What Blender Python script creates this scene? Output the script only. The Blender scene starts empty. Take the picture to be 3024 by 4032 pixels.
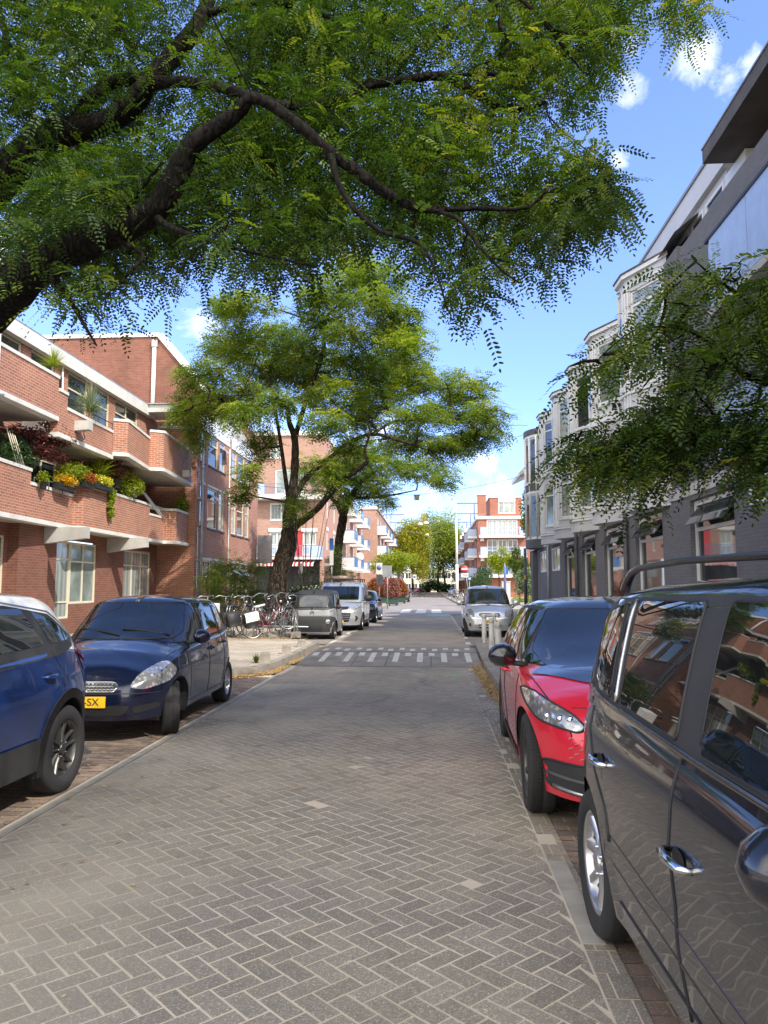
import bpy, math, random
import numpy as np
from mathutils import Vector, Matrix
from mathutils.bvhtree import BVHTree
pi = math.pi
rnd = random.Random(7)
SC = bpy.context.scene
COL = SC.collection

# ---------------------------------------------------------------- camera
FP = 3030.0
PSI, PHI = math.radians(3.53), math.radians(5.54)
EYE = 1.6
cam = bpy.data.cameras.new('camera'); camo = bpy.data.objects.new('camera', cam); COL.objects.link(camo)
camo.location = (0, 0, EYE); camo.rotation_euler = (pi/2+PHI, 0, PSI)
cam.sensor_fit = 'VERTICAL'; cam.sensor_height = 36; cam.lens = FP/4032*36
cam.clip_start = .05; cam.clip_end = 2000
SC.camera = camo
_sp, _cp, _sf, _cf = math.sin(PSI), math.cos(PSI), math.sin(PHI), math.cos(PHI)
_F, _R, _U = (-_sp*_cf, _cp*_cf, _sf), (_cp, _sp, 0), (_sp*_sf, -_cp*_sf, _cf)
def ray(u, v):
    a = (u-1512)/FP; b = (2016-v)/FP
    return Vector([_F[i]+a*_R[i]+b*_U[i] for i in range(3)])
def PY(u, v, Y): d = ray(u, v); return Vector((0, 0, EYE))+d*(Y/d.y)
def PX(u, v, X): d = ray(u, v); return Vector((0, 0, EYE))+d*(X/d.x)
def PZ(u, v, Z=0): d = ray(u, v); return Vector((0, 0, EYE))+d*((Z-EYE)/d.z)

# ---------------------------------------------------------------- objects
def tag(o, label=None, cat=None, group=None, kind=None):
    if label: o['label'] = label
    if cat: o['category'] = cat
    if group: o['group'] = group
    if kind: o['kind'] = kind
    return o
def thing(name, label, cat, loc=(0, 0, 0), rz=0, group=None):
    o = bpy.data.objects.new(name, None); COL.objects.link(o)
    o.location = loc; o.rotation_euler = (0, 0, rz); o.empty_display_size = .2
    return tag(o, label, cat, group)
def dup(o, loc=None, rz=None, label=None, scale=None, parent=None):
    c = o.copy(); COL.objects.link(c)
    if parent: c.parent = parent
    if loc is not None: c.location = loc
    if rz is not None: c.rotation_euler = (0, 0, rz)
    if scale is not None: c.scale = (scale,)*3 if not hasattr(scale, '__len__') else scale
    if label: c['label'] = label
    for ch in list(o.children): dup(ch, parent=c)
    return c

class MB:
    """collects faces, builds one mesh with UVs in metres"""
    def __init__(s): s.v = []; s.f = []; s.m = []; s.sm = []
    def add(s, vs, fs, mi=0, smooth=False):
        o = len(s.v); s.v += [tuple(p) for p in vs]
        for f in fs: s.f.append(tuple(i+o for i in f)); s.m.append(mi); s.sm.append(smooth)
        return s
    def quad(s, a, b, c, d, mi=0): return s.add([a, b, c, d], [(0, 1, 2, 3)], mi)
    def box(s, x0, x1, y0, y1, z0, z1, mi=0, M=None):
        v = [(x, y, z) for z in (z0, z1) for y in (y0, y1) for x in (x0, x1)]
        if M is not None: v = [M @ Vector(p) for p in v]
        return s.add(v, [(0, 2, 3, 1), (4, 5, 7, 6), (0, 1, 5, 4), (2, 6, 7, 3), (0, 4, 6, 2), (1, 3, 7, 5)], mi)
    def cbox(s, c, sx, sy, sz, rz=0, mi=0):
        M = Matrix.Translation(c) @ Matrix.Rotation(rz, 4, 'Z')
        return s.box(-sx/2, sx/2, -sy/2, sy/2, -sz/2, sz/2, mi, M)
    def prism(s, poly, z0, z1, mi=0):
        """vertical prism from xy outline (ccw)"""
        n = len(poly); A = sum(poly[i][0]*poly[(i+1) % n][1]-poly[(i+1) % n][0]*poly[i][1] for i in range(n))
        if A < 0: poly = poly[::-1]
        v = [(x, y, z0) for x, y in poly]+[(x, y, z1) for x, y in poly]
        f = [tuple(range(n-1, -1, -1)), tuple(range(n, 2*n))]+[(i, (i+1) % n, n+(i+1) % n, n+i) for i in range(n)]
        return s.add(v, f, mi)
    def tube(s, pts, r, n=8, mi=0, cap=True, smooth=True):
        pts = [Vector(p) for p in pts]; rs = r if hasattr(r, '__len__') else [r]*len(pts)
        v = []; N = len(pts); up = None
        for i, p in enumerate(pts):
            t = (pts[min(i+1, N-1)]-pts[max(i-1, 0)])
            if t.length < 1e-9: t = Vector((0, 0, 1))
            t.normalize()
            if up is None: up = t.orthogonal().normalized()
            else:
                up = up-t*up.dot(t)
                up = up.normalized() if up.length > 1e-6 else t.orthogonal().normalized()
            w = t.cross(up)
            for k in range(n):
                a = 2*pi*k/n; v.append(p+(up*math.cos(a)+w*math.sin(a))*rs[i])
        f = []
        for i in range(N-1):
            for k in range(n): f.append((i*n+k, i*n+(k+1) % n, (i+1)*n+(k+1) % n, (i+1)*n+k))
        if cap: f += [tuple(range(n-1, -1, -1)), tuple((N-1)*n+k for k in range(n))]
        return s.add(v, f, mi, smooth)
    def lathe(s, prof, c=(0, 0, 0), axis='Z', n=24, mi=0, smooth=True, M=None):
        v = []
        for r, h in prof:
            for k in range(n):
                a = 2*pi*k/n; x, y, z = r*math.cos(a), r*math.sin(a), h
                p = (x, y, z) if axis == 'Z' else ((x, z, y) if axis == 'Y' else (z, x, y))
                p = Vector(p)
                if M is not None: p = M @ p
                v.append(p+Vector(c))
        f = []
        for i in range(len(prof)-1):
            for k in range(n):
                q = (i*n+k, i*n+(k+1) % n, (i+1)*n+(k+1) % n, (i+1)*n+k)
                f.append(q if axis != 'Y' else q[::-1])
        return s.add(v, f, mi, smooth)
    def wall(s, axis, c, a0, a1, z0, z1, holes=(), mi=0, depth=.12, side=1, rmi=None):
        """plane at axis=c spanned by a,z with rectangular holes; reveals go 'depth' to the inside (-side)"""
        As = sorted({a0, a1, *[h[0] for h in holes], *[h[1] for h in holes]}); As = [a for a in As if a0 <= a <= a1]
        Zs = sorted({z0, z1, *[h[2] for h in holes], *[h[3] for h in holes]}); Zs = [z for z in Zs if z0 <= z <= z1]
        P = (lambda a, z, d=0: (c-d*side, a, z)) if axis == 'X' else (lambda a, z, d=0: (a, c-d*side, z))
        fl = (side > 0) == (axis == 'X')
        def q(a, b, cc, d, m): s.quad(*((a, b, cc, d) if fl else (d, cc, b, a)), m)
        for i in range(len(As)-1):
            for j in range(len(Zs)-1):
                ac, zc = (As[i]+As[i+1])/2, (Zs[j]+Zs[j+1])/2
                if any(h[0] < ac < h[1] and h[2] < zc < h[3] for h in holes): continue
                q(P(As[i], Zs[j]), P(As[i+1], Zs[j]), P(As[i+1], Zs[j+1]), P(As[i], Zs[j+1]), mi)
        rm = mi if rmi is None else rmi
        for h in holes:
            b0, b1, y0, y1 = h[:4]
            q(P(b0, y0), P(b0, y0, depth), P(b1, y0, depth), P(b1, y0), rm)
            q(P(b0, y1, depth), P(b0, y1), P(b1, y1), P(b1, y1, depth), rm)
            q(P(b0, y0, depth), P(b0, y0), P(b0, y1), P(b0, y1, depth), rm)
            q(P(b1, y0), P(b1, y0, depth), P(b1, y1, depth), P(b1, y1), rm)
        return s
    def build(s, name, mats, parent=None, smooth=None, loc=None):
        me = bpy.data.meshes.new(name)
        V = np.array(s.v, dtype=np.float32).reshape(-1, 3)
        me.from_pydata(s.v, [], s.f)
        if not isinstance(mats, (list, tuple)): mats = [mats]
        for m in mats: me.materials.append(m)
        me.polygons.foreach_set('material_index', s.m)
        me.polygons.foreach_set('use_smooth', [bool(x) if smooth is None else smooth for x in s.sm])
        uv = me.uv_layers.new(name='UVMap')
        nl = len(me.loops); lv = np.empty(nl, np.int32); me.loops.foreach_get('vertex_index', lv)
        npol = len(me.polygons); ls = np.empty(npol, np.int32); lt = np.empty(npol, np.int32)
        me.polygons.foreach_get('loop_start', ls); me.polygons.foreach_get('loop_total', lt)
        nr = np.empty(npol*3, np.float32); me.polygons.foreach_get('normal', nr); nr = nr.reshape(-1, 3)
        N = np.repeat(nr, lt, axis=0); P = V[lv]
        hl = np.hypot(N[:, 0], N[:, 1])+1e-9; tx, ty = -N[:, 1]/hl, N[:, 0]/hl
        flat = np.abs(N[:, 2]) > .8
        U_ = np.where(flat, P[:, 0], P[:, 0]*tx+P[:, 1]*ty); W_ = np.where(flat, P[:, 1], P[:, 2])
        uv.data.foreach_set('uv', np.stack([U_, W_], 1).astype(np.float32).ravel())
        me.update()
        o = bpy.data.objects.new(name, me); COL.objects.link(o)
        if parent is not None: o.parent = parent
        if loc is not None: o.location = loc
        return o
def npmesh(name, V, F4, mats, parent=None, mi=None, smooth=False, col=None):
    """fast quad mesh from numpy arrays"""
    me = bpy.data.meshes.new(name); n = len(F4); k = F4.shape[1]
    me.vertices.add(len(V)); me.vertices.foreach_set('co', V.astype(np.float32).ravel())
    me.loops.add(n*k); me.loops.foreach_set('vertex_index', F4.astype(np.int32).ravel())
    me.polygons.add(n); me.polygons.foreach_set('loop_start', np.arange(0, n*k, k, dtype=np.int32))
    me.polygons.foreach_set('loop_total', np.full(n, k, np.int32))
    if not isinstance(mats, (list, tuple)): mats = [mats]
    for m in mats: me.materials.append(m)
    if mi is not None: me.polygons.foreach_set('material_index', mi.astype(np.int32))
    me.polygons.foreach_set('use_smooth', np.full(n, smooth))
    if col is not None:
        a = me.color_attributes.new('tint', 'FLOAT_COLOR', 'POINT')
        a.data.foreach_set('color', np.concatenate([col, np.ones((len(V), 1))], 1).astype(np.float32).ravel())
    me.update(calc_edges=True)
    o = bpy.data.objects.new(name, me); COL.objects.link(o)
    if parent is not None: o.parent = parent
    return o

# ---------------------------------------------------------------- materials
class NT:
    def __init__(s, name):
        s.m = bpy.data.materials.new(name); s.m.use_nodes = True; s.t = s.m.node_tree; s.n = s.t.nodes; s.l = s.t.links
        s.b = s.n['Principled BSDF']
    def node(s, typ, **kw):
        n = s.n.new(typ)
        for k, v in kw.items():
            if k in ('i',):
                for kk, vv in v.items():
                    if hasattr(vv, 'is_linked') or hasattr(vv, 'links'): s.l.new(vv, n.inputs[kk])
                    else: n.inputs[kk].default_value = vv
            else: setattr(n, k, v)
        return n
    def uv(s): return s.node('ShaderNodeTexCoord').outputs['UV']
    def obj(s): return s.node('ShaderNodeTexCoord').outputs['Object']
    def noise(s, vec, scale, detail=3, rough=.55):
        return s.node('ShaderNodeTexNoise', i={'Vector': vec, 'Scale': scale, 'Detail': detail, 'Roughness': rough}).outputs['Fac']
    def ramp(s, fac, stops):
        r = s.node('ShaderNodeValToRGB', i={'Fac': fac}); e = r.color_ramp.elements
        while len(e) < len(stops): e.new(.5)
        for k, (p, c) in enumerate(stops): e[k].position = p; e[k].color = (*(c if hasattr(c, '__len__') else (c, c, c)), 1)
        return r.outputs['Color']
    def mix(s, fac, a, b, mode='MIX'):
        n = s.node('ShaderNodeMix', data_type='RGBA', blend_type=mode); I = n.inputs
        for idx, v in ((0, fac), (6, a), (7, b)):
            if hasattr(v, 'links'): s.l.new(v, I[idx])
            else: I[idx].default_value = v if idx == 0 else (*v, 1)
        return n.outputs[2]
    def bump(s, h, strength=.3, dist=.01):
        n = s.node('ShaderNodeBump', i={'Height': h, 'Strength': strength, 'Distance': dist}); s.l.new(n.outputs[0], s.b.inputs['Normal'])
    def set(s, **kw):
        for k, v in kw.items():
            k = k.replace('_', ' ')
            if hasattr(v, 'links'): s.l.new(v, s.b.inputs[k])
            elif k.endswith('Color') and len(v) == 3: s.b.inputs[k].default_value = (*v, 1)
            else: s.b.inputs[k].default_value = v
        return s.m

def plain(name, c, rough=.6, metal=0, var=.12, scale=3.0, coat=0, bump=0, bscale=60):
    t = NT(name); o = t.obj(); n = t.noise(o, scale, 4)
    a = tuple(x*(1-var) for x in c); b = tuple(min(1, x*(1+var)) for x in c)
    t.set(Base_Color=t.ramp(n, [(.3, a), (.7, b)]), Roughness=rough, Metallic=metal)
    if coat: t.set(Coat_Weight=coat, Coat_Roughness=.03)
    if bump: t.bump(t.noise(o, bscale, 3), bump, .005)
    return t.m
def brick(name, c1, c2, mortar, bw=.22, bh=.065, ms=.011, var=.35, bump=.35, stain=.25):
    t = NT(name); uv = t.uv()
    b = t.node('ShaderNodeTexBrick', offset=.5, i={'Vector': uv, 'Color1': (*c1, 1), 'Color2': (*c2, 1), 'Mortar': (*mortar, 1), 'Scale': 1.0,
        'Mortar Size': ms*.5, 'Mortar Smooth': .15, 'Bias': -.1, 'Brick Width': bw, 'Row Height': bh})
    n1 = t.noise(uv, .9, 5); n2 = t.noise(uv, 45, 3)
    c = t.mix(stain, b.outputs['Color'], t.ramp(n1, [(.3, .35), (.65, 1.0)]), 'MULTIPLY')
    c = t.mix(var, c, t.ramp(n2, [(.25, .45), (.75, 1.25)]), 'MULTIPLY')
    t.set(Base_Color=c, Roughness=.88)
    h = t.node('ShaderNodeMath', operation='SUBTRACT', i={0: t.node('ShaderNodeMath', operation='MULTIPLY', i={0: n2, 1: .3}).outputs[0], 1: b.outputs['Fac']})
    t.bump(h.outputs[0], bump, .006); return t.m
def glass(name, c=(.02, .025, .03), rough=.03, var=.0, spec=.8, wav=.12):
    t = NT(name); o = t.obj()
    t.set(Base_Color=t.ramp(t.noise(o, 1.2, 3), [(.35, tuple(x*.6 for x in c)), (.7, tuple(x*1.5 for x in c))]), Roughness=rough, IOR=1.55)
    t.b.inputs['Specular IOR Level'].default_value = spec
    t.bump(t.noise(o, .8, 1), wav, .02); return t.m

M = {}
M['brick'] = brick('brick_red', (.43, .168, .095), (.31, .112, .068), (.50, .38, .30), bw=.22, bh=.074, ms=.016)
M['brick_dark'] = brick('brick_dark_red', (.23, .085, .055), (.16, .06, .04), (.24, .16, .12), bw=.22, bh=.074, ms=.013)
M['brick_gable'] = brick('brick_gable', (.25, .095, .065), (.18, .068, .048), (.27, .17, .13), bh=.074, stain=.5)
M['brick_far'] = brick('brick_brown', (.40, .23, .17), (.30, .16, .12), (.42, .33, .28), bw=.22, bh=.07, ms=.012, bump=.1)
M['brick_pink'] = brick('brick_pink', (.44, .24, .175), (.38, .2, .145), (.44, .31, .25), bump=.1)
M['brick_rfar'] = brick('brick_right_far', (.34, .13, .085), (.27, .095, .06), (.36, .2, .15), bump=.1)
M['brick_grey'] = brick('brick_painted_grey', (.155, .152, .16), (.135, .132, .14), (.105, .103, .11), bw=.22, bh=.07, ms=.01, var=.2, stain=.15)
M['conc'] = plain('concrete_pale', (.62, .61, .57), .8, var=.12, scale=1.5, bump=.1)
M['conc_grey'] = plain('concrete_grey', (.42, .41, .38), .85, var=.2, scale=1.2, bump=.2)
M['soffit'] = plain('soffit_render', (.42, .37, .31), .85, var=.1)
M['white'] = plain('white_paint', (.66, .66, .64), .5, var=.05)
M['cream'] = plain('cream_frame', (.66, .60, .45), .5, var=.08)
M['greyw'] = plain('grey_white_panel', (.50, .505, .52), .55, var=.06, scale=1)
M['greyw2'] = plain('frame_light_grey', (.66, .665, .67), .5, var=.05)
M['dgrey'] = plain('dark_grey_paint', (.07, .07, .075), .6, var=.2)
M['zinc'] = plain('zinc', (.30, .31, .33), .45, .4, var=.15)
M['black'] = plain('black_plastic', (.018, .018, .02), .55, var=.3)
M['rubber'] = plain('rubber', (.02, .02, .021), .85, var=.3, bump=.2, bscale=90)
M['chrome'] = plain('chrome', (.75, .76, .78), .12, 1, var=.03)
M['steel'] = plain('galvanised_steel', (.42, .43, .44), .4, .8, var=.15)
M['blueglass'] = plain('blue_balcony_panel', (.12, .27, .55), .2, var=.1)
M['paleblue'] = plain('pale_blue_panel', (.33, .42, .58), .25, var=.08)
M['blue'] = plain('blue_paint', (.03, .12, .42), .4, var=.1)
M['bluesteel'] = plain('blue_grey_steel', (.13, .18, .33), .45, var=.1)
M['red'] = plain('red_paint', (.55, .03, .04), .4, var=.06)
M['glass'] = glass('window_glass', (.035, .042, .045))
M['glass_b'] = glass('window_glass_pale', (.20, .24, .23), .06)
M['curtain'] = None
def curtain():
    t = NT('net_curtain_glass'); o = t.uv()
    w = t.node('ShaderNodeTexWave', wave_type='BANDS', bands_direction='X', i={'Vector': o, 'Scale': 1.1, 'Distortion': 2.5, 'Detail': 3}).outputs['Fac']
    t.set(Base_Color=t.ramp(w, [(0, (.20, .235, .225)), (1, (.34, .37, .355))]), Roughness=.08, Coat_Weight=.6); return t.m
M['curtain'] = curtain()
M['bark'] = None
def bark(k=1.0):
    t = NT('furrowed_bark'); o = t.obj()
    mp = t.node('ShaderNodeMapping', i={'Vector': o, 'Scale': (6, 6, 1.3)})
    v = t.node('ShaderNodeTexVoronoi', feature='DISTANCE_TO_EDGE', i={'Vector': t.node('ShaderNodeVectorMath', operation='ADD', i={0: mp.outputs[0], 1: t.node('ShaderNodeTexNoise', i={'Vector': o, 'Scale': 3}).outputs['Color']}).outputs[0], 'Scale': 2.2}).outputs['Distance']
    n = t.noise(o, 25, 5)
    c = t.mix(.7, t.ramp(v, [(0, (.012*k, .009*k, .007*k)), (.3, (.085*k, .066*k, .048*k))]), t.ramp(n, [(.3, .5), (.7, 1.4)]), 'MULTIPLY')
    t.set(Base_Color=c, Roughness=.95); t.b.inputs['Specular IOR Level'].default_value = .2; t.bump(t.node('ShaderNodeMath', operation='ADD', i={0: v, 1: t.node('ShaderNodeMath', operation='MULTIPLY', i={0: n, 1: .25}).outputs[0]}).outputs[0], .9, .06); return t.m
M['bark'] = bark()
M['bark_shaded'] = bark(.14)  # backlit shade of the near limbs put into the bark colour
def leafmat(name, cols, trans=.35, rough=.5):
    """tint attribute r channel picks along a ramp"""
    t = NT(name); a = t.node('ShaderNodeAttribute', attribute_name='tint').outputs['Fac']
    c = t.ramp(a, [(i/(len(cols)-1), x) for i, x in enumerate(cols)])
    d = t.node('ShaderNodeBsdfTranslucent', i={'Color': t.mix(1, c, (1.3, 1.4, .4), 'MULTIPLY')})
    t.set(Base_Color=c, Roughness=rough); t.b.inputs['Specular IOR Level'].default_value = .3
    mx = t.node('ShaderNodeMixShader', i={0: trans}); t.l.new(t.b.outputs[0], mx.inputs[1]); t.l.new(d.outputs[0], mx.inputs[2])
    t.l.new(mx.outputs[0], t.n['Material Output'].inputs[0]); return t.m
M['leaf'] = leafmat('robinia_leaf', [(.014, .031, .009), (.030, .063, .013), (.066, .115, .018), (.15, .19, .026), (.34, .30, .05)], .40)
M['leaf_y'] = leafmat('robinia_leaf_light', [(.065, .115, .022), (.125, .185, .03), (.20, .26, .04), (.31, .34, .05), (.44, .37, .07)], .48)
M['leaf_far'] = leafmat('plane_leaf', [(.08, .13, .02), (.17, .23, .03), (.29, .35, .05), (.42, .42, .07)], .4)
M['leaf_gold'] = leafmat('gold_leaf', [(.17, .19, .02), (.32, .32, .035), (.48, .41, .05)], .4)
M['leaf_dark'] = leafmat('dark_leaf', [(.012, .035, .012), (.03, .07, .02), (.06, .11, .03)], .25)
M['leaf_grey'] = leafmat('silver_leaf', [(.06, .10, .04), (.16, .22, .12), (.34, .38, .28)], .25)
M['leaf_red'] = leafmat('purple_leaf', [(.05, .012, .015), (.12, .03, .035), (.2, .07, .06)], .3)
M['leaf_lime'] = leafmat('lime_leaf', [(.10, .15, .01), (.24, .30, .02), (.40, .42, .04)], .4)
M['flower_or'] = leafmat('orange_petal', [(.7, .25, .01), (.85, .4, .02), (.9, .6, .05)], .3)
M['flower_ye'] = leafmat('yellow_petal', [(.6, .5, .02), (.85, .75, .05), (.8, .7, .3)], .3)
M['flower_re'] = leafmat('red_petal', [(.16, .01, .015), (.38, .03, .025), (.5, .10, .06), (.3, .08, .12)], .3)
M['flower_pk'] = leafmat('pink_petal', [(.16, .01, .03), (.36, .03, .08), (.5, .16, .22), (.6, .38, .4)], .3)
M['litter'] = leafmat('fallen_leaf', [(.26, .15, .06), (.46, .29, .11), (.60, .45, .22)], .1, .8)
# ---------------------------------------------------------------- world, sun
W = bpy.data.worlds.new('World'); SC.world = W; W.use_nodes = True
wt = W.node_tree; wn = wt.nodes; wl = wt.links
for n in list(wn): wn.remove(n)
SUN_DIR = Vector((.67, -.60, .835)).normalized()      # towards the sun
sel = math.asin(SUN_DIR.z); saz = math.atan2(SUN_DIR.x, SUN_DIR.y)
sky = wn.new('ShaderNodeTexSky'); sky.sky_type = 'NISHITA'; sky.sun_disc = False
sky.sun_elevation = sel; sky.sun_rotation = saz; sky.altitude = 0; sky.air_density = 1.0; sky.dust_density = .15; sky.ozone_density = 2.5
tc = wn.new('ShaderNodeTexCoord')
def wnode(t, **k):
    n = wn.new(t)
    for a, b in k.items():
        if a == 'i':
            for kk, vv in b.items():
                if hasattr(vv, 'links'): wl.new(vv, n.inputs[kk])
                else: n.inputs[kk].default_value = vv
        else: setattr(n, a, b)
    return n
# clouds: noise over the direction, kept to the parts of the sky that carry cloud
def cloud_mask(u, v, rad, soft):
    d = ray(u, v).normalized()
    dist = wnode('ShaderNodeVectorMath', operation='DISTANCE', i={0: tc.outputs['Generated'], 1: tuple(d)}).outputs['Value']
    return wnode('ShaderNodeMapRange', i={0: dist, 1: rad+soft, 2: rad*.35, 3: 0.0, 4: 1.0}).outputs[0]
masks = [cloud_mask(*a) for a in [(2730, 250, .035, .035), (2480, 340, .035, .03), (2860, 330, .02, .035), (2490, 170, .02, .03), (2990, 260, .03, .03), (1860, 1820, .055, .05), (1960, 1960, .05, .05), (1720, 1900, .03, .05), (1450, 1730, .06, .06), (800, 1290, .03, .05), (2440, 640, .01, .03), (1200, 250, .06, .08), (300, 180, .03, .1), (1030, 1750, .08, .05),
        (3600, 1600, .2, .3), (-900, 900, .2, .3)]]
acc = masks[0]
for m_ in masks[1:]: acc = wnode('ShaderNodeMath', operation='MAXIMUM', i={0: acc, 1: m_}).outputs[0]
n1 = wnode('ShaderNodeTexNoise', i={'Vector': tc.outputs['Generated'], 'Scale': 17.0, 'Detail': 10.0, 'Roughness': .64, 'Distortion': .6}).outputs['Fac']
s_ = wnode('ShaderNodeMath', operation='ADD', i={0: n1, 1: wnode('ShaderNodeMath', operation='MULTIPLY_ADD', i={0: acc, 1: .62, 2: -.62}).outputs[0]}).outputs[0]
cl = wnode('ShaderNodeMapRange', i={0: s_, 1: .38, 2: .80, 3: 0.0, 4: .95}).outputs[0]
# low haze of thin cloud near the horizon
sep = wnode('ShaderNodeSeparateXYZ', i={0: tc.outputs['Generated']})
low = wnode('ShaderNodeMapRange', i={0: sep.outputs[2], 1: .0, 2: .26, 3: .06, 4: 0.0}).outputs[0]
n2 = wnode('ShaderNodeTexNoise', i={'Vector': wnode('ShaderNodeMapping', i={'Vector': tc.outputs['Generated'], 'Scale': (1, 1, 4)}).outputs[0], 'Scale': 5.0, 'Detail': 6.0}).outputs['Fac']
low2 = wnode('ShaderNodeMath', operation='MULTIPLY', i={0: low, 1: wnode('ShaderNodeMapRange', i={0: n2, 1: .3, 2: .6, 3: .5, 4: 1.3}).outputs[0]}).outputs[0]
back = wnode('ShaderNodeMapRange', i={0: sep.outputs[1], 1: .0, 2: -.32, 3: 0.0, 4: 1.0}).outputs[0]  # unseen bright cloud behind the camera, added as warm fill light
n3 = wnode('ShaderNodeTexNoise', i={'Vector': tc.outputs['Generated'], 'Scale': 3.2, 'Detail': 8.0, 'Roughness': .6}).outputs['Fac']
fill_cloud = wnode('ShaderNodeMath', operation='MULTIPLY', i={0: back, 1: wnode('ShaderNodeMapRange', i={0: n3, 1: .36, 2: .52, 3: .35, 4: .95}).outputs[0]}).outputs[0]
cf = wnode('ShaderNodeMath', operation='MAXIMUM', i={0: wnode('ShaderNodeMath', operation='MAXIMUM', i={0: cl, 1: low2}).outputs[0], 1: fill_cloud}, use_clamp=True).outputs[0]
tint = wnode('ShaderNodeMix', data_type='RGBA', blend_type='MULTIPLY', i={0: 1.0, 6: sky.outputs[0], 7: (.86, .87, 1.10, 1)})
gr_ = wnode('ShaderNodeMapRange', i={0: sep.outputs[2], 1: .0, 2: .42, 3: 1.0, 4: 0.0}).outputs[0]
tint2 = wnode('ShaderNodeMix', data_type='RGBA', blend_type='MULTIPLY', i={0: gr_, 6: tint.outputs[2], 7: (.62, .74, .90, 1)})
mixc = wnode('ShaderNodeMix', data_type='RGBA', i={0: cf, 6: tint2.outputs[2], 7: (5.6, 5.7, 5.8, 1)})
mixb = wnode('ShaderNodeMix', data_type='RGBA', i={0: fill_cloud, 6: mixc.outputs[2], 7: (9.6, 9.1, 8.4, 1)})
bg = wnode('ShaderNodeBackground', i={'Color': mixb.outputs[2], 'Strength': .15})
wo = wn.new('ShaderNodeOutputWorld'); wl.new(bg.outputs[0], wo.inputs[0])
sd = bpy.data.lights.new('sun', 'SUN'); sd.energy = 2.35; sd.angle = math.radians(.5); sd.color = (1, .94, .85)
so = bpy.data.objects.new('sun', sd); COL.objects.link(so); so.rotation_euler = (-SUN_DIR).to_track_quat('-Z', 'Y').to_euler()
SC.view_settings.view_transform = 'Standard'; SC.view_settings.look = 'None'; SC.view_settings.gamma = 1; SC.view_settings.exposure = 1.28

# ---------------------------------------------------------------- ground
def paver_mat(name, cols, joint=False, scale=1.0):
    t = NT(name); o = t.obj(); a = t.node('ShaderNodeAttribute', attribute_name='tint').outputs['Fac']
    c = t.ramp(a, [(i/(len(cols)-1), x) for i, x in enumerate(cols)])
    n = t.noise(o, 120*scale, 4, .85)
    c = t.mix(.8, c, t.ramp(n, [(.30, .15), (.42, .80), (.58, 1.12), (.65, 3.4)]), 'MULTIPLY')
    big = t.noise(o, .55, 4); c = t.mix(.7, c, t.ramp(big, [(.35, (.74, .74, .77)), (.65, (1.22, 1.17, 1.07))]), 'MULTIPLY')
    st = t.noise(t.node('ShaderNodeMapping', i={'Vector': o, 'Scale': (1.6, .5, 1)}).outputs[0], 1.3, 5, .6); c = t.mix(.8, c, t.ramp(st, [(.30, (.62, .62, .64)), (.40, (1, 1, 1)), (.62, (1, 1, 1)), (.72, (1.25, 1.2, 1.1))]), 'MULTIPLY')
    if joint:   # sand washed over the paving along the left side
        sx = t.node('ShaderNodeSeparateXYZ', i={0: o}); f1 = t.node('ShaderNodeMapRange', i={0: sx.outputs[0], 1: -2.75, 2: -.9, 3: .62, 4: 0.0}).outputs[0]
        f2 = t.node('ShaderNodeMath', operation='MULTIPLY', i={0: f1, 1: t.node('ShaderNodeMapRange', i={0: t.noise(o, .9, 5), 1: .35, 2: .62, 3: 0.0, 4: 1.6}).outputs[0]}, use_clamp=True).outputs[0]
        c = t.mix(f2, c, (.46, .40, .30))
    t.set(Base_Color=c, Roughness=.82); t.bump(n, .35, .004); return t.m
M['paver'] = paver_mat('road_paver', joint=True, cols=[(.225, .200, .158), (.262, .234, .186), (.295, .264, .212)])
M['paver_dk'] = paver_mat('parking_paver', [(.14, .11, .09), (.19, .15, .12), (.24, .17, .13)])
def sandmat():
    t = NT('sand_joint'); o = t.obj(); big = t.noise(o, .6, 3)
    t.set(Base_Color=t.mix(t.ramp(big, [(.42, 0.0), (.6, 1.0)]), (.58, .50, .38), (.46, .395, .30)), Roughness=.95); return t.m
M['joint'] = sandmat()
def tilemat(name, c, jc, w, h, var=.25):
    t = NT(name); uv = t.uv()
    b = t.node('ShaderNodeTexBrick', offset=.5, i={'Vector': uv, 'Color1': (*[x*(1-var/2) for x in c], 1), 'Color2': (*[x*(1+var/2) for x in c], 1), 'Mortar': (*jc, 1), 'Scale': 1.0, 'Mortar Size': .006, 'Mortar Smooth': .2, 'Brick Width': w, 'Row Height': h})
    n = t.noise(uv, 1.1, 5); n2 = t.noise(uv, 90, 3, .7)
    cc = t.mix(.55, b.outputs['Color'], t.ramp(n, [(.3, .55), (.7, 1.25)]), 'MULTIPLY'); cc = t.mix(.5, cc, t.ramp(n2, [(.3, .6), (.7, 1.4)]), 'MULTIPLY')
    t.set(Base_Color=cc, Roughness=.88); t.bump(b.outputs['Fac'], -.4, .004) if False else None; return t.m
M['slab'] = tilemat('pavement_slab', (.40, .345, .27), (.2, .17, .14), .3, .3)
M['slab_g'] = tilemat('pavement_slab_grey', (.29, .27, .23), (.14, .13, .11), .3, .3)
M['farroad'] = tilemat('far_road_paver', (.255, .235, .215), (.2, .17, .16), .2, .1, .15)
M['midroad'] = tilemat('mid_road_paver', (.28, .24, .195), (.34, .29, .235), .21, .07, .3)
M['asph'] = plain('asphalt_grey', (.21, .19, .165), .9, var=.25, scale=2.5, bump=.3, bscale=160)
M['kerb'] = plain('kerb_stone', (.25, .225, .19), .85, var=.3, scale=4, bump=.3)
M['kerbpale'] = plain('pale_kerb_stone', (.34, .315, .265), .85, var=.18, scale=5, bump=.2)
M['mark'] = plain('road_marking', (.50, .48, .43), .7, var=.35, scale=14)
M['greenmark'] = plain('green_marking', (.18, .42, .30), .7, var=.15)
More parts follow.
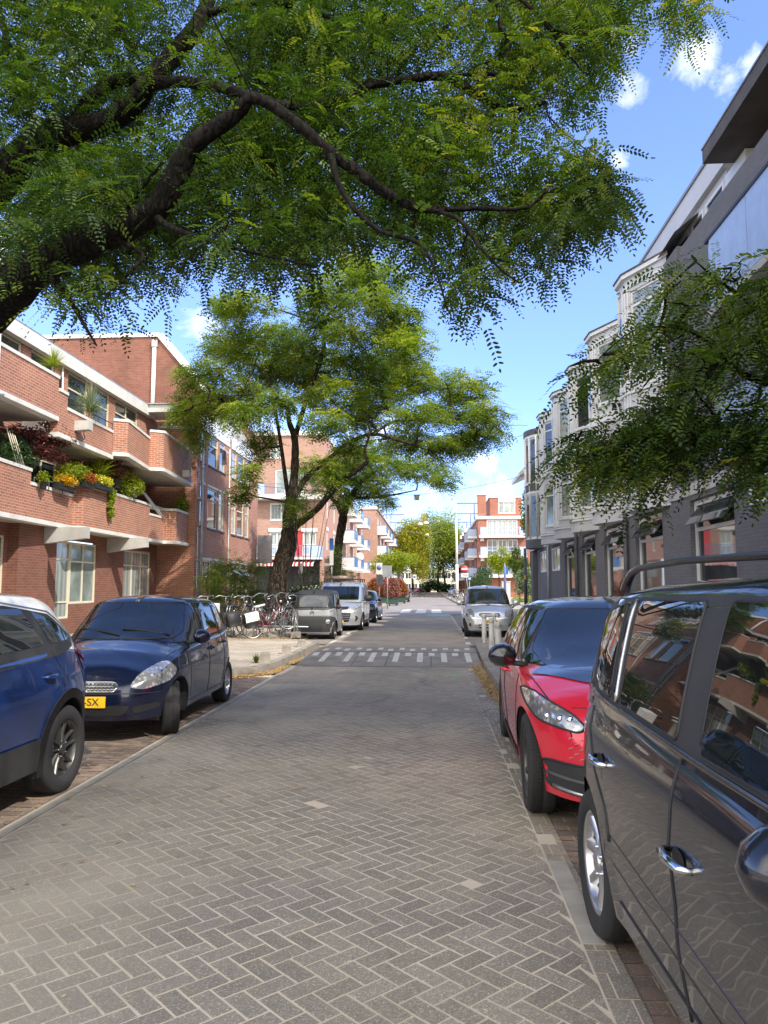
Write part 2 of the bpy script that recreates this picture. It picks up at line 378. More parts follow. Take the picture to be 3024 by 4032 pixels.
g = MB(); g.quad((-400, -60, -.02), (400, -60, -.02), (400, 700, -.02), (-400, 700, -.02)); tag(g.build('ground', plain('ground_earth', (.2, .19, .17), .95)), kind='structure')

def herring(x0, x1, y0, y1, w=.096, gap=.008, seed=1, z=0.0):
    r = np.random.RandomState(seed); L = w*math.sqrt(2); rects = []
    nx = int((x1-x0)/L)+6; ny = int((y1-y0)/(2*L))+6
    cx, cy = x0, y0
    c45 = math.sqrt(.5)
    out = []; tints = []
    for n in range(-3, nx):
        for m in range(-3, ny):
            a0 = n+2*(-m)*1.0; b0 = n-2*(-m)*1.0
            for (pa, pb, sa, sb) in ((0, 0, 2, 1), (0, 1, 1, 2)):
                a, b = a0+pa, b0+pb
                ca, cb = a+sa/2, b+sb/2
                X = cx+(ca+cb)*c45*w; Y = cy+(cb-ca)*c45*w
                if X < x0-.06 or X > x1+.06 or Y < y0 or Y > y1: continue
                out.append((X, Y, sa, sb))
    A = np.array(out); N = len(A)
    hs = (A[:, 2:4]*w-gap)/2
    ang = r.normal(0, .012, N)+math.radians(-45)
    ca, sa = np.cos(ang), np.sin(ang)
    dz = r.normal(0, .0006, N)
    tilt = r.normal(0, .0025, (N, 2))
    V = []
    cor = [(-1, -1), (1, -1), (1, 1), (-1, 1)]
    for inset, zz in ((0, -.014), (0, -.004), (.0022, 0)):
        for (i, j) in cor:
            lx = i*(hs[:, 0]-inset); ly = j*(hs[:, 1]-inset)
            V.append(np.stack([A[:, 0]+lx*ca-ly*sa, A[:, 1]+lx*sa+ly*ca, z+zz+dz+lx*tilt[:, 0]+ly*tilt[:, 1]], 1))
    V = np.stack(V, 1).reshape(-1, 3)
    V[:, 0] = np.clip(V[:, 0], x0, x1)
    base = np.array([[8, 9, 10, 11], [0, 1, 5, 4], [1, 2, 6, 5], [2, 3, 7, 6], [3, 0, 4, 7], [4, 5, 9, 8], [5, 6, 10, 9], [6, 7, 11, 10], [7, 4, 8, 11]])
    F = (base[None]+(np.arange(N)*12)[:, None, None]).reshape(-1, 4)
    t = np.clip(r.normal(.5, .3, N), 0, 1); col = np.repeat(t, 12)[:, None]*np.ones((1, 3))
    return V, F, col
RX0, RX1 = -2.72, .62
V_, F_, C_ = herring(RX0, .655, 1.2, 15.5, seed=3, z=.012)
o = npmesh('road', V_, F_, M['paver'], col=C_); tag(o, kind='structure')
def sheet(name, x0, x1, y0, y1, z, m, kind='structure'):
    g = MB(); g.quad((x0, y0, z), (x1, y0, z), (x1, y1, z), (x0, y1, z)); return tag(g.build(name, m), kind=kind)
sheet('road_joint_sand', -2.84, .80, -8, 9.6, .0102, M['joint']); sheet('road_joint_sand', -2.84, 1.0, 9.6, 15.6, .0102, M['joint'])
sheet('road', RX0, .93, -8, 1.22, .0115, M['midroad'])
# parking bays
def rows(x0, x1, y0, y1, z, seed, bw=.2, bh=.1):
    r = np.random.RandomState(seed); V = []; F = []; T = []; j = 0; y = y0
    while y < y1:
        x = x0-(bw/2 if j % 2 else 0)
        while x < x1:
            a, b = max(x, x0), min(x+bw-.008, x1); c, d = y, y+bh-.008; zz = z+r.normal(0, .0012)
            if b-a > .02:
                k = len(V); V += [(a, c, zz), (b, c, zz), (b, d, zz), (a, d, zz)]; F.append((k, k+1, k+2, k+3)); T += [r.uniform(0, 1)]*4
            x += bw
        y += bh; j += 1
    return np.array(V), np.array(F), np.array(T)[:, None]*np.ones((1, 3))
for nm, x0, x1, y0, y1, sd_ in (('parking_bay', -5.1, -2.86, 2, 13.6, 1), ('parking_bay', .80, 2.9, 1, 9.6, 2)):
    V_, F_, C_ = rows(x0, x1, y0, y1, .006, sd_); tag(npmesh(nm, V_, F_, M['paver_dk'], col=C_), kind='structure')
sheet('parking_bay_sand', -5.2, -2.72, -8, 14, .001, M['joint']); sheet('parking_bay_sand', .7, 3.0, -8, 11, .001, M['joint'])
sheet('parking_bay', -5.2, -2.8, 21.5, 46, .004, M['asph']); sheet('parking_bay', .95, 3.0, 21, 44, .004, M['asph'])
# marker bands beside the bays
g = MB(); y = 2.0
while y < 14.0: g.box(-2.81, -2.735, y, y+.49, -.05, .017); y += .5
tag(g.build('kerb_band', M['kerbpale']), kind='structure')
g = MB(); y = 3.65
while y < 4.5: g.box(.665, .765, y, y+.205, -.05, .017); y += .21
tag(g.build('kerb_band', M['kerbpale']), kind='structure')
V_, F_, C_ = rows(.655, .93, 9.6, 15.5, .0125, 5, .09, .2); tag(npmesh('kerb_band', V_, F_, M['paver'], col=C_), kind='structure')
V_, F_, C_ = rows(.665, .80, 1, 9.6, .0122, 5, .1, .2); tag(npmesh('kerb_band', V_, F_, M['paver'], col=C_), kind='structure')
# road beyond the hump
sheet('road', -2.9, 1.0, 20.6, 44.5, .010, M['midroad']); sheet('road', -3.4, 2.4, 44.5, 112, .012, M['farroad']); sheet('road', -14, 9, 112, 250, .012, M['farroad'])
sheet('side_street', 2.4, 60, 50, 62, .010, M['farroad'])
g = MB()
prof = [(15.55, .012), (17.6, .125), (18.9, .13), (20.7, .012)]
for (ya, za), (yb, zb) in zip(prof, prof[1:]): g.quad((-2.75, ya, za), (1.0, ya, za), (1.0, yb, zb), (-2.75, yb, zb))
tag(g.build('speed_hump', M['asph']), kind='structure')
def hz(y):
    for (ya, za), (yb, zb) in zip(prof, prof[1:]):
        if ya <= y <= yb: return za+(zb-za)*(y-ya)/(yb-ya)
    return .012
g = MB()
def hrect(x0, x1, y0, y1, dz=.005, sk=0):
    g.quad((x0, y0, hz(y0)+dz), (x1, y0, hz(y0)+dz), (x1+sk, y1, hz(y1)+dz), (x0+sk, y1, hz(y1)+dz))
for i in range(7):
    x = -2.32+.515*i; hrect(x-.06, x+.06, 16.15, 17.5)
    hrect(x-.33, x-.2, 17.0, 17.5)
for i in range(14):
    x = -2.5+.255*i; y0 = 18.2 if i % 2 else 17.9; hrect(x-.05, x+.07, y0, y0+.55)
tag(g.build('hump_marking', M['mark']), kind='structure')
g = MB()
for x in (-1.63, -.95, -.02): hrect(x-.012, x+.012, 15.6, 17.6, .003)
g.box(-2.75, 1.0, 17.58, 17.63, .1, .129); g.box(-2.6, 1.0, 15.5, 15.56, -.02, .017)
tag(g.build('hump_seam', M['dgrey']), kind='structure')
g = MB()
for x in (-1.98, -1.0, -.02): g.box(x, x+.62, 47, 54, 0, .018)
for i in range(8): g.box(-2.75+i*.62, -2.45+i*.62, 110, 112, 0, .018)
for i in range(12): g.box(1.0, 1.1, 24+i*1.6, 24.7+i*1.6, 0, .016)
for y in (21.9, 24.2, 26.2, 28.8, 31.5, 34): g.box(-2.92, -2.80, y, y+1.0, 0, .016)
g.box(.95, 1.08, 21.6, 22.4, 0, .016)
g.box(-1.2, -.35, 37.2, 37.4, 0, .015)
tag(g.build('road_marking', M['mark']), kind='structure')
g = MB(); g.box(-.30, 1.05, 42.3, 44.3, 0, .017)
g.add([(.44+.11*math.cos(a*pi/6), 14.0+.12*math.sin(a*pi/6), .0195) for a in range(12)], [tuple(range(12))])
tag(g.build('green_marking', M['greenmark']), kind='structure')
# pavements with kerbs
def pave(name, poly, m, z=.13):
    g = MB(); g.prism(poly, -.03, z); return tag(g.build(name, m), kind='structure')
LK = [(-5.15, -8), (-5.15, 12.9), (-4.6, 13.3), (-3.6, 13.75), (-3.18, 14.2), (-3.05, 15.2), (-3.0, 17), (-3.0, 20.6), (-3.2, 21.1), (-3.6, 21.6), (-5.0, 21.9), (-5.15, 22.4), (-5.15, 46), (-3.6, 46), (-3.6, 60), (-3.6, 112)]
def kerb(name, line, w, mat, z=.135):
    g = MB()
    for (a, b) in zip(line, line[1:]):
        a = Vector((*a, 0)); b = Vector((*b, 0)); d = (b-a); n = max(1, int(d.length/1.0)); t = d.normalized(); q = Vector((-t.y, t.x, 0))*w
        for i in range(n):
            p0 = a+d*(i/n); p1 = a+d*((i+1)/n)-t*.006
            g.prism([tuple(p0[:2]), tuple(p1[:2]), tuple((p1+q)[:2]), tuple((p0+q)[:2])], -.02, z)
    return tag(g.build(name, mat), kind='structure')
def inset(line, w):
    out = []
    for i, p in enumerate(line):
        a = Vector(line[max(i-1, 0)]); b = Vector(line[min(i+1, len(line)-1)]); t = (b-a).normalized(); out.append((p[0]-t.y*w, p[1]+t.x*w))
    return out
kerb('kerb', LK, .15, M['kerb'])
pave('left_pavement', inset(LK, .14)+[(-12.5, 112), (-12.5, -8)], M['slab'])
RK = [(2.95, -8), (2.95, 9.6), (2.2, 9.9), (1.15, 10.6), (1.0, 11.4), (1.0, 14.5), (1.06, 18), (1.16, 21.3), (1.8, 22.2), (2.9, 22.8), (2.95, 44), (3.4, 48)]
kerb('kerb', RK, -.15, M['kerb'])
pave('right_pavement', inset(RK, -.14)+[(5.8, 48), (5.8, -8)], M['slab_g'])
RK2 = [(9, 63), (3.4, 66), (2.3, 75), (2.2, 92), (1.8, 122), (1.8, 160)]
kerb('kerb', RK2, -.2, M['kerb']); pave('right_pavement', inset(RK2, -.18)+[(20, 160), (20, 63)], M['slab'])
g = MB(); g.prism([(5.8, 40), (5.8, 50), (20, 50), (20, 40)], -.02, .13); tag(g.build('right_pavement', M['slab']), kind='structure')

# leaf litter along the kerbs
def litter(name, patches, n, seed):
    r = np.random.RandomState(seed); ps = []
    for (x0, y0, x1, y1, w, k) in patches:
        t = r.uniform(0, 1, k); ps.append(np.stack([x0+(x1-x0)*t+r.normal(0, w, k), y0+(y1-y0)*t+r.normal(0, w*1.5, k), r.uniform(.018, .03, k)], 1))
    P_ = np.concatenate(ps); K = len(P_); a = r.uniform(0, 2*pi, K); L = r.uniform(.012, .03, K); Wd = L*.45
    d = np.stack([np.cos(a), np.sin(a), r.uniform(-.3, .3, K)], 1); q = np.stack([-np.sin(a), np.cos(a), r.uniform(-.3, .3, K)], 1)
    V = np.stack([P_-d*L[:, None], P_-q*Wd[:, None], P_+d*L[:, None], P_+q*Wd[:, None]], 1).reshape(-1, 3); V[:, 2] = np.maximum(V[:, 2], .014)
    return tag(npmesh(name, V, np.arange(K*4).reshape(-1, 4), M['litter'], col=np.repeat(r.uniform(0, 1, K), 4)[:, None]*np.ones((1, 3))), kind='stuff')
litter('leaf_litter', [(-4.6, 13.1, -3.45, 13.55, .07, 1500), (-3.45, 13.5, -2.93, 14.4, .08, 2200), (-2.92, 14.3, -2.9, 15.5, .05, 1200), (-2.9, 16, -2.85, 17.2, .06, 1200), (-2.9, 18, -2.85, 21, .05, 700), (.92, 11.2, .9, 14.4, .05, 3200), (.86, 14.2, .96, 17.2, .06, 2000), (1.0, 9.9, .93, 11.2, .04, 500)], 0, 4)
litter('leaf_litter', [(-2.6, 3.5, .5, 15, .8, 120), (-2.5, 4, -2.3, 7, .3, 50)], 0, 5)
litter('leaf_litter', [(-6.5, 21.2, -4.0, 22.0, .3, 1600), (-7, 23.0, -5.0, 25, .5, 900)], 0, 6).location.z = .12
# ---------------------------------------------------------------- facade helpers
def fbox(mb, axis, c, side, a0, a1, d0, d1, z0, z1, mi=0):
    p, q = sorted((c+side*d0, c+side*d1))
    if axis == 'X': mb.box(p, q, a0, a1, z0, z1, mi)
    else: mb.box(a0, a1, p, q, z0, z1, mi)
def window(parent, axis, c, side, a0, a1, z0, z1, cols=(1,), rows=(1,), fm='cream', gm='glass', inset=.1, fw=.06, sill=None, name='window', split=None):
    """frame with mullions (sub-part pane). cols / rows are relative widths"""
    f = MB(); i0, i1 = -inset, -inset+.06
    for (b0, b1, y0, y1) in ((a0, a1, z0, z0+fw), (a0, a1, z1-fw, z1), (a0, a0+fw, z0+fw, z1-fw), (a1-fw, a1, z0+fw, z1-fw)):
        fbox(f, axis, c, side, b0, b1, i0, i1, y0, y1)
    w = sum(cols); x = a0
    for k in cols[:-1]:
        x += (a1-a0)*k/w; fbox(f, axis, c, side, x-fw*.4, x+fw*.4, i0+.003, i1-.003, z0+fw, z1-fw)
    h = sum(rows); z = z0
    for k in rows[:-1]:
        z += (z1-z0)*k/h; fbox(f, axis, c, side, a0+fw, a1-fw, i0+.006, i1-.006, z-fw*.4, z+fw*.4)
    if sill: fbox(f, axis, c, side, a0-.03, a1+.03, -inset, .05, z0-.07, z0-.002, 1)
    o = f.build(name, [M[fm], M[sill or 'dgrey']], parent)
    p = MB(); fbox(p, axis, c, side, a0+fw*.5, a1-fw*.5, i0+.01, i0+.022, z0+fw*.5, z1-fw*.5)
    p.build('pane', M[gm], o); return o
def rail_posts(): pass

# ---------------------------------------------------------------- brick apartment block with balconies
AB = thing('brick_apartment_block', 'red brick apartment block with zigzag brick balconies and pale concrete edges', 'apartment block', (-11, 24, 0))
AB.location = (0, 0, 0)
g = MB(); Xg = -11.3
g.wall('X', Xg, 10, 31.0, 0, 3.4, [(17.6, 19.75, .3, 2.95), (22.6, 25.4, .6, 3.05), (27.7, 30.4, .6, 3.0)], depth=.16, mi=0)
g.wall('Y', 31.0, -11.3, -12.6, 0, 3.4, side=-1) if False else None
g.box(-12.6, -11.31, 31.0, 31.1, 0, 3.4, 0)
g.wall('X', -12.6, 31, 33, 0, 3.4)
# lower sill wall in the windows
g.box(Xg-.16, Xg-.02, 23.6, 25.4, .6, 1.05, 0); g.box(Xg-.16, Xg-.02, 27.7, 30.4, .6, 1.15, 0)
g.box(-11.9, -11.0, 19.9, 21.5, 0, 3.38, 0)
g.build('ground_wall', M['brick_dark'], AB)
g = MB(); Xu = -11.6
g.wall('X', Xu-.3, 10, 32.2, 3.4, 6.0, [(17.8, 19.6, 3.5, 5.5), (21.8, 23.6, 3.5, 5.6), (28, 30, 3.6, 5.5)], depth=.12)
g.box(Xu-.3, -10.7, 24.9, 25.15, 3.4, 5.9)
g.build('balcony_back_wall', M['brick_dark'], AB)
g = MB()
WN = [(17.3, 20.7, 7.3), (21.2, 22.6, 7.3), (23.5, 24.92, 6.4), (25.35, 26.7, 6.2), (27.2, 29.4, 6.6)]
g.wall('X', Xu, 10, 31.6, 5.9, 8.56, [(a, b, z, 8.5) for a, b, z in WN], depth=.12)
g.build('upper_wall', M['brick'], AB)
g = MB(); g.box(Xu-6, Xu+.001, 10, 31.6, 8.56, 8.57); g.build('roof', M['conc_grey'], AB)
g = MB(); g.box(Xu-.1, Xu+.22, 10, 30.6, 8.5, 8.9); g.box(Xu-.3, -10.4, 29.9, 31.4, 8.62, 8.92); g.box(Xu-.3, Xu+.18, 10, 30.6, 8.905, 8.98, 1)
g.box(Xu-.25, -10.3, 29.8, 31.45, 8.925, 8.96, 1)
g.build('fascia', [M['conc'], M['zinc']], AB)
for k, (a, b, z) in enumerate(WN):
    window(AB, 'X', Xu, 1, a, b, z, 8.5, (1,) if k < 4 else (1, 1), (3, 1) if k > 1 else (1,), 'cream', 'glass')
window(AB, 'X', Xg, 1, 17.6, 19.75, .3, 2.95, (1, 1, 1), (1, 2.2, 1), 'cream', 'glass')
window(AB, 'X', Xg, 1, 22.6, 23.55, .62, 3.0, (1,), (1, 2.6, 1.1), 'cream', 'curtain')
window(AB, 'X', Xg, 1, 23.57, 25.4, 1.07, 3.0, (1, 1), (2.4, 1.1), 'cream', 'glass_b')
window(AB, 'X', Xg, 1, 27.7, 30.4, 1.17, 2.95, (1, 1, 1), (2.4, 1.1), 'cream', 'curtain')
for a, b in ((17.8, 19.6), (21.8, 23.6), (28, 30)): window(AB, 'X', Xu-.3, 1, a, b, 3.5, 5.5, (1, 1), (1,), 'cream', 'glass')
def balcony(line, zb, tops, slab=.12, wt=.22, back=-11.6, name='balcony', deep=True):
    """brick parapet following the xy line; tops = list of (t0,t1,z) along it by y"""
    br = MB(); cp = MB(); sl = MB()
    for (a, b) in zip(line, line[1:]):
        A_ = Vector((*a, 0)); B_ = Vector((*b, 0)); d = (B_-A_); L = d.length; t = d/L; q = Vector((-t.y, t.x, 0))*wt
        cuts = [0.0, 1.0]
        for (y0, y1, zt) in tops:
            for yy in (y0, y1):
                if abs(b[1]-a[1]) > .8 and a[1] < yy < b[1]: cuts.append((yy-a[1])/(b[1]-a[1]))
        cuts = sorted(set(cuts))
        for c0, c1 in zip(cuts, cuts[1:]):
            p0, p1 = A_+d*c0, A_+d*c1; ym = (p0.y+p1.y)/2
            zt = next((z for y0, y1, z in tops if y0 <= ym <= y1), tops[-1][2])
            br.prism([tuple(p[:2]) for p in (p0, p1, p1+q, p0+q)], zb+slab, zt)
            e = q*.14; o_ = t*.02
            cp.prism([tuple(p[:2]) for p in (p0-e-o_*(c0 > 0), p1-e+o_*0, p1+q+e, p0+q+e)], zt, zt+.085)
            e = q*.18
            sl.prism([tuple(p[:2]) for p in (p0-e, p1-e, p1+q, p0+q)], zb, zb+slab)
    poly = [(x-.1, y) for x, y in line]+[(back, line[-1][1]), (back, line[0][1])]
    sl.prism(poly, zb+.012, zb+slab-.012, 1)
    o = br.build(name, M['brick'], AB); cp.build('coping', M['conc'], o); sl.build('slab', [M['conc'], M['soffit']], o); return o
balcony([(-10.0, 12.0), (-10.72, 22.3), (-10.43, 22.42), (-10.6, 29.75), (-10.12, 29.9), (-10.2, 32.0)], 3.29, [(12, 19.5, 4.62), (19.5, 22.32, 4.27), (22.32, 28.2, 4.62), (28.2, 29.74, 4.27), (29.74, 32.3, 4.6)])
balcony([(-9.95, 12.0), (-10.05, 19.85)], 6.04, [(12, 20, 7.2)])
balcony([(-10.05, 19.87), (-10.12, 23.6)], 5.63, [(19.87, 20.4, 6.88), (20.4, 23.6, 6.47)])
balcony([(-10.12, 23.62), (-9.72, 23.85), (-10.1, 26.75), (-9.66, 27.0), (-9.95, 31.3)], 5.75, [(23.6, 26.75, 6.87), (26.75, 31.5, 7.15)])
for (y, x0, x1, zt, z0, z1) in ((21.35, -11.6, -9.78, 3.285, 2.75, 2.97), (26.3, -11.6, -9.9, 3.285, 2.75, 2.97), (21.0, -12.2, -9.65, 6.29, 5.85, 6.03), (29.75, -11.9, -9.55, 6.2, 5.72, 5.95)):
    g = MB(); v = [(x0, z0), (x1, z1), (x1, zt), (x0, zt)]
    g.add([(x, y-.13, z) for x, z in v]+[(x, y+.13, z) for x, z in v], [(0, 1, 2, 3), (7, 6, 5, 4), (0, 4, 5, 1), (1, 5, 6, 2), (2, 6, 7, 3), (3, 7, 4, 0)])
    g.build('concrete_beam', M['conc_grey'], AB)
g = MB(); g.tube([(-9.85, 21, 6.03), (-9.85, 21, 5.9)], .012); g.tube([(-9.85+.0, 21+.07*math.sin(a), 5.83+.07*math.cos(a)) for a in np.linspace(0, 5, 12)], .014); g.build('hoisting_hook', M['dgrey'], AB)
g = MB(); g.tube([(-9.66, 16.2, 0), (-9.66, 16.2, 9.5)], .07, 12); g.tube([(-9.66, 16.2, 5.93), (-9.66, 16.5, 5.93), (-9.9, 16.6, 5.9)], .05)
for z in (1.5, 3.2, 5, 6.8, 8.3): g.lathe([(.078, z), (.078, z+.05)], (-9.66, 16.2, 0), n=12)
g.build('drainpipe', M['white'], AB)
g = MB(); g.tube([(-9.72, 32.0, 0), (-9.72, 32.0, 7.4)], .065, 10); g.tube([(-10.3, 31.9, 5.35), (-9.72, 31.9, 5.3)], .05); g.tube([(-10.3, 31.9, 2.75), (-9.72, 31.9, 2.7)], .05)
for z in (1.2, 2.6, 4.0, 5.2, 6.6): g.lathe([(.072, z), (.072, z+.06)], (-9.72, 32.0, 0), n=10)
g.build('drainpipe', M['zinc'], AB)
g = MB(); g.tube([(-11.55, 23.0, 8.5), (-11.45, 22.9, 6.6)], .03); g.build('drainpipe', M['white'], AB)
g = MB(); v = (-13.6, 20.3, 0); g.box(-14.1, -13.1, 19.8, 20.8, 8.57, 9.75); g.build('chimney', M['brick_gable'], AB)
g = MB(); g.lathe([(.62, 9.75), (.62, 9.83), (.3, 9.86), (.3, 9.95), (.42, 10.0), (.44, 10.2), (.36, 10.35), (.2, 10.42), (0, 10.43)], (-13.6, 20.3, 0), n=20); g.build('roof_vent', M['conc'], AB)
g = MB(); g.lathe([(.22, 8.6), (.22, 9.5), (.3, 9.52), (.28, 9.7), (0, 9.75)], (-13.3, 24.5, 0), n=16); g.build('roof_vent', M['conc'], AB)
for (x, y0, y1, z) in ((-10.55, 19.7, 22.1, 4.5), (-10.1, 22.0, 23.5, 6.75)):
    g = MB()
    g.tube([(x, y0, z), (x, y1, z)], .018)
    for k in range(4): yy = y0+(y1-y0)*k/3; g.tube([(x, yy, z), (x, yy, z-.28)], .012)
    g.build('handrail', M['dgrey'], AB)
g = MB(); g.box(-10.9, -10.75, 28.3, 31.8, 4.6, 4.75)
pts = [(-10.8, 27.2, 5.15), (-10.8, 28.2, 5.1), (-10.55, 29.6, 4.3)]
g.tube(pts, .06, 6); g.build('stair_string', M['conc'], AB)
g = MB(); g.box(-11.2, -11.0, 32.3, 34, 0, .1)

# ---------------------------------------------------------------- second brick house, flat facade and big gable
BH = thing('brick_gable_house', 'red brick house with tall cream windows and a huge windowless gable wall', 'house')
Xh = -9.9
g = MB()
tri = []
W2 = [(32.25, 32.95), (33.35, 34.95), (35.2, 36.15), (37.45, 38.4), (38.6, 40.0), (40.25, 41.2)]
W0 = [(32.55, 34.15), (34.5, 36.1), (37.5, 39.0), (39.3, 41.0)]
holes = [(a, b, 7.0, 8.42) for a, b in W2]+[(a, b, 4.2, 6.02) for a, b in W2]+[(a, b, 1.1, 2.75) for a, b in W0]
g.wall('X', Xh, 32.05, 43.2, 0, 8.9, holes, depth=.14)
g.box(-12.6, Xh-.003, 31.65, 32.05, 0, 8.6)
g.build('wall', M['brick'], BH)
g = MB(); P = [(-30, 0), (-30, 13.0), (-12.35, 13.0), (-9.95, 10.2), (-9.95, 0)]; yg = 33.6
g = MB(); y0 = 33.0; P = [(-26, 8.4), (-26, 12.9), (-12.2, 12.75), (-9.92, 10.05), (-9.92, 8.4)]
g.add([(x, y0, z) for x, z in P]+[(x, 43.2, z) for x, z in P], [(5, 6, 7, 8, 9)]); g.build('gable', M['brick_gable'], BH)
g = MB(); g.add([(x, y0, z) for x, z in P], [(4, 3, 2, 1, 0)]); g.build('gable', M['brick_gable'], BH)
g = MB(); g.quad((-9.92, 33, 8.9), (-9.92, 43.2, 8.9), (-12.2, 43.2, 12.75), (-12.2, 33, 12.75)); g.quad((-12.2, 33, 12.75), (-12.2, 43.2, 12.75), (-26, 43.2, 12.9), (-26, 33, 12.9))
g.build('roof', M['conc_grey'], BH)
g = MB(); g.box(-26, -12.15, 32.93, 33.1, 12.78, 12.95)
d = Vector((2.28, 0, -2.7)).normalized(); n_ = Vector((.76, 0, .65))
p0, p1 = Vector((-12.2, 0, 12.75)), Vector((-9.85, 0, 10.0))
for p0, p1, w in ((p0, p1, .28),):
    a = [p0, p1, p1+n_*w, p0+n_*w]; g.add([(q.x, 32.9, q.z) for q in a]+[(q.x, 33.25, q.z) for q in a], [(0, 1, 2, 3), (7, 6, 5, 4), (0, 4, 5, 1), (1, 5, 6, 2), (2, 6, 7, 3), (3, 7, 4, 0)])
g.build('verge_trim', M['white'], BH)
g = MB(); g.box(Xh-.05, Xh+.03, 32.1, 36.9, 8.43, 9.25); g.box(Xh-.05, Xh+.03, 37.3, 42.0, 8.43, 9.05); g.build('white_panel', M['greyw2'], BH)
for k, (a, b) in enumerate(W2):
    wide = k in (1, 4)
    for z0, z1 in ((7.0, 8.42), (4.2, 6.02)):
        window(BH, 'X', Xh, 1, a, b, z0, z1, (1,), (2.3, 1), 'cream', 'glass' if wide else 'curtain', sill='dgrey', fw=.075)
    g = MB(); g.box(Xh, Xh+.02, a-.04, b+.04, 6.025, 6.12); g.build('lintel', M['conc'], BH)
for a, b in W0:
    window(BH, 'X', Xh, 1, a, b, 1.1, 2.75, (1, 1), (2.3, 1), 'cream', 'glass', sill='dgrey')
    g = MB(); g.box(Xh, Xh+.02, a-.05, b+.05, 2.755, 2.86); g.build('lintel', M['conc'], BH)
for (a, z) in ((34.15, 5.75), (35.3, 2.45), (38.4, 2.45), (40.2, 2.45), (35.7, 8.2)):
    g = MB(); g.add([(Xh-.02, a-.5, z), (Xh-.02, a+.5, z), (Xh+.33, a+.5, z-.3), (Xh+.33, a-.5, z-.3), (Xh-.02, a-.5, z-.02), (Xh-.02, a+.5, z-.02), (Xh+.33, a+.5, z-.32), (Xh+.33, a-.5, z-.32)], [(0, 1, 2, 3), (7, 6, 5, 4), (0, 3, 7, 4), (1, 5, 6, 2), (3, 2, 6, 7)])
    g.build('top_hung_window', M['paleblue'], BH)
g = MB(); g.tube([(-12.35, 32.94, 8.9), (-12.35, 32.94, 12.3)], .09, 10); g.lathe([(.13, 12.3), (.13, 12.6)], (-12.35, 32.94, 0), n=10); g.tube([(-12.3, 31.55, 8.35), (-9.8, 31.55, 8.3)], .06)
g.tube([(Xh+.05, 36.8, 0), (Xh+.05, 36.8, 8.3)], .035)
g.build('drainpipe', M['white'], BH)
g = MB()
for k in range(16): g.tube([(Xh-.2, 38.2+k*.25, 9.06), (Xh-.2, 38.2+k*.25, 9.8)], .015, 5)
g.tube([(Xh-.2, 38.2, 9.8), (Xh-.2, 42, 9.8)], .02, 5); g.build('roof_railing', M['dgrey'], BH)
g = MB(); g.box(-9.84, -9.0, 43.0, 43.1, 2.9, 4.5); tag(g.build('hanging_shop_sign', M['zinc']), 'blank grey rectangular sign sticking out from the far end of the gable house', 'sign')

# ---------------------------------------------------------------- balcony plants
def blades(name, c, n, L, mat, seed, spread=1.0, droop=.6, w=.02, parent=None, up=.5):
    r = np.random.RandomState(seed); V = []; F = []; T = []
    for i in range(n):
        a = r.uniform(0, 2*pi); el = r.uniform(up, 1.5); l = L*r.uniform(.6, 1.1); dx, dy = math.cos(a)*math.cos(el)*spread, math.sin(a)*math.cos(el)*spread; dz = math.sin(el)
        b = len(V); t = r.uniform(0, 1)
        for k in range(5):
            s = k/4; x = c[0]+dx*l*s; y = c[1]+dy*l*s; z = c[2]+dz*l*s-droop*l*s*s*math.cos(el)
            ww = w*(1-s)*.9+.002; V += [(x-math.sin(a)*ww, y+math.cos(a)*ww, z), (x+math.sin(a)*ww, y-math.cos(a)*ww, z)]; T += [t, t]
        for k in range(4): F.append((b+2*k, b+2*k+1, b+2*k+3, b+2*k+2))
    return npmesh(name, np.array(V), np.array(F), M[mat], parent, col=np.array(T)[:, None]*np.ones((1, 3)))
def leafcloud(name, c, rad, n, size, mat, seed, parent=None, shape=None, up=.0, asp=.45):
    """leaf quads through an ellipsoid (or several); c, rad lists allowed"""
    r = np.random.RandomState(seed); cs = np.array(c if hasattr(c[0], '__len__') else [c], float); rs = np.array(rad if hasattr(rad[0], '__len__') else [rad]*len(cs), float)
    vol = rs.prod(1); k = r.choice(len(cs), n, p=vol/vol.sum())
    d = r.normal(0, 1, (n, 3)); d /= np.linalg.norm(d, axis=1)[:, None]; q = r.uniform(0, 1, n)**.42
    cl = r.normal(0, 1, (n, 3))
    P_ = cs[k]+d*q[:, None]*rs[k]
    a = r.uniform(0, 2*pi, n); t = np.stack([np.cos(a), np.sin(a), r.normal(-.2, .5, n)], 1); t /= np.linalg.norm(t, axis=1)[:, None]
    nn = r.normal(0, 1, (n, 3))+np.array([0, 0, 1.2+up]); b = np.cross(nn, t); b /= np.linalg.norm(b, axis=1)[:, None]
    L = size*r.uniform(.6, 1.3, n)[:, None]
    V = np.stack([P_-t*L, P_+b*L*asp, P_+t*L, P_-b*L*asp], 1).reshape(-1, 3)
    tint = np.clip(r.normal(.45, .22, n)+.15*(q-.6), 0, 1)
    return npmesh(name, V, np.arange(4*n).reshape(-1, 4), M[mat], parent, col=np.repeat(tint, 4)[:, None]*np.ones((1, 3)))
def pot(parent, c, r, h, mat='black', name='pot'):
    g = MB(); g.lathe([(r*.75, 0), (r, h), (r*1.06, h), (r*1.06, h-.02), (0, h-.03)], c, n=14); return g.build(name, M[mat], parent)
def ppot(lab, cat, name, c): return thing(name, lab, cat, (0, 0, 0))
zc = 4.36
def at(u, v, X): return PX(u*.603, 1200+v*.603, X)
t = thing('japanese_maple', 'purple leaved maple spreading under the upper balcony beam', 'maple')
cs = [at(140, 830, -10.7), at(230, 850, -10.6), at(300, 880, -10.5), at(350, 810, -10.4), at(400, 880, -10.3), at(280, 940, -10.5), at(340, 985, -10.5)]
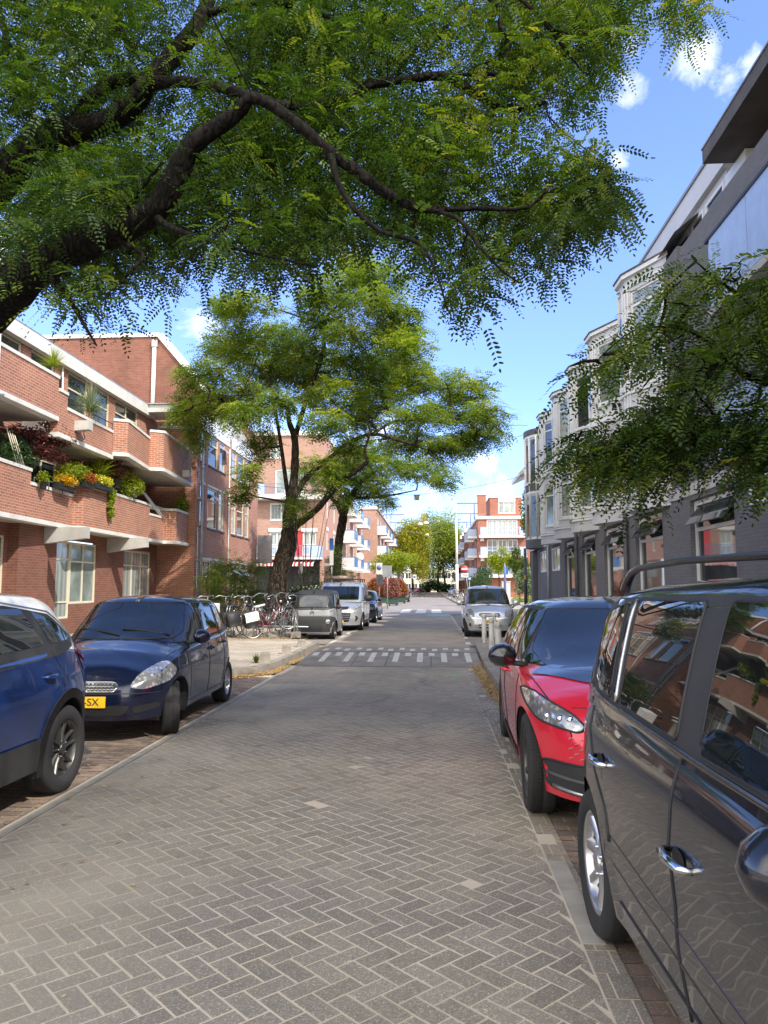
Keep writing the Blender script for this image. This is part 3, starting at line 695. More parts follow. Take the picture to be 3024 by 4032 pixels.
leafcloud('foliage', [tuple(c) for c in cs], [(.4, .62, .2)]*len(cs), 2600, .05, 'leaf_red', 11, t)
g = MB()
for c in cs: g.tube([(-10.9, 18.6, 4.4), (-10.85, 18.7, 5.1), tuple(c)], [.03, .02, .006], 6)
g.build('stem', M['bark'], t)
t = thing('climbing_ivy', 'dark ivy screen on slanting battens at left end of the lower balcony', 'ivy')
cs = [at(80, 900, -10.8), at(120, 960, -10.7), at(170, 1000, -10.7), at(60, 980, -10.6), at(150, 920, -10.8)]
leafcloud('foliage', [tuple(c) for c in cs], [(.25, .55, .35)]*len(cs), 2600, .045, 'leaf_dark', 12, t)
g = MB()
for k in range(4): g.tube([(-10.5, 18.2+k*.12, 5.5-k*.03), (-10.5, 18.8+k*.12, 4.6)], .015, 4)
g.build('batten', M['cream'], t)
t = thing('potted_maple', 'round yellow green bush in a pot on the lower balcony', 'bush')
c = at(470, 1070, -10.5); leafcloud('foliage', [tuple(c), tuple(at(430, 1090, -10.5)), tuple(at(520, 1090, -10.5)), tuple(at(470, 1110, -10.5))], [(.36, .48, .24)]*4, 2900, .034, 'leaf_lime', 13, t)
g = MB(); c2 = at(475, 1190, -10.5); g.tube([tuple(c2), tuple(c)], .02, 6); g.build('stem', M['bark'], t)
def flowerbox(lab, u, v, X, w, fl, seed, group='flower boxes on the lower brick balcony'):
    t = thing('flower_box', lab, 'flower box', group=group); c = at(u, v, X)
    g = MB(); g.box(c.x-.1, c.x+.1, c.y-w/2, c.y+w/2, c.z-.2, c.z-.02); g.build('trough', M['black'], t)
    leafcloud('foliage', (c.x, c.y, c.z+.05), (.24, w/2+.12, .2), 800, .035, 'leaf_lime', seed, t); leafcloud('flowers', (c.x+.05, c.y, c.z+.08), (.24, w/2+.1, .18), 560, .027, fl, seed+1, t, up=1, asp=.9)
    return t
flowerbox('black box of orange flowers hanging left of the balcony step', 420, 1165, -10.45, .95, 'flower_or', 20)
flowerbox('box of red and coral flowers at the brick corner of the balcony', 570, 1150, -10.3, .6, 'flower_re', 22)
flowerbox('box of yellow flowers on the lower balcony beside the trailing plant', 660, 1165, -10.3, 1.3, 'flower_ye', 24)
t = thing('palm_plant', 'bright green fan palm on the lower balcony', 'palm'); c = at(640, 1130, -10.6)
blades('fronds', tuple(c), 110, 1.15, 'leaf_lime', 31, 1.0, .5, .03, t); pot(t, (c.x, c.y, c.z-.35), .16, .3)
t = thing('red_cordyline', 'dark red spiky leaved plant right of the green palm', 'plant'); c = at(755, 1130, -10.45)
blades('fronds', tuple(c), 170, 1.0, 'leaf_red', 32, 1.0, .15, .022, t, up=.1); pot(t, (c.x, c.y, c.z-.35), .16, .3)
t = thing('climbing_plant', 'purple and white flowering climber behind the palm on the lower balcony', 'plant'); c = at(700, 990, -10.9)
leafcloud('foliage', [tuple(c), tuple(at(780, 1020, -10.8)), tuple(at(810, 1090, -10.7))], [(.35, 1.0, .4), (.35, .8, .45), (.35, .5, .45)], 3600, .045, 'leaf_dark', 33, t); leafcloud('flowers', [tuple(c), tuple(at(560, 1010, -10.7))], [(.3, .7, .2), (.1, .2, .15)], 120, .03, 'flower_pk', 34, t)
t = thing('trailing_plant', 'feathery green plant trailing down the brick parapet', 'plant'); c = at(733, 1180, -10.36)
r = np.random.RandomState(5); cs = [(c.x, c.y+r.uniform(-.14, .14), c.z-.12-k*.06) for k in range(16)]
leafcloud('foliage', cs, [(.07, .24-.009*k, .07) for k in range(16)], 2200, .04, 'leaf_lime', 35, t)
t = thing('potted_shrub', 'leafy green shrub with large pots where the lower balcony steps down', 'plant'); c = at(850, 1170, -10.5)
leafcloud('foliage', [tuple(c), tuple(at(900, 1190, -10.5))], [(.3, .9, .5), (.25, .4, .35)], 1900, .05, 'leaf_lime', 36, t)
blades('fronds', tuple(c), 40, .6, 'leaf', 37, parent=t); pot(t, tuple(at(870, 1260, -10.5)), .16, .32, 'dgrey')
t = thing('potted_shrub', 'tall leafy plant in a grey pot at the right end of the lower balcony', 'plant'); c = at(1210, 1250, -10.5)
leafcloud('foliage', [tuple(c), tuple(at(1190, 1310, -10.4))], [(.3, .6, .8), (.3, .5, .4)], 2300, .05, 'leaf_lime', 38, t); pot(t, tuple(at(1200, 1350, -10.4)), .2, .3, 'dgrey')
t = thing('potted_shrub', 'small yellow green bush in a pot left of the trio on the low parapet', 'plant'); c = at(285, 1130, -10.4)
leafcloud('foliage', tuple(c), (.15, .25, .2), 350, .04, 'leaf_lime', 39, t); pot(t, (c.x, c.y, c.z-.3), .1, .2)
t = thing('lavender_bush', 'wispy grey green bush on the upper balcony parapet', 'bush'); c = at(590, 700, -10.2)
blades('fronds', tuple(c), 420, 1.05, 'leaf_grey', 40, 1.0, .35, .006, t, up=.05); leafcloud('foliage', [tuple(at(560, 640, -10.2)), tuple(at(620, 660, -10.2)), tuple(at(600, 720, -10.15))], [(.2, .5, .28)]*3, 2200, .022, 'leaf_grey', 41, t, asp=.25); g = MB(); g.box(c.x-.3, c.x-.05, c.y-.5, c.y+.5, c.z-.45, c.z-.2); g.build('trough', M['black'], t)
t = thing('ornamental_grass', 'pale wispy grass on the top left parapet of the upper balcony', 'grass plant'); c = at(350, 400, -10.2)
blades('fronds', tuple(c), 260, .6, 'leaf_lime', 42, 1.0, .3, .005, t, up=.1); g = MB(); g.box(c.x-.3, c.x-.05, c.y-.6, c.y+.6, c.z-.45, c.z-.15); g.build('trough', M['black'], t)
# ---------------------------------------------------------------- grey building with bays
GB = thing('grey_bay_building', 'grey painted brick building with stepped grey bay windows and dark canopy', 'building')
Xw = 5.6
GW = [(30.7, 32.85), (26.75, 29.1), (22.9, 25.4), (19.0, 21.5), (14.55, 17.0)]
SW = [(38.1, 40.0), (34.1, 36.3)]
g = MB()
g.wall('X', Xw, -8, 41.3, 0, 3.55, [(a, b, .35, 3.45) for a, b in GW]+[(a, b, 2.3, 3.38) for a, b in SW]+[(10.5, 13.85, 3.02, 3.5)], depth=.2, side=-1)
g.wall('X', Xw, 43, 44, 0, 3.55, [], side=-1); g.wall('X', Xw+.9, 41.3, 43, 0, 3.55, [], side=-1); g.box(Xw, Xw+.9, 41.2, 41.3, 0, 3.55); g.box(Xw, Xw+.9, 43, 43.1, 0, 3.55)
g.wall('Y', 44, Xw, 14, 0, 9.3, [], side=1)
g.build('ground_wall', M['brick_grey'], GB)
g = MB(); g.box(Xw+.05, Xw+.3, -8, 17.2, 3.82, 9.2); g.box(Xw+.002, Xw+.3, 17.2, 44, 3.56, 9.3); g.build('upper_wall', M['brick_grey'], GB)
g = MB(); g.box(Xw-.03, Xw+.3, -8, 44, 3.56, 3.82); g.build('concrete_band', M['conc_grey'], GB)
for a, b in GW:
    o = window(GB, 'X', Xw, -1, a, b, .37, 3.43, (1,), (5.2, 1.3), 'greyw2', 'glass', inset=.16, fw=.1)
    g = MB()   # open hopper light
    y0, y1 = a+.12, b-.12
    g.add([(Xw+.12, y0, 3.28), (Xw+.12, y1, 3.28), (Xw-.16, y1, 2.92), (Xw-.16, y0, 2.92), (Xw+.14, y0, 3.26), (Xw+.14, y1, 3.26), (Xw-.14, y1, 2.9), (Xw-.14, y0, 2.9)], [(0, 1, 2, 3), (7, 6, 5, 4), (2, 1, 5, 6), (0, 3, 7, 4), (3, 2, 6, 7), (1, 0, 4, 5)])
    g.build('hopper_light', M['glass'], o)
    g = MB(); g.box(Xw-.02, Xw+.16, y0-.1, y0-.02, 2.55, 2.62); g.build('bracket', M['dgrey'], o)
    g = MB(); g.box(Xw+.20, Xw+.24, b-.75, b-.12, .5, 2.75); g.build('blind', M['greyw'], o)
for a, b in SW: window(GB, 'X', Xw, -1, a, b, 2.32, 3.36, (1, 1), (1,), 'greyw2', 'curtain', inset=.06, fw=.07)
window(GB, 'X', Xw, -1, 10.5, 13.85, 3.03, 3.5, (1, 1), (1,), 'greyw2', 'glass', inset=.06, fw=.07)
g = MB(); g.box(Xw+.95, Xw+1.0, 41.4, 42.9, 0, 2.4); g.build('door', M['dgrey'], GB)
def bay(y1, dummy, z0, z1, tall=False):
    """far return, narrow front, long face turned towards the street's near end with the window"""
    X1 = Xw+.05; A = Vector((5.0, y1, 0)); B = Vector((5.02, y1-.62, 0)); C_ = Vector((X1, y1-2.05, 0)); D_ = Vector((X1, y1+.85, 0))
    pl = [D_, A, B, C_]
    g = MB(); fl = [(4.3, 6.02), (7.1, 8.95)] if not tall else [(4.3, 6.02), (6.9, 9.1)]
    d = (C_-B); L = d.length; t = d/L; Mx = Matrix.Translation(B) @ Matrix(((t.x, -t.y, 0, 0), (t.y, t.x, 0, 0), (0, 0, 1, 0), (0, 0, 0, 1)))
    w = MB(); w0, w1 = .2, L-.22
    w.wall('Y', 0, 0, L, z0, z1, [(w0, w1, a, b) for a, b in fl], depth=.1, side=-1, rmi=1); g.add([Mx @ Vector(p) for p in w.v], w.f, 0); 
    for p, q in ((A, D_), (B, A)): g.quad((q.x, q.y, z0), (p.x, p.y, z0), (p.x, p.y, z1), (q.x, q.y, z1))
    g.add([(p.x, p.y, z0) for p in pl], [(0, 1, 2, 3)], 1); g.add([(p.x, p.y, z1) for p in pl], [(3, 2, 1, 0)])
    o = g.build('bay_window', [M['greyw'], M['greyw2']], GB)
    m = MB(); cen = (A+B+C_+D_)/4
    for zz, h, e in ((z0+.36, .06, .07), (z0+.46, .03, .035), (6.45, .07, .06), (6.56, .22, .02), (z1-.3, .05, .035), (z1-.02, .11, .09)):
        q = [(D_.x, D_.y+e), (A.x-e, A.y+e*.4), (B.x-e, B.y-e*.5), (C_.x, C_.y-e*1.2)]; m.prism(q, zz, zz+h)
    for a0 in (.0, .1, L-.16):
        m.box(a0, a0+.06, -.035, .01, z0+.5, z1-.3, M=Mx)
    for yy in (y1-.08, y1-.5): m.box(4.965, 5.02, yy, yy+.07, z0+.5, z1-.3)
    for a, b in fl: m.box(w0-.06, w1+.06, -.035, .01, a-.08, a-.002, M=Mx); m.box(w0-.02, w1+.02, -.015, .01, a-.52, a-.49, M=Mx)
    m.build('moulding', M['greyw2'], o)
    m = MB(); q = [(D_.x, D_.y+.12), (A.x-.12, A.y+.05), (B.x-.12, B.y-.06), (C_.x, C_.y-.14)]; m.prism(q, z1+.092, z1+.13); m.build('flashing', M['dgrey'], o)
    for k, (a, b) in enumerate(fl):
        f = MB()
        for (p0, p1, q0, q1) in ((w0, w1, a, a+.06), (w0, w1, b-.06, b), (w0, w0+.06, a+.06, b-.06), (w1-.06, w1, a+.06, b-.06), (w0+.06, w1-.06, b-.42, b-.36)): f.box(p0, p1, .03, .09, q0, q1, M=Mx)
        wo_ = f.build('window', M['greyw2'], o)
        f = MB(); f.box(w0+.03, w1-.03, .06, .075, a+.03, b-.03, M=Mx); f.build('pane', M[('glass', 'curtain', 'glass_b')[int(y1*7+k) % 3]], wo_)
        f = MB(); f.box(4.985, 5.0, y1-.42, y1-.14, a, b-.5); f.build('pane', M['glass'], wo_)
for y1, y0, z1 in ((35.5, 31.95, 9.3), (31.55, 28.2, 9.3), (27.85, 24.5, 9.3), (24.2, 20.75, 9.32), (20.2, 17.1, 9.5)): bay(y1, y0, 3.5, z1, z1 > 9.4)
# curved corner
g = MB(); tw = []; cx, cy, R_ = 6.55, 40.1, 1.62
def arcp(r, a0=100, a1=262, n=26): return [(cx+r*math.cos(math.radians(a)), cy+r*math.sin(math.radians(a))) for a in np.linspace(a0, a1, n)]
def cyl(mb, r, z0, z1, mi=0): mb.prism(arcp(r)+[(cx+1.2, cy-r), (cx+1.2, cy+r)], z0, z1, mi)
cyl(g, R_, 3.9, 9.35)
o = g.build('round_corner', M['greyw'], GB)
for a_ in ((R_+.06, 3.55, 3.98), (R_+.07, 6.45, 6.78), (R_+.09, 9.35, 9.62)): g = MB(); cyl(g, *a_); g.build('dark_band', M['dgrey'], o)
g = MB(); cyl(g, R_+.04, 3.985, 4.08); cyl(g, R_+.04, 6.785, 6.86); cyl(g, R_+.04, 6.3, 6.445); cyl(g, R_+.04, 9.2, 9.345)
for a in range(168, 262, 18): 
    g.tube([(cx+(R_+.03)*math.cos(math.radians(a)), cy+(R_+.03)*math.sin(math.radians(a)), 4.0), (cx+(R_+.03)*math.cos(math.radians(a)), cy+(R_+.03)*math.sin(math.radians(a)), 9.3)], .05, 6)
g.build('moulding', M['greyw2'], o)
g = MB()
for a in range(168, 250, 18):
    for z0, z1 in ((4.15, 6.2), (6.95, 9.1)):
        p = [(cx+(R_+.02)*math.cos(math.radians(b)), cy+(R_+.02)*math.sin(math.radians(b))) for b in (a+3.5, a+14.5)]
        g.quad((p[0][0], p[0][1], z0), (p[1][0], p[1][1], z0), (p[1][0], p[1][1], z1), (p[0][0], p[0][1], z1))
g.build('pane', M['glass'], o)
g = MB(); g.add([(4.9, 42.4, 7.75), (4.9, 47, 7.75), (6.8, 47, 8.6), (6.8, 42.4, 8.6), (4.9, 42.4, 7.95), (4.9, 47, 7.95), (6.8, 47, 9.2), (6.8, 42.4, 9.2)], [(3, 2, 1, 0), (4, 5, 6, 7), (0, 1, 5, 4), (3, 0, 4, 7), (1, 2, 6, 5)]); g.build('eave', M['white'], GB)
# set back top floor, fascia, canopy and balconies
g = MB(); Xt = 6.05
TW = [(17.7, 18.6), (16.75, 17.55), (15.55, 16.6)]
g.wall('X', Xt, 15.35, 22, 9.0, 10.1, [(a, b, 8.6, 9.95) for a, b in TW], depth=.1, side=-1); g.wall('X', Xt+.2, -8, 15.3, 6.9, 10.1, [(8, 13, 7.1, 9.4)], depth=.1, side=-1)
g.wall('X', Xt, 15.35, 19, 7.0, 9.0, [(a, b, 8.6, 9.95) for a, b in TW], depth=.1, side=-1)
g.build('top_wall', M['greyw'], GB)
for a, b in TW: window(GB, 'X', Xt, -1, a, b, 8.6, 9.95, (1,), (1,), 'greyw2', 'glass', inset=.06, fw=.07)
window(GB, 'X', Xt+.2, -1, 8, 13, 7.1, 9.4, (1, 1, 1), (1,), 'greyw2', 'glass', inset=.06, fw=.08)
g = MB(); g.box(Xt-.12, Xt+3, 15.0, 22.3, 10.1, 10.62); g.box(Xt-.16, Xt+3, 15.0, 22.4, 10.63, 10.7, 1); g.add([(5.55, 22.3, 9.4), (5.55, 36, 9.4), (7.5, 36, 10.9), (7.5, 22.3, 10.9)], [(3, 2, 1, 0)], 1); g.add([(5.5, 17, 9.55), (5.5, 22.3, 9.4), (6.05, 22.3, 10.0), (6.05, 17, 10.0)], [(3, 2, 1, 0)], 1)
g.build('fascia', [M['greyw'], M['zinc']], GB)
g = MB(); g.box(5.4, 8.5, -8, 14.85, 9.92, 10.2); g.box(5.38, 8.5, -8, 14.87, 10.203, 10.24, 1); g.build('canopy', [plain('dark_soffit', (.085, .08, .078), .9, var=.3, scale=1.5), M['zinc']], GB)
g = MB(); g.box(6.0, 6.2, 14.3, 15.3, 6.9, 9.9); g.build('corner_post', M['white'], GB)
g = MB(); g.box(6.21, 6.3, 5, 14.3, 6.9, 9.9); g.build('balcony_back_wall', plain('brown_board', (.16, .10, .07), .8), GB)
for zs, zt in ((3.84, 5.2), (6.75, 8.3)):
    g = MB(); g.box(5.35, 6.2, -8, 14.75, zs, zs+.14); o = g.build('balcony', M['conc_grey'], GB)
    g = MB(); y = -8
    while y < 14.6: g.box(5.36, 5.39, y, min(y+1.72, 14.75), zs+.16, zt-.06); y += 1.74
    g.box(5.4, 5.95, 14.72, 14.75, zs+.16, zt-.06)
    g.build('panel', M['paleblue'], o)
    g = MB(); g.box(5.34, 5.42, -8, 14.8, zt-.06, zt); g.box(5.4, 6.0, 14.7, 14.78, zt-.06, zt); g.build('handrail', M['black'], o)
for yy in (36.8, 29.7, 22.2):
    g = MB(); g.tube([(Xw-.1, yy, 0), (Xw-.1, yy, 3.75)], .065, 10)
    for z in (.8, 1.9, 3.0): g.lathe([(.075, z), (.075, z+.05)], (Xw-.1, yy, 0), n=10)
    g.build('drainpipe', M['zinc'] if yy > 30 else M['dgrey'], GB)
t = thing('low_shrubs', 'low dark shrubs along the foot of the grey brick wall', 'shrubs')
leafcloud('foliage', [(5.25, y, .5) for y in range(17, 41)], [(.3, .6, .42)]*24, 9000, .05, 'leaf_dark', 51, t)

# ---------------------------------------------------------------- far buildings
def pane_win(parent, axis, c, side, a0, a1, z0, z1, cols=(1, 1), gm='curtain', fm='white', fw=.12):
    return window(parent, axis, c, side, a0, a1, z0, z1, cols, (1,), fm, gm, inset=.12, fw=fw)
# corner block with striped awning
CB = thing('corner_shop_building', 'brown brick corner building with striped awning and pale blue balconies behind the leaning tree', 'building')
Yc = 67
XS = [(-14.25, -12.95), (-11.3, -10.1)]
g = MB()
g.wall('Y', Yc, -17, -9.4, 4.1, 15, [(a, b, 4.3, 6.4) for a, b in XS]+[(-12.1, -11.35, 4.3, 6.5), (-14.25, -12.2, 7.4, 8.95), (-13.8, -11.2, 9.7, 12), (-14.3, -13.2, 12.9, 14.3)], depth=.2, side=-1)
g.wall('X', -9.4, 67, 80, 4.1, 15, [(68.6, 69.4, z, z+1.7) for z in (4.9, 7.7, 10.6)]+[(73.5, 74.5, z, z+1.7) for z in (4.9, 7.7, 10.6)], depth=.15, mi=1)
g.wall('X', -9.6, 80, 108, 0, 11.4, [(a, a+1.2, z, z+1.9) for a in (82, 86, 90, 94, 98, 102, 105.5) for z in (4.4, 7.3, 9.3)], depth=.15, mi=1)
g.box(-17, -9.42, 67.21, 80, 14.9, 15.0)
g.box(-17, -9.7, 79.9, 108, 11.3, 11.4); g.box(-9.75, -9.4, 66.9, 67.3, 0, 4.1)
g.wall('Y', 80, -17, -9.4, 11.4, 15, side=1, mi=0)
g.build('wall', [M['brick_far'], M['brick_pink']], CB)
g = MB(); g.box(-17, -9.3, 66.8, 80.1, 15.0, 15.4); g.box(-17, -9.5, 80.1, 108, 11.4, 11.8); g.build('cornice', M['white'], CB)
for a, b in XS:
    pane_win(CB, 'Y', Yc, -1, a, b, 5.2, 6.4, gm='curtain'); pane_win(CB, 'Y', Yc, -1, a, b, 4.3, 5.15, gm='paleblue')
    g = MB(); g.box(a-.1, b+.1, 66.9, 67, 6.42, 6.72); g.build('roller_box', M['white'], CB)
pane_win(CB, 'Y', Yc, -1, -14.25, -12.2, 7.45, 8.95); pane_win(CB, 'Y', Yc, -1, -13.8, -11.2, 9.75, 12, (1, 1, 1), 'glass_b'); pane_win(CB, 'Y', Yc, -1, -14.3, -13.2, 12.95, 14.3, gm='glass_b')
g = MB(); g.box(-12.1, -11.35, 67.1, 67.15, 4.3, 6.5); g.build('door', M['red'], CB)
for a in (68.6, 73.5):
    for z in (4.9, 7.7, 10.6):
        window(CB, 'X', -9.4, 1, a, a+.9, z, z+1.7, (1,), (1,), 'white', 'curtain', fw=.12); g = MB(); g.box(-9.4, -9.36, a-.1, a+1, z+1.72, z+2.05); g.build('lintel', M['white'], CB)
for a in (82, 86, 90, 94, 98, 102, 105.5):
    for z in (4.4, 7.3, 9.3): window(CB, 'X', -9.6, 1, a, a+1.2, z, z+1.9, (1, 1), (1,), 'white', 'curtain' if (a+z) % 2 > 1 else 'glass', fw=.14)
def boxbalc(parent, x0, x1, y0, y1, z, pm='paleblue', pm2=None, h=1.0, slab=.3):
    g = MB(); g.box(x0, x1, y0, y1, z, z+slab); o = g.build('balcony', M['white'], parent)
    g = MB(); e = .05
    if x1-x0 > y1-y0: parts = ((x0, x1, y0, y0+e), (x0, x0+e, y0+e, y1), (x1-e, x1, y0+e, y1))
    else: parts = ((x1-e, x1, y0, y1), (x0, x1-e, y0, y0+e), (x0, x1-e, y1-e, y1))
    for k, p in enumerate(parts): g.box(*p, z+slab+.03, z+slab+h, 0 if k == 0 else 1)
    g.build('panel', [M[pm], M[pm2 or pm]], o)
    g = MB()
    for p in parts: g.box(p[0]-.01, p[1]+.01, p[2]-.01, p[3]+.01, z+slab+h, z+slab+h+.06)
    g.build('handrail', M['blue'], o); return o
# front balconies
g = MB(); g.box(-17, -9.5, 65.8, 67, 3.95, 4.12); o = g.build('balcony', M['white'], CB)
g = MB(); g.box(-15.9, -14.9, 65.78, 65.83, 4.15, 5.1); g.box(-10.5, -9.55, 65.78, 65.83, 4.15, 5.1); g.box(-9.55, -9.5, 65.8, 67, 4.15, 5.1); g.build('panel', M['paleblue'], o)
g = MB()
for k in range(30): x = -14.8+k*.145; g.box(x, x+.03, 65.8, 65.83, 4.12, 5.08)
g.box(-17, -9.5, 65.78, 65.84, 5.1, 5.16); g.build('handrail', M['bluesteel'], o)
g = MB(); g.box(-16, -9.4, 65.8, 67, 9.2, 9.6); o = g.build('balcony', M['white'], CB)
g = MB(); g.box(-15.3, -14.5, 65.78, 65.83, 9.62, 10.5); g.build('panel', M['paleblue'], o)
g = MB()
for k in range(34): x = -14.5+k*.145; g.box(x, x+.03, 65.8, 65.83, 9.6, 10.5)
g.box(-16, -9.5, 65.78, 65.84, 10.5, 10.56); g.build('handrail', M['bluesteel'], o)
for y in (82, 90, 99): 
    for z in (3.4, 6.3, 9.2): boxbalc(CB, -9.6, -8.2, y, y+3.6, z, 'blueglass', 'greyw')
# shopfront
g = MB(); g.box(-17, -9.6, 67.6, 67.8, 0, 4.0); g.box(-17, -9.6, 66.9, 68, 3.85, 3.94)
for x in (-16, -14.2, -12.4, -10.9): g.box(x, x+.1, 67.5, 67.6, 0, 3.9)
g.build('shop_front', M['black'], CB)
g = MB(); y0 = 67.0
for k in range(34):
    x = -15.9+k*.17; g.add([(x, y0, 3.95), (x+.17, y0, 3.95), (x+.17, y0-1.5, 3.55), (x, y0-1.5, 3.55)], [(3, 2, 1, 0)], k % 2); g.quad((x, y0-1.5, 3.35), (x+.17, y0-1.5, 3.35), (x+.17, y0-1.5, 3.55), (x, y0-1.5, 3.55), k % 2)
g.build('awning', [M['red'], M['white']], CB)
g = MB(); g.lathe([(0, 0), (.5, .06), (.55, .1), (.0, .12)], (-9.0, 96, 5.3), axis='Y', n=18); g.build('satellite_dish', M['white'], CB)
# brick slab block further on
LB = thing('brick_flats', 'brown brick flats with blank end wall, white band and blue street balconies on the left', 'flats')
g = MB(); g.wall('Y', 108, -20, -7.7, 0, 12.5, [], side=-1)
ws = [(a, a+2.2, z, z+1.9) for a in range(110, 186, 6) for z in (1, 3.9, 6.8, 9.7)]
g.wall('X', -7.7, 108, 190, 0, 12.5, ws, depth=.15, mi=1); g.box(-20, -7.8, 108.1, 190, 12.3, 12.4); g.build('wall', [M['brick_far'], M['brick_pink']], LB)
g = MB(); g.box(-20, -7.75, 107.9, 108, 4.5, 4.9); g.box(-20, -7.5, 107.8, 190, 12.5, 12.9); g.build('white_band', M['white'], LB)
for w_ in ws:
    if w_[3] > 2: window(LB, 'X', -7.7, 1, w_[0], w_[1], w_[2], w_[3], (1, 1), (1,), 'white', 'glass', fw=.15)
for y in (109.5, 118, 127, 140, 155, 170):
    for z in (3.2, 6.1, 9.0): boxbalc(LB, -7.7, -6.4, y, y+4, z, 'blueglass', 'greyw')
for k, (y, h) in enumerate(((112, 16.0), (122, 15.8), (134, 15.7), (148, 15.6), (165, 15.5))):
    g = MB(); g.box(-7.9, -7.7, y, y+.2, 12.9, h-.25); g.box(-9.2, -5.2, y, y+.2, h-.25, h); g.build('hoisting_frame', M['bluesteel'], LB)
# right apartment block
RB = thing('balcony_apartments', 'red brick apartments with white slabs and pale blue glass balconies beyond the side street', 'apartments')
g = MB(); Yr = 108
fl = (3.15, 5.9, 8.65)
op = [(7.75, 9.2), (9.25, 10.5), (10.6, 12.0)]
g.wall('Y', Yr, 6.5, 22, 0, 11.0, [(a, b, z, z+2.25) for a, b in op for z in fl], depth=.2, side=-1)
g.wall('X', 6.5, 108, 136, 0, 11.0, [(a, a+1.6, z, z+1.9) for a in (109.5, 114, 119, 124, 130) for z in (3.6, 6.4, 9.0)], depth=.2, side=-1); g.box(6.6, 22, 108.1, 136, 10.9, 11.0)
g.wall('X', 6.5, 136, 136.1, 0, 11, [], side=-1)
g.wall('Y', 109.5, 8.3, 12.7, 11.4, 14.2, [(9.5, 11.9, 11.9, 13.7)], side=-1, depth=.15); g.wall('X', 8.3, 109.5, 120, 11.4, 14.2, [], side=-1); g.box(8.3, 12.7, 109.6, 120, 14.1, 14.2)
g.box(6.55, 7.7, 108.3, 109.6, 11.4, 14.45); g.box(11.9, 12.9, 110.5, 111.5, 11.4, 14.4)
g.build('wall', M['brick_rfar'], RB)
g = MB(); g.box(6.3, 22, 107.8, 136, 11.0, 11.42); g.box(6.45, 7.8, 108.2, 109.7, 14.45, 14.55); g.box(9.5, 11.9, 109.4, 109.5, 13.6, 14.25); g.box(8.2, 12.8, 109.4, 120, 14.2, 14.28); g.build('cornice', M['white'], RB)
window(RB, 'Y', 109.5, -1, 9.5, 11.9, 11.9, 13.6, (1, 1, 1), (1,), 'white', 'glass_b', fw=.12)
for a, b in op:
    for k, z in enumerate(fl): window(RB, 'Y', Yr, -1, a, b, z, z+2.25, (1, 1), (1, 2) if b != 10.5 else (1,), 'white', 'curtain' if k == 2 else 'glass_b' if k == 0 else 'glass', fw=.12)
for z in (2.85, 5.6, 8.35):
    g = MB(); g.box(6.6, 13.1, 106.6, 108, z, z+.3); o = g.build('balcony', M['white'], RB)
    g = MB(); g.box(6.75, 7.7, 106.6, 106.65, z+.35, z+1.4); g.box(12.1, 13.05, 106.6, 106.65, z+.35, z+1.4); g.box(13.0, 13.05, 106.65, 108, z+.35, z+1.4); g.build('panel', M['paleblue'], o)
    g = MB(); g.box(6.75, 13.05, 106.58, 106.66, z+1.4, z+1.46)
    for k in range(40): g.box(7.75+k*.11, 7.775+k*.11, 106.6, 106.63, z+.35, z+1.4)
    g.build('railing', M['paleblue'], o)
    g = MB(); g.box(6.8, 7.3, 107.5, 107.95, z-.45, z-.02); g.build('boiler_box', M['white'], o)
    for y in (110, 119): boxbalc(RB, 5.2, 6.5, y, y+3.6, z+.1, 'bluesteel', 'paleblue')
for a in (109.5, 114, 119, 124, 130):
    for z in (3.6, 6.4, 9.0): window(RB, 'X', 6.5, -1, a, a+1.6, z, z+1.9, (1, 1), (1,), 'white', 'glass', fw=.15)
for (y, x0, x1, h) in ((113, 3.7, 8, 13.9), (124, 3.6, 7.6, 13.4), (138, 3.2, 7.6, 13.2)):
    g = MB(); g.box(6.2, 6.4, y, y+.2, 11.4, h-.2); g.box(x0, x1, y, y+.2, h-.2, h); g.build('hoisting_frame', M['bluesteel'], RB)
g = MB(); g.lathe([(.5, 14.28), (.5, 14.7), (.7, 14.75), (.6, 15.1), (0, 15.2)], (10.4, 111, 0), n=14); g.build('roof_vent', M['conc'], RB)
R2 = thing('brick_flats', 'dark brown brick flats with blue balconies behind the white lamp post', 'flats')
g = MB(); g.box(7.0, 20, 136.2, 200, 0, 11.4)
for y in (137, 146, 156, 168): g.box(5.9, 7.0, y, y+3, 0, 11.2)
g.build('wall', M['brick_dark'], R2)
g = MB(); g.box(6.8, 20, 136.15, 200, 11.4, 11.8)
for y in (137, 146, 156, 168): g.box(5.8, 7.0, y-.1, y+3.1, 11.2, 11.9)
g.build('cornice', M['white'], R2)
for y in (141, 150, 161, 174, 184):
    for z in (2.8, 5.6, 8.4): boxbalc(R2, 5.2, 7.0, y, y+3.6, z, 'bluesteel', 'paleblue')
EB = thing('end_building', 'low cream and white building closing the street behind the island trees', 'building')
g = MB(); g.wall('Y', 235, -12, 12, 0, 6.6, [(a, a+1.8, z, z+2) for a in range(-10, 10, 2) for z in (.6, 3.9)], side=-1, depth=.2); g.box(-12, 12, 235.3, 240, 0, 6.5); g.build('wall', plain('cream_wall', (.55, .50, .38), .8), EB)
for a in range(-10, 10, 2):
    for z in (.6, 3.9): window(EB, 'Y', 235, -1, a, a+1.8, z, z+2, (1, 1), (1,), 'white', 'glass', fw=.15)
t = tag(MB().box(-8, -2.5, 598, 604, 0, 58).build('tower_block', M['brick_far']), 'distant pale tower top showing above the trees at the street end', 'tower')

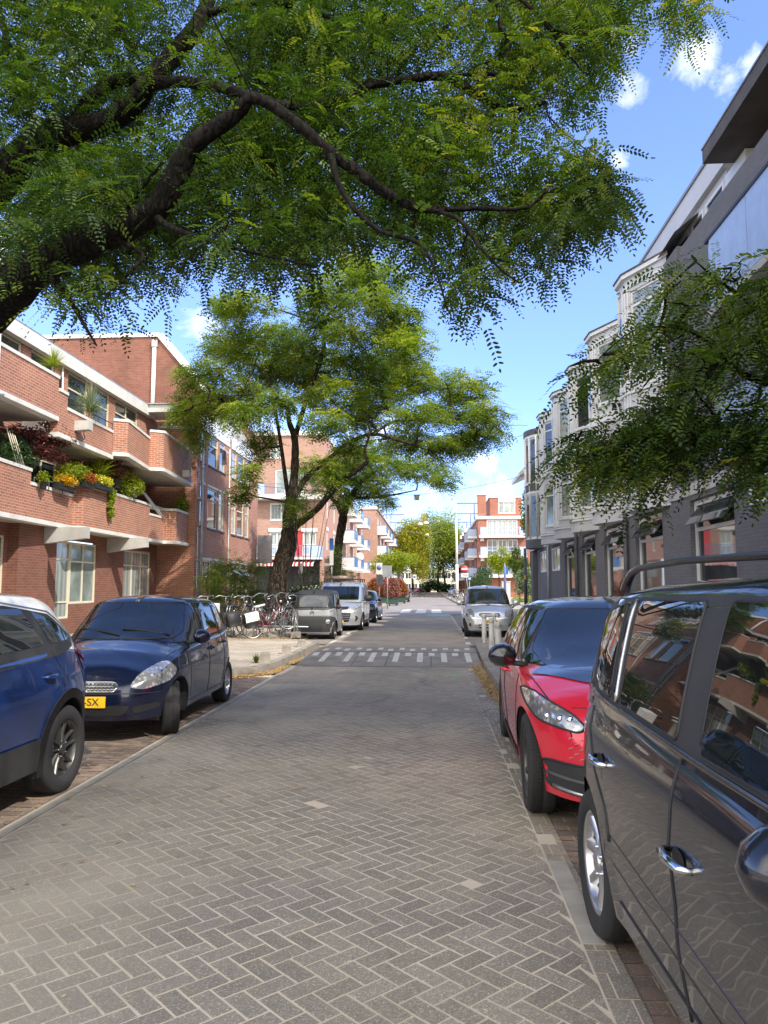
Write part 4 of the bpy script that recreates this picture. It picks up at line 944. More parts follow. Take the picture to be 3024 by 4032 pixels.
# ---------------------------------------------------------------- hanging lamps, posts, signs
def wire(pts, r=.012): g = MB(); g.tube(pts, r, 5); return g
t = thing('hanging_lamp', 'nearest small boxy street lamp hanging from a wire across the street', 'street lamp')
g = MB(); lx, ly, lz = -.75, 40, 6.25; g.box(lx-.13, lx+.13, ly-.13, ly+.13, lz-.12, lz+.07); g.box(lx-.16, lx+.16, ly-.16, ly+.16, lz+.07, lz+.13); g.build('housing', M['conc'], t)
g = MB(); g.box(lx-.1, lx+.1, ly-.1, ly+.1, lz-.15, lz-.121); g.build('diffuser', M['white'], t)
pts = [(-9.9+.9*0+ (9.15*s), 40, 7.0-.62*math.sin(s*pi/2)) for s in np.linspace(0, 1, 10)]+[(-.75+5.75*s, 40, 6.38+1.0*s-.12*math.sin(pi*s)) for s in np.linspace(.05, 1, 10)]
wire(pts).build('wire', M['dgrey'], t)
for k, (u, v, Y, lab) in enumerate(((1677, 2062, 90, 'white dome lamp hanging highest in front of the far plane trees'), (1682, 2108, 125, 'lower white dome lamp hanging in front of the plane trees'), (1655, 2066, 100, 'white dome lamp hanging left of the highest dome lamp'))):
    t = thing('hanging_lamp', lab, 'street lamp'); p = PY(u, v, Y)
    g = MB(); g.lathe([(.03, .3), (.1, .28), (.3, .12), (.33, 0), (.3, -.02), (0, -.05)], tuple(p), n=18); g.build('housing', M['white'], t)
    wire([(-8.5, Y, p.z+1.3), (p.x-3, Y, p.z+.6), (p.x, Y, p.z+.3), (p.x+3, Y, p.z+.6), (6.5, Y, p.z+1.2)], .02).build('wire', M['zinc'], t)
tag(wire([tuple(PY(2075, 1708, 39.5)), tuple(PY(2030, 1722, 36)), tuple(PY(1960, 1700, 30))]).build('wire', M['dgrey']), 'thin sagging wire from the round grey corner to the tree', 'wire')
tag(wire([tuple(PY(2078, 1676, 39.5)), tuple(PY(2040, 1674, 36)), tuple(PY(1960, 1680, 30))]).build('wire', M['dgrey']), 'upper straighter wire running from the round grey corner into the tree crown', 'wire')
t = thing('lamp_post', 'tall white tapered steel lamp post by the parked bicycles', 'lamp post')
p = PZ(1801, 2362, .13); p = Vector((3.0, 92, .13)); g = MB(); g.tube([p, p+Vector((0, 0, 4.1))], [.2, .17], 14); g.tube([p+Vector((0, 0, 4.1)), p+Vector((-.03, 0, 9.6))], [.15, .11], 12); g.tube([p+Vector((-.03, 0, 9.6)), p+Vector((-.03, 0, 11.8))], .06, 8); g.build('pole', M['white'], t)
g = MB(); g.box(p.x-.45, p.x, p.y-.05, p.y+.05, 9.75, 9.82); g.build('bracket', M['zinc'], t)
t = thing('no_entry_sign', 'round red no entry sign with white bar on a leaning grey pole', 'road sign')
c = PY(1829, 2241, 63); g = MB(); g.tube([(c.x+.45, 63.06, .1), (c.x, 63.05, c.z+.3)], .03, 8); g.build('pole', M['zinc'], t)
g = MB(); g.lathe([(0, 0), (.30, 0), (.30, .02), (0, .02)], (c.x, 62.98, c.z), axis='Y', n=32); g.build('disc', M['red'], t)
g = MB(); g.box(c.x-.24, c.x+.24, 62.965, 62.975, c.z-.05, c.z+.05); g.build('bar', M['white'], t)
g = MB(); g.box(c.x-.27, c.x+.31, 62.98, 63.0, c.z-.66, c.z-.34); pl = g.build('under_plate', M['white'], t)
g = MB()
for dx in (-.08, .16):
    g.lathe([(.035, 0), (.05, 0), (.05, .004), (.035, .004)], (c.x+dx-.06, 62.97, c.z-.55), axis='Y', n=12); g.lathe([(.035, 0), (.05, 0), (.05, .004), (.035, .004)], (c.x+dx+.08, 62.97, c.z-.55), axis='Y', n=12)
    g.box(c.x+dx-.06, c.x+dx+.06, 62.97, 62.975, c.z-.5, c.z-.48)
g.box(c.x-.2, c.x+.24, 62.97, 62.975, c.z-.42, c.z-.39); g.build('bicycle_symbol', M['black'], pl)
t = thing('blue_direction_sign', 'small rectangular blue sign on a thin post right of the no entry sign', 'road sign')
c = PY(1848, 2278, 68); g = MB(); g.tube([(c.x, 68.05, .1), (c.x, 68.05, c.z)], .025, 8); g.build('pole', M['zinc'], t); g = MB(); g.box(c.x-.17, c.x+.17, 67.98, 68.0, c.z-.14, c.z+.14); b_ = g.build('plate', M['blue'], t)
g = MB(); g.box(c.x-.1, c.x+.08, 67.97, 67.975, c.z-.03, c.z+.03); g.box(c.x+.02, c.x+.1, 67.97, 67.975, c.z-.09, c.z+.08); g.build('symbol', M['white'], b_)
t = thing('dark_post', 'dark pointed post with a small blue plate beside the young green tree', 'post')
c = PY(1987, 2217, 60); g = MB(); g.tube([(c.x, 60, 0), (c.x, 60, c.z-.3), (c.x, 60, c.z)], [.1, .1, .03], 10); g.build('pole', M['bluesteel'], t); g = MB(); g.box(c.x+.06, c.x+.26, 59.95, 60.0, 2.55, 3.1); g.build('plate', M['blue'], t)
t = thing('utility_cabinet', 'narrow grey utility cabinet standing behind the dark pointed post', 'cabinet')
g = MB(); g.box(5.5, 6.15, 61, 61.4, 0, 1.95); g.box(5.47, 6.18, 60.97, 61.43, 1.95, 2.02); g.build('body', M['greyw'], t)
t = thing('dark_lamp_post', 'tall black and blue post with a yellow tag beside the round grey corner', 'post')
c = PY(2067, 2159, 44); g = MB(); g.tube([(c.x, 44, 0), (c.x, 44, c.z)], [.1, .085], 10); g.build('pole', M['dgrey'], t); g = MB(); g.box(c.x-.09, c.x+.02, 43.86, 43.9, 2.0, 2.25); g.build('tag', M['litter'] if False else plain('yellow_tag', (.6, .4, .04)), t)
def sign(name, lab, cat, u0, v0, u1, v1, Y, mat, base_z=.1, pole=True, thick=.03):
    a = PY(u0, v0, Y); b = PY(u1, v1, Y); t = thing(name, lab, cat); x = (a.x+b.x)/2
    g = MB(); g.box(min(a.x, b.x), max(a.x, b.x), Y-thick, Y, b.z, a.z); o = g.build('plate', M[mat], t)
    if pole: g = MB(); g.tube([(x, Y+.04, base_z), (x, Y+.04, b.z+(a.z-b.z)*.95)], .03, 8); g.build('pole', M['zinc'], t)
    return t, o, a, b
t, o, a, b = sign('banner_sign', 'tall narrow blue and white vertical sign on a pole before the second tree trunk', 'sign', 1299, 2121, 1313, 2226, 32, 'white')
g = MB(); g.box(a.x-.01, b.x+.01, 31.94, 31.965, (a.z+b.z)/2+.1, a.z+.01); g.build('blue_panel', M['blue'], o)
t, o, a, b = sign('street_sign', 'small upright white sign on a post right of the leaning trunk', 'sign', 1176, 2217, 1192, 2257, 35, 'white')
t, o, a, b = sign('parking_zone_sign', 'square zone sign with a blue round symbol, grey boxes under it', 'road sign', 1481, 2216, 1506, 2260, 48, 'conc')
g = MB(); cx_, cz_ = (a.x+b.x)/2, (a.z+b.z)/2; g.lathe([(0, 0), (.15, 0), (.15, .01), (0, .01)], (cx_, 47.95, cz_+.05), axis='Y', n=24); g.build('symbol', M['bluesteel'], o)
g = MB(); c0, c1 = PY(1482, 2262, 48), PY(1506, 2303, 48); g.box(c0.x, c0.x+.17, 47.9, 48.1, c1.z, c0.z); g.box(c0.x+.19, c1.x, 47.9, 48.1, c1.z, c0.z); g.build('box', M['dgrey'], t)
t, o, a, b = sign('sign_back', 'grey back of a square road sign right of the zone sign', 'road sign', 1508, 2227, 1543, 2271, 52, 'zinc')
t, o, a, b = sign('road_sign', 'white square zone sign far off in front of the red car', 'road sign', 1625, 2263, 1640, 2279, 120, 'white')
g = MB(); g.lathe([(0, 0), (.2, 0), (.2, .01), (0, .01)], ((a.x+b.x)/2, 119.95, (a.z+b.z)/2), axis='Y', n=20); g.build('symbol', M['bluesteel'], o)
t = thing('bollard', 'red and white striped post left of the flower towers', 'bollard')
g = MB(); c = PZ(1519, 2378)
for k in range(5): g.lathe([(.09, k*.2), (.09, k*.2+.2)], (c.x, c.y, 0), n=12, mi=k % 2)
g.lathe([(.09, 1), (0, 1.03)], (c.x, c.y, 0), n=12); g.build('post', [M['white'], M['red']], t)
# white steel bollards on the right kerb build-out
def bmat():
    t = NT('chipped_white_paint'); o = t.obj(); n = t.noise(o, 9, 6, .7); z = t.node('ShaderNodeSeparateXYZ', i={0: o}).outputs[2]
    low = t.node('ShaderNodeMapRange', i={0: z, 1: 0.0, 2: .35, 3: .16, 4: 0.0}).outputs[0]
    f = t.node('ShaderNodeMath', operation='ADD', i={0: n, 1: low}).outputs[0]
    t.set(Base_Color=t.ramp(f, [(.62, (.56, .55, .52)), (.65, (.20, .09, .045))]), Roughness=.55); return t.m
M['bollard'] = bmat()
b0 = None
for (u, v, Y, lab) in ((1908, 2536, 20.4, 'farthest left of the four white bollards on the right kerb'), (1930, 2568, 17.9, 'second white bollard from the camera, thick and clean'), (1937, 2530, 21.2, 'white bollard with a blue sticker behind the others'), (1957, 2603, 15.7, 'nearest white bollard with chipped rusty paint')):
    X = {20.4: 1.36, 17.9: 1.36, 21.2: 1.68, 15.7: 1.34}[Y]
    t = thing('white_bollard', lab, 'bollard', (X, Y, .13), rnd.uniform(0, 6), 'white bollards on the right kerb')
    if b0 is None:
        g = MB(); g.lathe([(.062, 0), (.062, .62), (.055, .63), (.055, .65), (.064, .66), (.064, .74), (.055, .76), (0, .765)], n=18); b0 = g.build('post', M['bollard'], t)
    else: c_ = b0.copy(); COL.objects.link(c_); c_.parent = t
t.rotation_euler = (0, math.radians(-4), 1)
# concrete kerb blocks
for (x, y, lab, s) in ((-3.25, 15.0, 'nearest squat concrete kerb block with weeds', 1.05), (-3.2, 17.0, 'middle squat concrete kerb block', 1.0), (-3.18, 18.9, 'farthest squat concrete kerb block near the hump', 1.0)):
    g = MB(); w, h = .11*s, .19*s; v = [(-w, -w, 0), (w, -w, 0), (w, w, 0), (-w, w, 0), (-w*.85, -w*.85, h*.85), (w*.85, -w*.85, h*.85), (w*.85, w*.85, h*.85), (-w*.85, w*.85, h*.85), (-w*.6, -w*.6, h), (w*.6, -w*.6, h), (w*.6, w*.6, h), (-w*.6, w*.6, h)]
    g.add(v, [(0, 1, 5, 4), (1, 2, 6, 5), (2, 3, 7, 6), (3, 0, 4, 7), (4, 5, 9, 8), (5, 6, 10, 9), (6, 7, 11, 10), (7, 4, 8, 11), (8, 9, 10, 11)], smooth=False)
    o = tag(g.build('concrete_block', M['kerb'], loc=(x, y, .13)), lab, 'kerb block', 'concrete blocks on the left kerb'); o.rotation_euler = (0, 0, .2)
blades('weeds', (-3.4, 14.9, .13), 50, .22, 'leaf', 61, up=.9); bpy.data.objects['weeds']['label'] = 'thin weeds sprouting beside the nearest kerb block'; bpy.data.objects['weeds']['category'] = 'weeds'
# flower towers
def tower(lab, x, y, seed, s=1.0):
    t = thing('flower_planter', lab, 'flower planter', (x, y, 0), 0, 'flower towers on the left')
    g = MB(); g.box(-.5*s, .5*s, -.5*s, .5*s, .12, .62)
    for sx in (-.38, .38): g.box(sx*s-.09, sx*s+.09, -.45*s, .45*s, 0, .12)
    g.box(-.54*s, .54*s, -.54*s, .54*s, .58, .64); g.build('planter_box', plain('planter_green', (.02, .05, .04), .5), t)
    cs = [(0, 0, .95), (0, 0, 1.35), (0, 0, 1.75), (0, 0, 2.05)]; rs = [(.8*s, .8*s, .4), (.78*s, .78*s, .4), (.62*s, .62*s, .38), (.4*s, .4*s, .3)]
    leafcloud('foliage', cs, rs, 3400, .07, 'leaf', seed, t); 
    leafcloud('flowers', [(c[0], c[1], c[2]+.03) for c in cs], [(r[0]*1.04, r[1]*1.04, r[2]*1.05) for r in rs], 2900, .055, 'flower_pk' if seed % 2 else 'flower_re', seed+3, t, up=0, asp=.8)
tower('pink and red flower tower in a dark green box nearest the camera', -3.35, 65.5, 71)
tower('bright red flower tower just behind the nearest pink one', -3.0, 74, 74)
tower('red flower tower partly behind the zone sign', -4.9, 66, 76)
tower('pink flower tower behind the grey sign backs', -4.3, 70, 73, .9)
# ---------------------------------------------------------------- cars
def paint(name, c, metal=.35, rough=.28, coat=1.0):
    t = NT(name); o = t.obj(); f = t.noise(o, 900, 1)
    t.set(Base_Color=t.mix(.35, c, t.ramp(f, [(.4, tuple(x*.7 for x in c)), (.6, tuple(min(1, x*1.5) for x in c))])), Metallic=metal, Roughness=rough, Coat_Weight=coat, Coat_Roughness=.02)
    d = t.noise(o, 1.7, 5); t.l.new(t.ramp(d, [(.35, .01), (.8, .045)]), t.b.inputs['Coat Roughness'])
    return t.m
M['p_navy'] = paint('navy_car_paint', (.004, .008, .030), .3, .25)
M['p_blue'] = paint('blue_car_paint', (.005, .034, .165), .45, .28)
M['p_black'] = paint('black_blue_car_paint', (.011, .013, .022), .3, .25)
M['p_blackroof'] = paint('black_roof_paint', (.012, .013, .015), .1, .25)
M['p_red'] = paint('red_car_paint', (.70, .018, .045), .2, .3)
M['p_white'] = paint('white_car_paint', (.72, .73, .73), .0, .3)
M['p_silver'] = paint('silver_car_paint', (.55, .57, .59), .6, .32)
M['p_grey'] = paint('matt_grey_paint', (.24, .25, .26), .2, .45, .3)
M['p_dark'] = paint('dark_car_paint', (.02, .028, .04), .4, .25)
M['railblack'] = plain('satin_black', (.008, .008, .009), .32, coat=.3)
M['clad'] = plain('black_cladding', (.028, .028, .030), .6, var=.2)
M['rim'] = plain('alloy', (.55, .55, .56), .28, .85, var=.05)
M['rimdk'] = plain('dark_alloy', (.09, .088, .085), .35, .7, var=.1)
M['cglass'] = glass('car_glass', (.008, .011, .012), .01, spec=.9, wav=.02)
M['lens'] = None
def lens():
    t = NT('headlamp_lens'); o = t.obj(); v = t.node('ShaderNodeTexVoronoi', i={'Vector': o, 'Scale': 22}).outputs['Distance']
    t.set(Base_Color=t.ramp(v, [(.1, (.75, .78, .8)), (.5, (.28, .29, .31))]), Roughness=.12, Metallic=.55, Coat_Weight=1); return t.m
M['lens'] = lens()
M['tail'] = plain('tail_lamp_red', (.35, .006, .01), .1, coat=1, var=.3, scale=12)
M['plate_y'] = plain('yellow_plate', (.80, .48, .02), .4, var=.03)
M['seat'] = plain('seat_fabric', (.05, .05, .055), .9)
def lerp(tab, x):
    if x <= tab[0][0]: return tab[0][1]
    for (a, b), (c, d) in zip(tab, tab[1:]):
        if x <= c:
            s = (x-a)/(c-a); s = s*s*(3-2*s)*.5+s*.5; return b+(d-b)*s
    return tab[-1][1]
def lin(tab, x): return float(np.interp(x, [t[0] for t in tab], [t[1] for t in tab]))
def clip_cell(poly, x0, x1, y0, y1):
    for ax, val, sgn in ((0, x0, 1), (0, x1, -1), (1, y0, 1), (1, y1, -1)):
        out = []
        for i in range(len(poly)):
            p, q = poly[i-1], poly[i]; ip = (p[ax]-val)*sgn >= -1e-9; iq = (q[ax]-val)*sgn >= -1e-9
            if ip != iq:
                t = (val-p[ax])/(q[ax]-p[ax]); r = (p[0]+(q[0]-p[0])*t, p[1]+(q[1]-p[1])*t); out.append(r)
            if iq: out.append(q)
        poly = out
        if len(poly) < 3: return None
    return poly
def rounded(poly, r=.03, n=4):
    out = []; N = len(poly)
    for i in range(N):
        p = Vector((*poly[i-1], 0)); c = Vector((*poly[i], 0)); q = Vector((*poly[(i+1) % N], 0))
        a = (p-c); b = (q-c); ra = min(r, a.length*.45); rb = min(r, b.length*.45)
        A_ = c+a.normalized()*ra; B_ = c+b.normalized()*rb
        for k in range(n+1):
            t = k/n; v = A_*(1-t)**2+c*2*t*(1-t)+B_*t*t; out.append((v.x, v.y))
    return out
class Car:
    def __init__(s, name, lab, loc, rz, sp):
        s.sp = sp; s.root = thing(name, lab, sp.get('cat', 'car'), loc, rz); s.shell()
    def shell(s):
        sp = s.sp; xf, xr, W = sp['xf'], sp['xr'], sp['W']/2; R, ax = sp['R'], sp['axles']; Ra = R+sp.get('gap', .05)
        nf, nr = sp.get('nf', 3.2), sp.get('nr', 4.0); xm = (xf+xr)/2; hl = (xf-xr)/2
        def yw(x):
            u = min(1, abs(x-xm)/hl); n = nf if x > xm else nr; return (1-u**n)**(1/n)
        xs = list(np.arange(xm-.9*hl, xm+.9*hl, .045))
        for a in ax: xs += [a+Ra*math.sin(t) for t in np.linspace(-pi/2, pi/2, 25)]+[a-Ra-.004, a+Ra+.004]
        xs = sorted(x for x in set(round(x, 4) for x in xs) if abs(x-xm) < .93*hl)
        xs = [x for i, x in enumerate(xs) if i == 0 or x-xs[i-1] > .003]
        ring = []
        ye = yw(xs[0]); 
        for y in np.linspace(0, 1, 13)[:-1]:
            y = ye*math.sin(y*pi/2)**.9; ring.append((xm-hl*(1-y**nr)**(1/nr), y))
        for x in xs: ring.append((x, yw(x)))
        ye = yw(xs[-1])
        for y in np.linspace(1, 0, 13)[1:]:
            y = ye*math.sin(y*pi/2)**.9; ring.append((xm+hl*(1-y**nf)**(1/nf), y))
        sill = sp.get('sill', .2); NS = 20
        def zbot(x):
            for a in ax:
                if abs(x-a) < Ra: return R+math.sqrt(max(0, Ra*Ra-(x-a)**2))
            return lin(sp['under'], x) if 'under' in sp else sill
        zs = lambda x: lerp(sp['shoulder'], x)
        zt = lambda x: max(lerp(sp['top'], x), zs(x)) if True else 0
        fw = lambda x: max(0, min(1, ((x-xm)/hl-.55)/.45))**1.5; rw = lambda x: max(0, min(1, (-(x-xm)/hl-.6)/.4))**1.5
        flare = sp.get('flare', .012)
        def place(x, y, z):
            w = lin(sp['side'], z)
            for a in ax:
                d = math.hypot(x-a, z-R); 
                if d < Ra+.14 and y > .5: w += flare/W*max(0, 1-(d-Ra)/.14)
            return (x+lin(sp['nose'], z)*fw(x)+lin(sp['tailp'], z)*rw(x), y*W*w, z)
        V = []; NR = 9; n = len(ring)
        for (x, y) in ring:
            zb = zbot(x); ze = zs(x)
            for k in range(NS+1):
                z = zb+(ze-zb)*k/NS; V.append(place(x, y, z))
            px, py, pz = V[-1]; sx = max(xr+.5, min(xf-.55, x))
            for k in range(1, NR+1):
                r = k/NR; r = r**1.15; xx = x*(1-r)+sx*r; yy = y*(1-r); rho = min(1, yy/max(1e-4, yw(xx)))
                z = zs(xx)+(zt(xx)-zs(xx))*(1-rho**2.6); 
                if x != sx: z = z*min(1, r*2.2)+ (pz+(z-pz)*0)*(1-min(1, r*2.2)) if False else z
                d = (1-r); q = place(xx, yy, z); ex = lin(sp['nose'], zs(x))*fw(x)*d; er = lin(sp['tailp'], zs(x))*rw(x)*d
                V.append((xx+ex+er, yy*W*lin(sp['side'], zs(xx)), z))
        H = NS+NR+1; F = []
        for i in range(n-1):
            for k in range(H-1): F.append((i*H+k, (i+1)*H+k, (i+1)*H+k+1, i*H+k+1))
        Vm = [(x, -y, z) for x, y, z in V]; off = len(V); Fm = [tuple(off+i for i in f[::-1]) for f in F]
        g = MB(); g.add(V+Vm, [f[::-1] for f in F]+[f[::-1] for f in Fm], 0, True)
        s.body = g.build('body', M[sp['paint']], s.root)
        # greenhouse
        G = sp['gh']; hs = [0, .15, .3, .45, .6, .75, .86, .92, .96, .985, 1.0]; ins = [0, 0, 0, 0, 0, 0, .004, .015, .032, .055, .085]
        NG = 44; V2 = []; m = []
        for k in range(NG+1):
            a = pi*k/NG; e = 2/G.get('n', 5.0); cx = math.copysign(abs(math.cos(a))**e, math.cos(a)); sy = abs(math.sin(a))**e; m.append((-cx, sy))
        m += [(sg*(1-y**G.get('n', 5.0))**(1/G.get('n', 5.0)), y) for y in np.linspace(0, .95, 12) for sg in (-1, 1)]
        m = sorted(set(m+[(x, 1.0*(1-abs(x)**G.get('n', 5.0))**(1/G.get('n', 5.0))) for x in np.linspace(-.85, .85, 24)]))
        for (cx, sy) in m:
            for h, i_ in zip(hs, ins):
                bow = G.get('bow', .05)*math.sin(pi*h)*.5
                f = G['f0']+(G['f1']-G['f0'])*h+bow; r_ = G['r0']+(G['r1']-G['r0'])*h-bow*.6
                f -= i_*1.6; r_ += i_*1.2; w = G['w0']+(G['w1']-G['w0'])*h**1.25-i_
                x = (f+r_)/2+cx*(f-r_)/2; y = sy*w
                z0 = G['zb'](x) if callable(G['zb']) else G['zb']; z1 = lin(G['roof'], x)-.045
                zz = z0+(z1-z0)*h+ (.03*(1-(y/w)**2) if w else 0)*h
                V2.append((x, y, zz))
            x0, y0, z0_ = V2[-1]
            for k in range(1, 7):
                r = k/6; xx = x0+(( max(G['r1']+.35, min(G['f1']-.35, x0))-x0))*r; yy = y0*(1-r); V2.append((xx, yy, z0_*(1-r)+(lin(G['roof'], xx)+.0)*r if k == 6 else z0_+(lin(G['roof'], xx)-z0_)*(1-(1-r)**2)))
        H2 = len(hs)+6; F2 = []
        for i in range(len(m)-1):
            for k in range(H2-1): F2.append((i*H2+k, (i+1)*H2+k, (i+1)*H2+k+1, i*H2+k+1))
        off = len(V2); g = MB(); g.add(V2+[(x, -y, z) for x, y, z in V2], [f[::-1] for f in F2]+[tuple(off+i for i in f) for f in F2], 0, True)
        s.cab = g.build('cabin', M[sp.get('roofpaint', sp['paint'])], s.root)
        s.bvh = BVHTree.FromPolygons([Vector(v) for v in V+Vm+V2+[(x, -y, z) for x, y, z in V2]], F+[tuple(i+len(V) for i in f) for f in F]+[tuple(i+2*len(V) for i in f) for f in F2]+[tuple(i+2*len(V)+len(V2) for i in f) for f in F2])
        g = MB(); g.box(xr+.2, xf-.2, -W*.5, W*.5, sill-.02, sill+.06); g.box(ax[1]+Ra, ax[0]-Ra, -W*.9, W*.9, sill-.015, sill+.05)
        for a in ax:
            for sg in (-1, 1):
                vs = []; 
                for t in np.linspace(-.25, pi+.25, 22):
                    xx_, zz_ = a+(Ra+.012)*math.cos(t), R+(Ra+.012)*math.sin(t)
                    for y in (place(xx_, yw(xx_), max(zz_, sill))[1]-.012, W*.5): vs.append((xx_, sg*y, zz_))
                fs = [(2*i, 2*i+1, 2*i+3, 2*i+2) for i in range(21)]; g.add(vs, fs, 0, True)
                g.add([(a+(Ra+.012)*math.cos(t), sg*W*.5, R+(Ra+.012)*math.sin(t)) for t in np.linspace(-.25, pi+.25, 22)], [tuple(range(22))])
        g.build('underbody', M['black'], s.root)
    def hit(s, axis, p, sgn=1):
        if axis == 'Y': o_, d = Vector((p[0], 3*sgn, p[1])), Vector((0, -sgn, 0))
        elif axis == 'X': o_, d = Vector((5*sgn, p[0], p[1])), Vector((-sgn, 0, 0))
        else: o_, d = Vector((p[0], p[1], 4)), Vector((0, 0, -1))
        h = s.bvh.ray_cast(o_+Vector((.0003, .0004, .0002)), d)
        if h[0] is None: h = s.bvh.ray_cast(o_+Vector((-.0007, -.0011, .0013)), d)
        if h[0] is None: return None
        n = h[1] if h[1].dot(d) < 0 else -h[1]
        return h[0], n
    def decal(s, name, axis, poly, mat, sgn=1, off=.004, res=.05, parent=None, round_=.03, both=False, skirt=True):
        if both:
            p2 = [(-y, z) for y, z in poly] if axis in ('X',) else poly
            if axis == 'X': return [s.decal(name, axis, poly, mat, sgn, off, res, parent, round_), s.decal(name, axis, p2, mat, sgn, off, res, parent, round_)]
            return [s.decal(name, axis, poly, mat, q, off, res, parent, round_) for q in (1, -1)]
        P = rounded(poly, round_) if round_ else poly
        xs = [p[0] for p in P]; ys = [p[1] for p in P]; vid = {}; V = []; F = []
        def vert(p):
            k = (round(p[0], 4), round(p[1], 4))
            if k not in vid:
                h = s.hit(axis, p, sgn); vid[k] = None if h is None else len(V)
                if h is not None: V.append(h[0]+h[1]*off)
            return vid[k]
        x = math.floor(min(xs)/res)*res
        while x < max(xs):
            y = math.floor(min(ys)/res)*res
            while y < max(ys):
                c = clip_cell(P, x, x+res, y, y+res)
                if c:
                    ids = []
                    for p in c:
                        i = vert(p)
                        if i is not None and (not ids or ids[-1] != i): ids.append(i)
                    if len(ids) > 1 and ids[0] == ids[-1]: ids.pop()
                    if len(set(ids)) >= 3 and len(set(ids)) == len(ids): F.append(ids)
                y += res
            x += res
        # keep faces pointing outwards
        out = []
        for f in F:
            a, b, c = V[f[0]], V[f[1]], V[f[2]]; n = (b-a).cross(c-a)
            d = Vector((0, sgn, 0)) if axis == 'Y' else Vector((sgn, 0, 0)) if axis == 'X' else Vector((0, 0, 1))
            out.append(f if n.dot(d) > 0 else f[::-1])
        if not out: return None
        g = MB(); g.add(V, out, 0, True); return g.build(name, M[mat], parent or s.root)
    def line(s, name, axis, pts, r, mat, sgn=1, parent=None, closed=False, step=.04, both=False, off=0.0, mb=None):
        own = mb is None
        if own and both:
            for q in (1, -1): s.line(name, axis, pts, r, mat, q, parent, closed, step, False, off)
            return
        mb = mb or MB()
        if closed: pts = list(pts)+[pts[0]]
        for q in ((1, -1) if both else (sgn,)):
            P = []
            for a, b in zip(pts, pts[1:]):
                n = max(1, int(math.dist(a, b)/step))
                for i in range(n): P.append((a[0]+(b[0]-a[0])*i/n, a[1]+(b[1]-a[1])*i/n))
            P.append(pts[-1]); W_ = []
            for p in P:
                h = s.hit(axis, p, q)
                if h: W_.append(h[0]+h[1]*off)
            if len(W_) > 1: mb.tube(W_, r, 6)
        return mb.build(name, M[mat], parent or s.root) if own else mb
    def wheels(s, spokes=5, mat='rim', style='alloy', steer=0, turn=0, width=.2):
        sp = s.sp; R = sp['R']; rr = R*sp.get('rimf', .66); W = sp['W']/2
        tg = MB(); w = width/2
        tg.lathe([(rr*.98, -w*.85), (rr*1.04, -w), (R*.93, -w), (R*.985, -w*.8), (R, -w*.6), (R, -.012), (R*.985, -.008), (R*.985, .008), (R, .012), (R, w*.6), (R*.985, w*.8), (R*.93, w), (rr*1.04, w), (rr*.98, w*.85)], axis='Y', n=56)
        for k in range(90):
            a = 2*pi*k/90; ca, sa = math.cos(a), math.sin(a)
            for y0, y1 in ((-w*.78, -w*.15), (w*.15, w*.78)):
                sh = .03*(1 if y0 > 0 else -1); p = []
                for (yy, da) in ((y0, 0), (y1, sh), (y1, sh+.028), (y0, .028)):
                    aa = a+da; p.append(((R+.004)*math.cos(aa), yy, (R+.004)*math.sin(aa)))
                tg.add(p, [(0, 1, 2, 3) if True else None], 0)
        rg = MB(); o_ = w*.82
        rg.lathe([(rr*1.02, o_), (rr*.97, o_+.006), (rr*.93, o_-.006), (rr*.9, o_-.05), (rr*.88, -w*.8)], axis='Y', n=48)
        dk = MB(); dk.lathe([(rr*.9, -.01), (0, -.01)], axis='Y', n=32); dk.lathe([(rr*.62, .004), (0, .004)], axis='Y', n=32)
        for k in range(spokes):
            a = 2*pi*(k+turn)/spokes; d = Vector((math.cos(a), 0, math.sin(a))); q = Vector((-d.z, 0, d.x))
            if style == 'twin': offs = ((-.22, .05), (.22, .05))
            elif style == 'blade': offs = ((0, .20),)
            elif style == 'cover': offs = ((0, .30),)
            else: offs = ((0, .12),)
            for of, ww in offs:
                wi, wo = rr*ww*.85, rr*ww*(1.15 if style != 'cover' else 1.0)
                p0 = d*rr*.12+q*of*rr*.35; p1 = d*rr*.94+q*of*rr
                v = []
                for p, wd, yy in ((p0, wi, o_-.014), (p0.lerp(p1, .5), (wi+wo)/2*.9, o_-.022), (p1, wo, o_-.006)):
                    for e, dy in ((-1, -.028), (-.55, 0), (.55, 0), (1, -.028)): v.append((p.x+q.x*wd*e, yy+dy, p.z+q.z*wd*e))
                f = [(i*4+j, i*4+j+1, (i+1)*4+j+1, (i+1)*4+j) for i in range(2) for j in range(3)]; rg.add(v, [x[::-1] for x in f], 0, True)
        rg.lathe([(rr*.20, o_-.02), (rr*.20, o_-.006), (rr*.16, o_), (0, o_)], axis='Y', n=20)
        for k in range(5): a = 2*pi*k/5; rg.lathe([(rr*.035, o_-.03), (rr*.035, o_-.004), (0, o_-.004)], (rr*.28*math.cos(a), 0, rr*.28*math.sin(a)), axis='Y', n=8)
        first = None
        for ai, a in enumerate(sp['axles']):
            for sg in (1, -1):
                e = bpy.data.objects.new('wheel', None); COL.objects.link(e); e.parent = s.root; e.empty_display_size = .1
                e.location = (a, sg*(W-w-sp.get('inset', .035)), R); e.rotation_euler = (0, 0, (0 if sg > 0 else pi)+(steer if a > 0 else 0))
                if first is None:
                    first = [tg.build('tyre', M['rubber'], e), rg.build('rim', M[mat], e), dk.build('brake', M['dgrey'], e)]
                else:
                    for o in first: c = o.copy(); COL.objects.link(c); c.parent = e
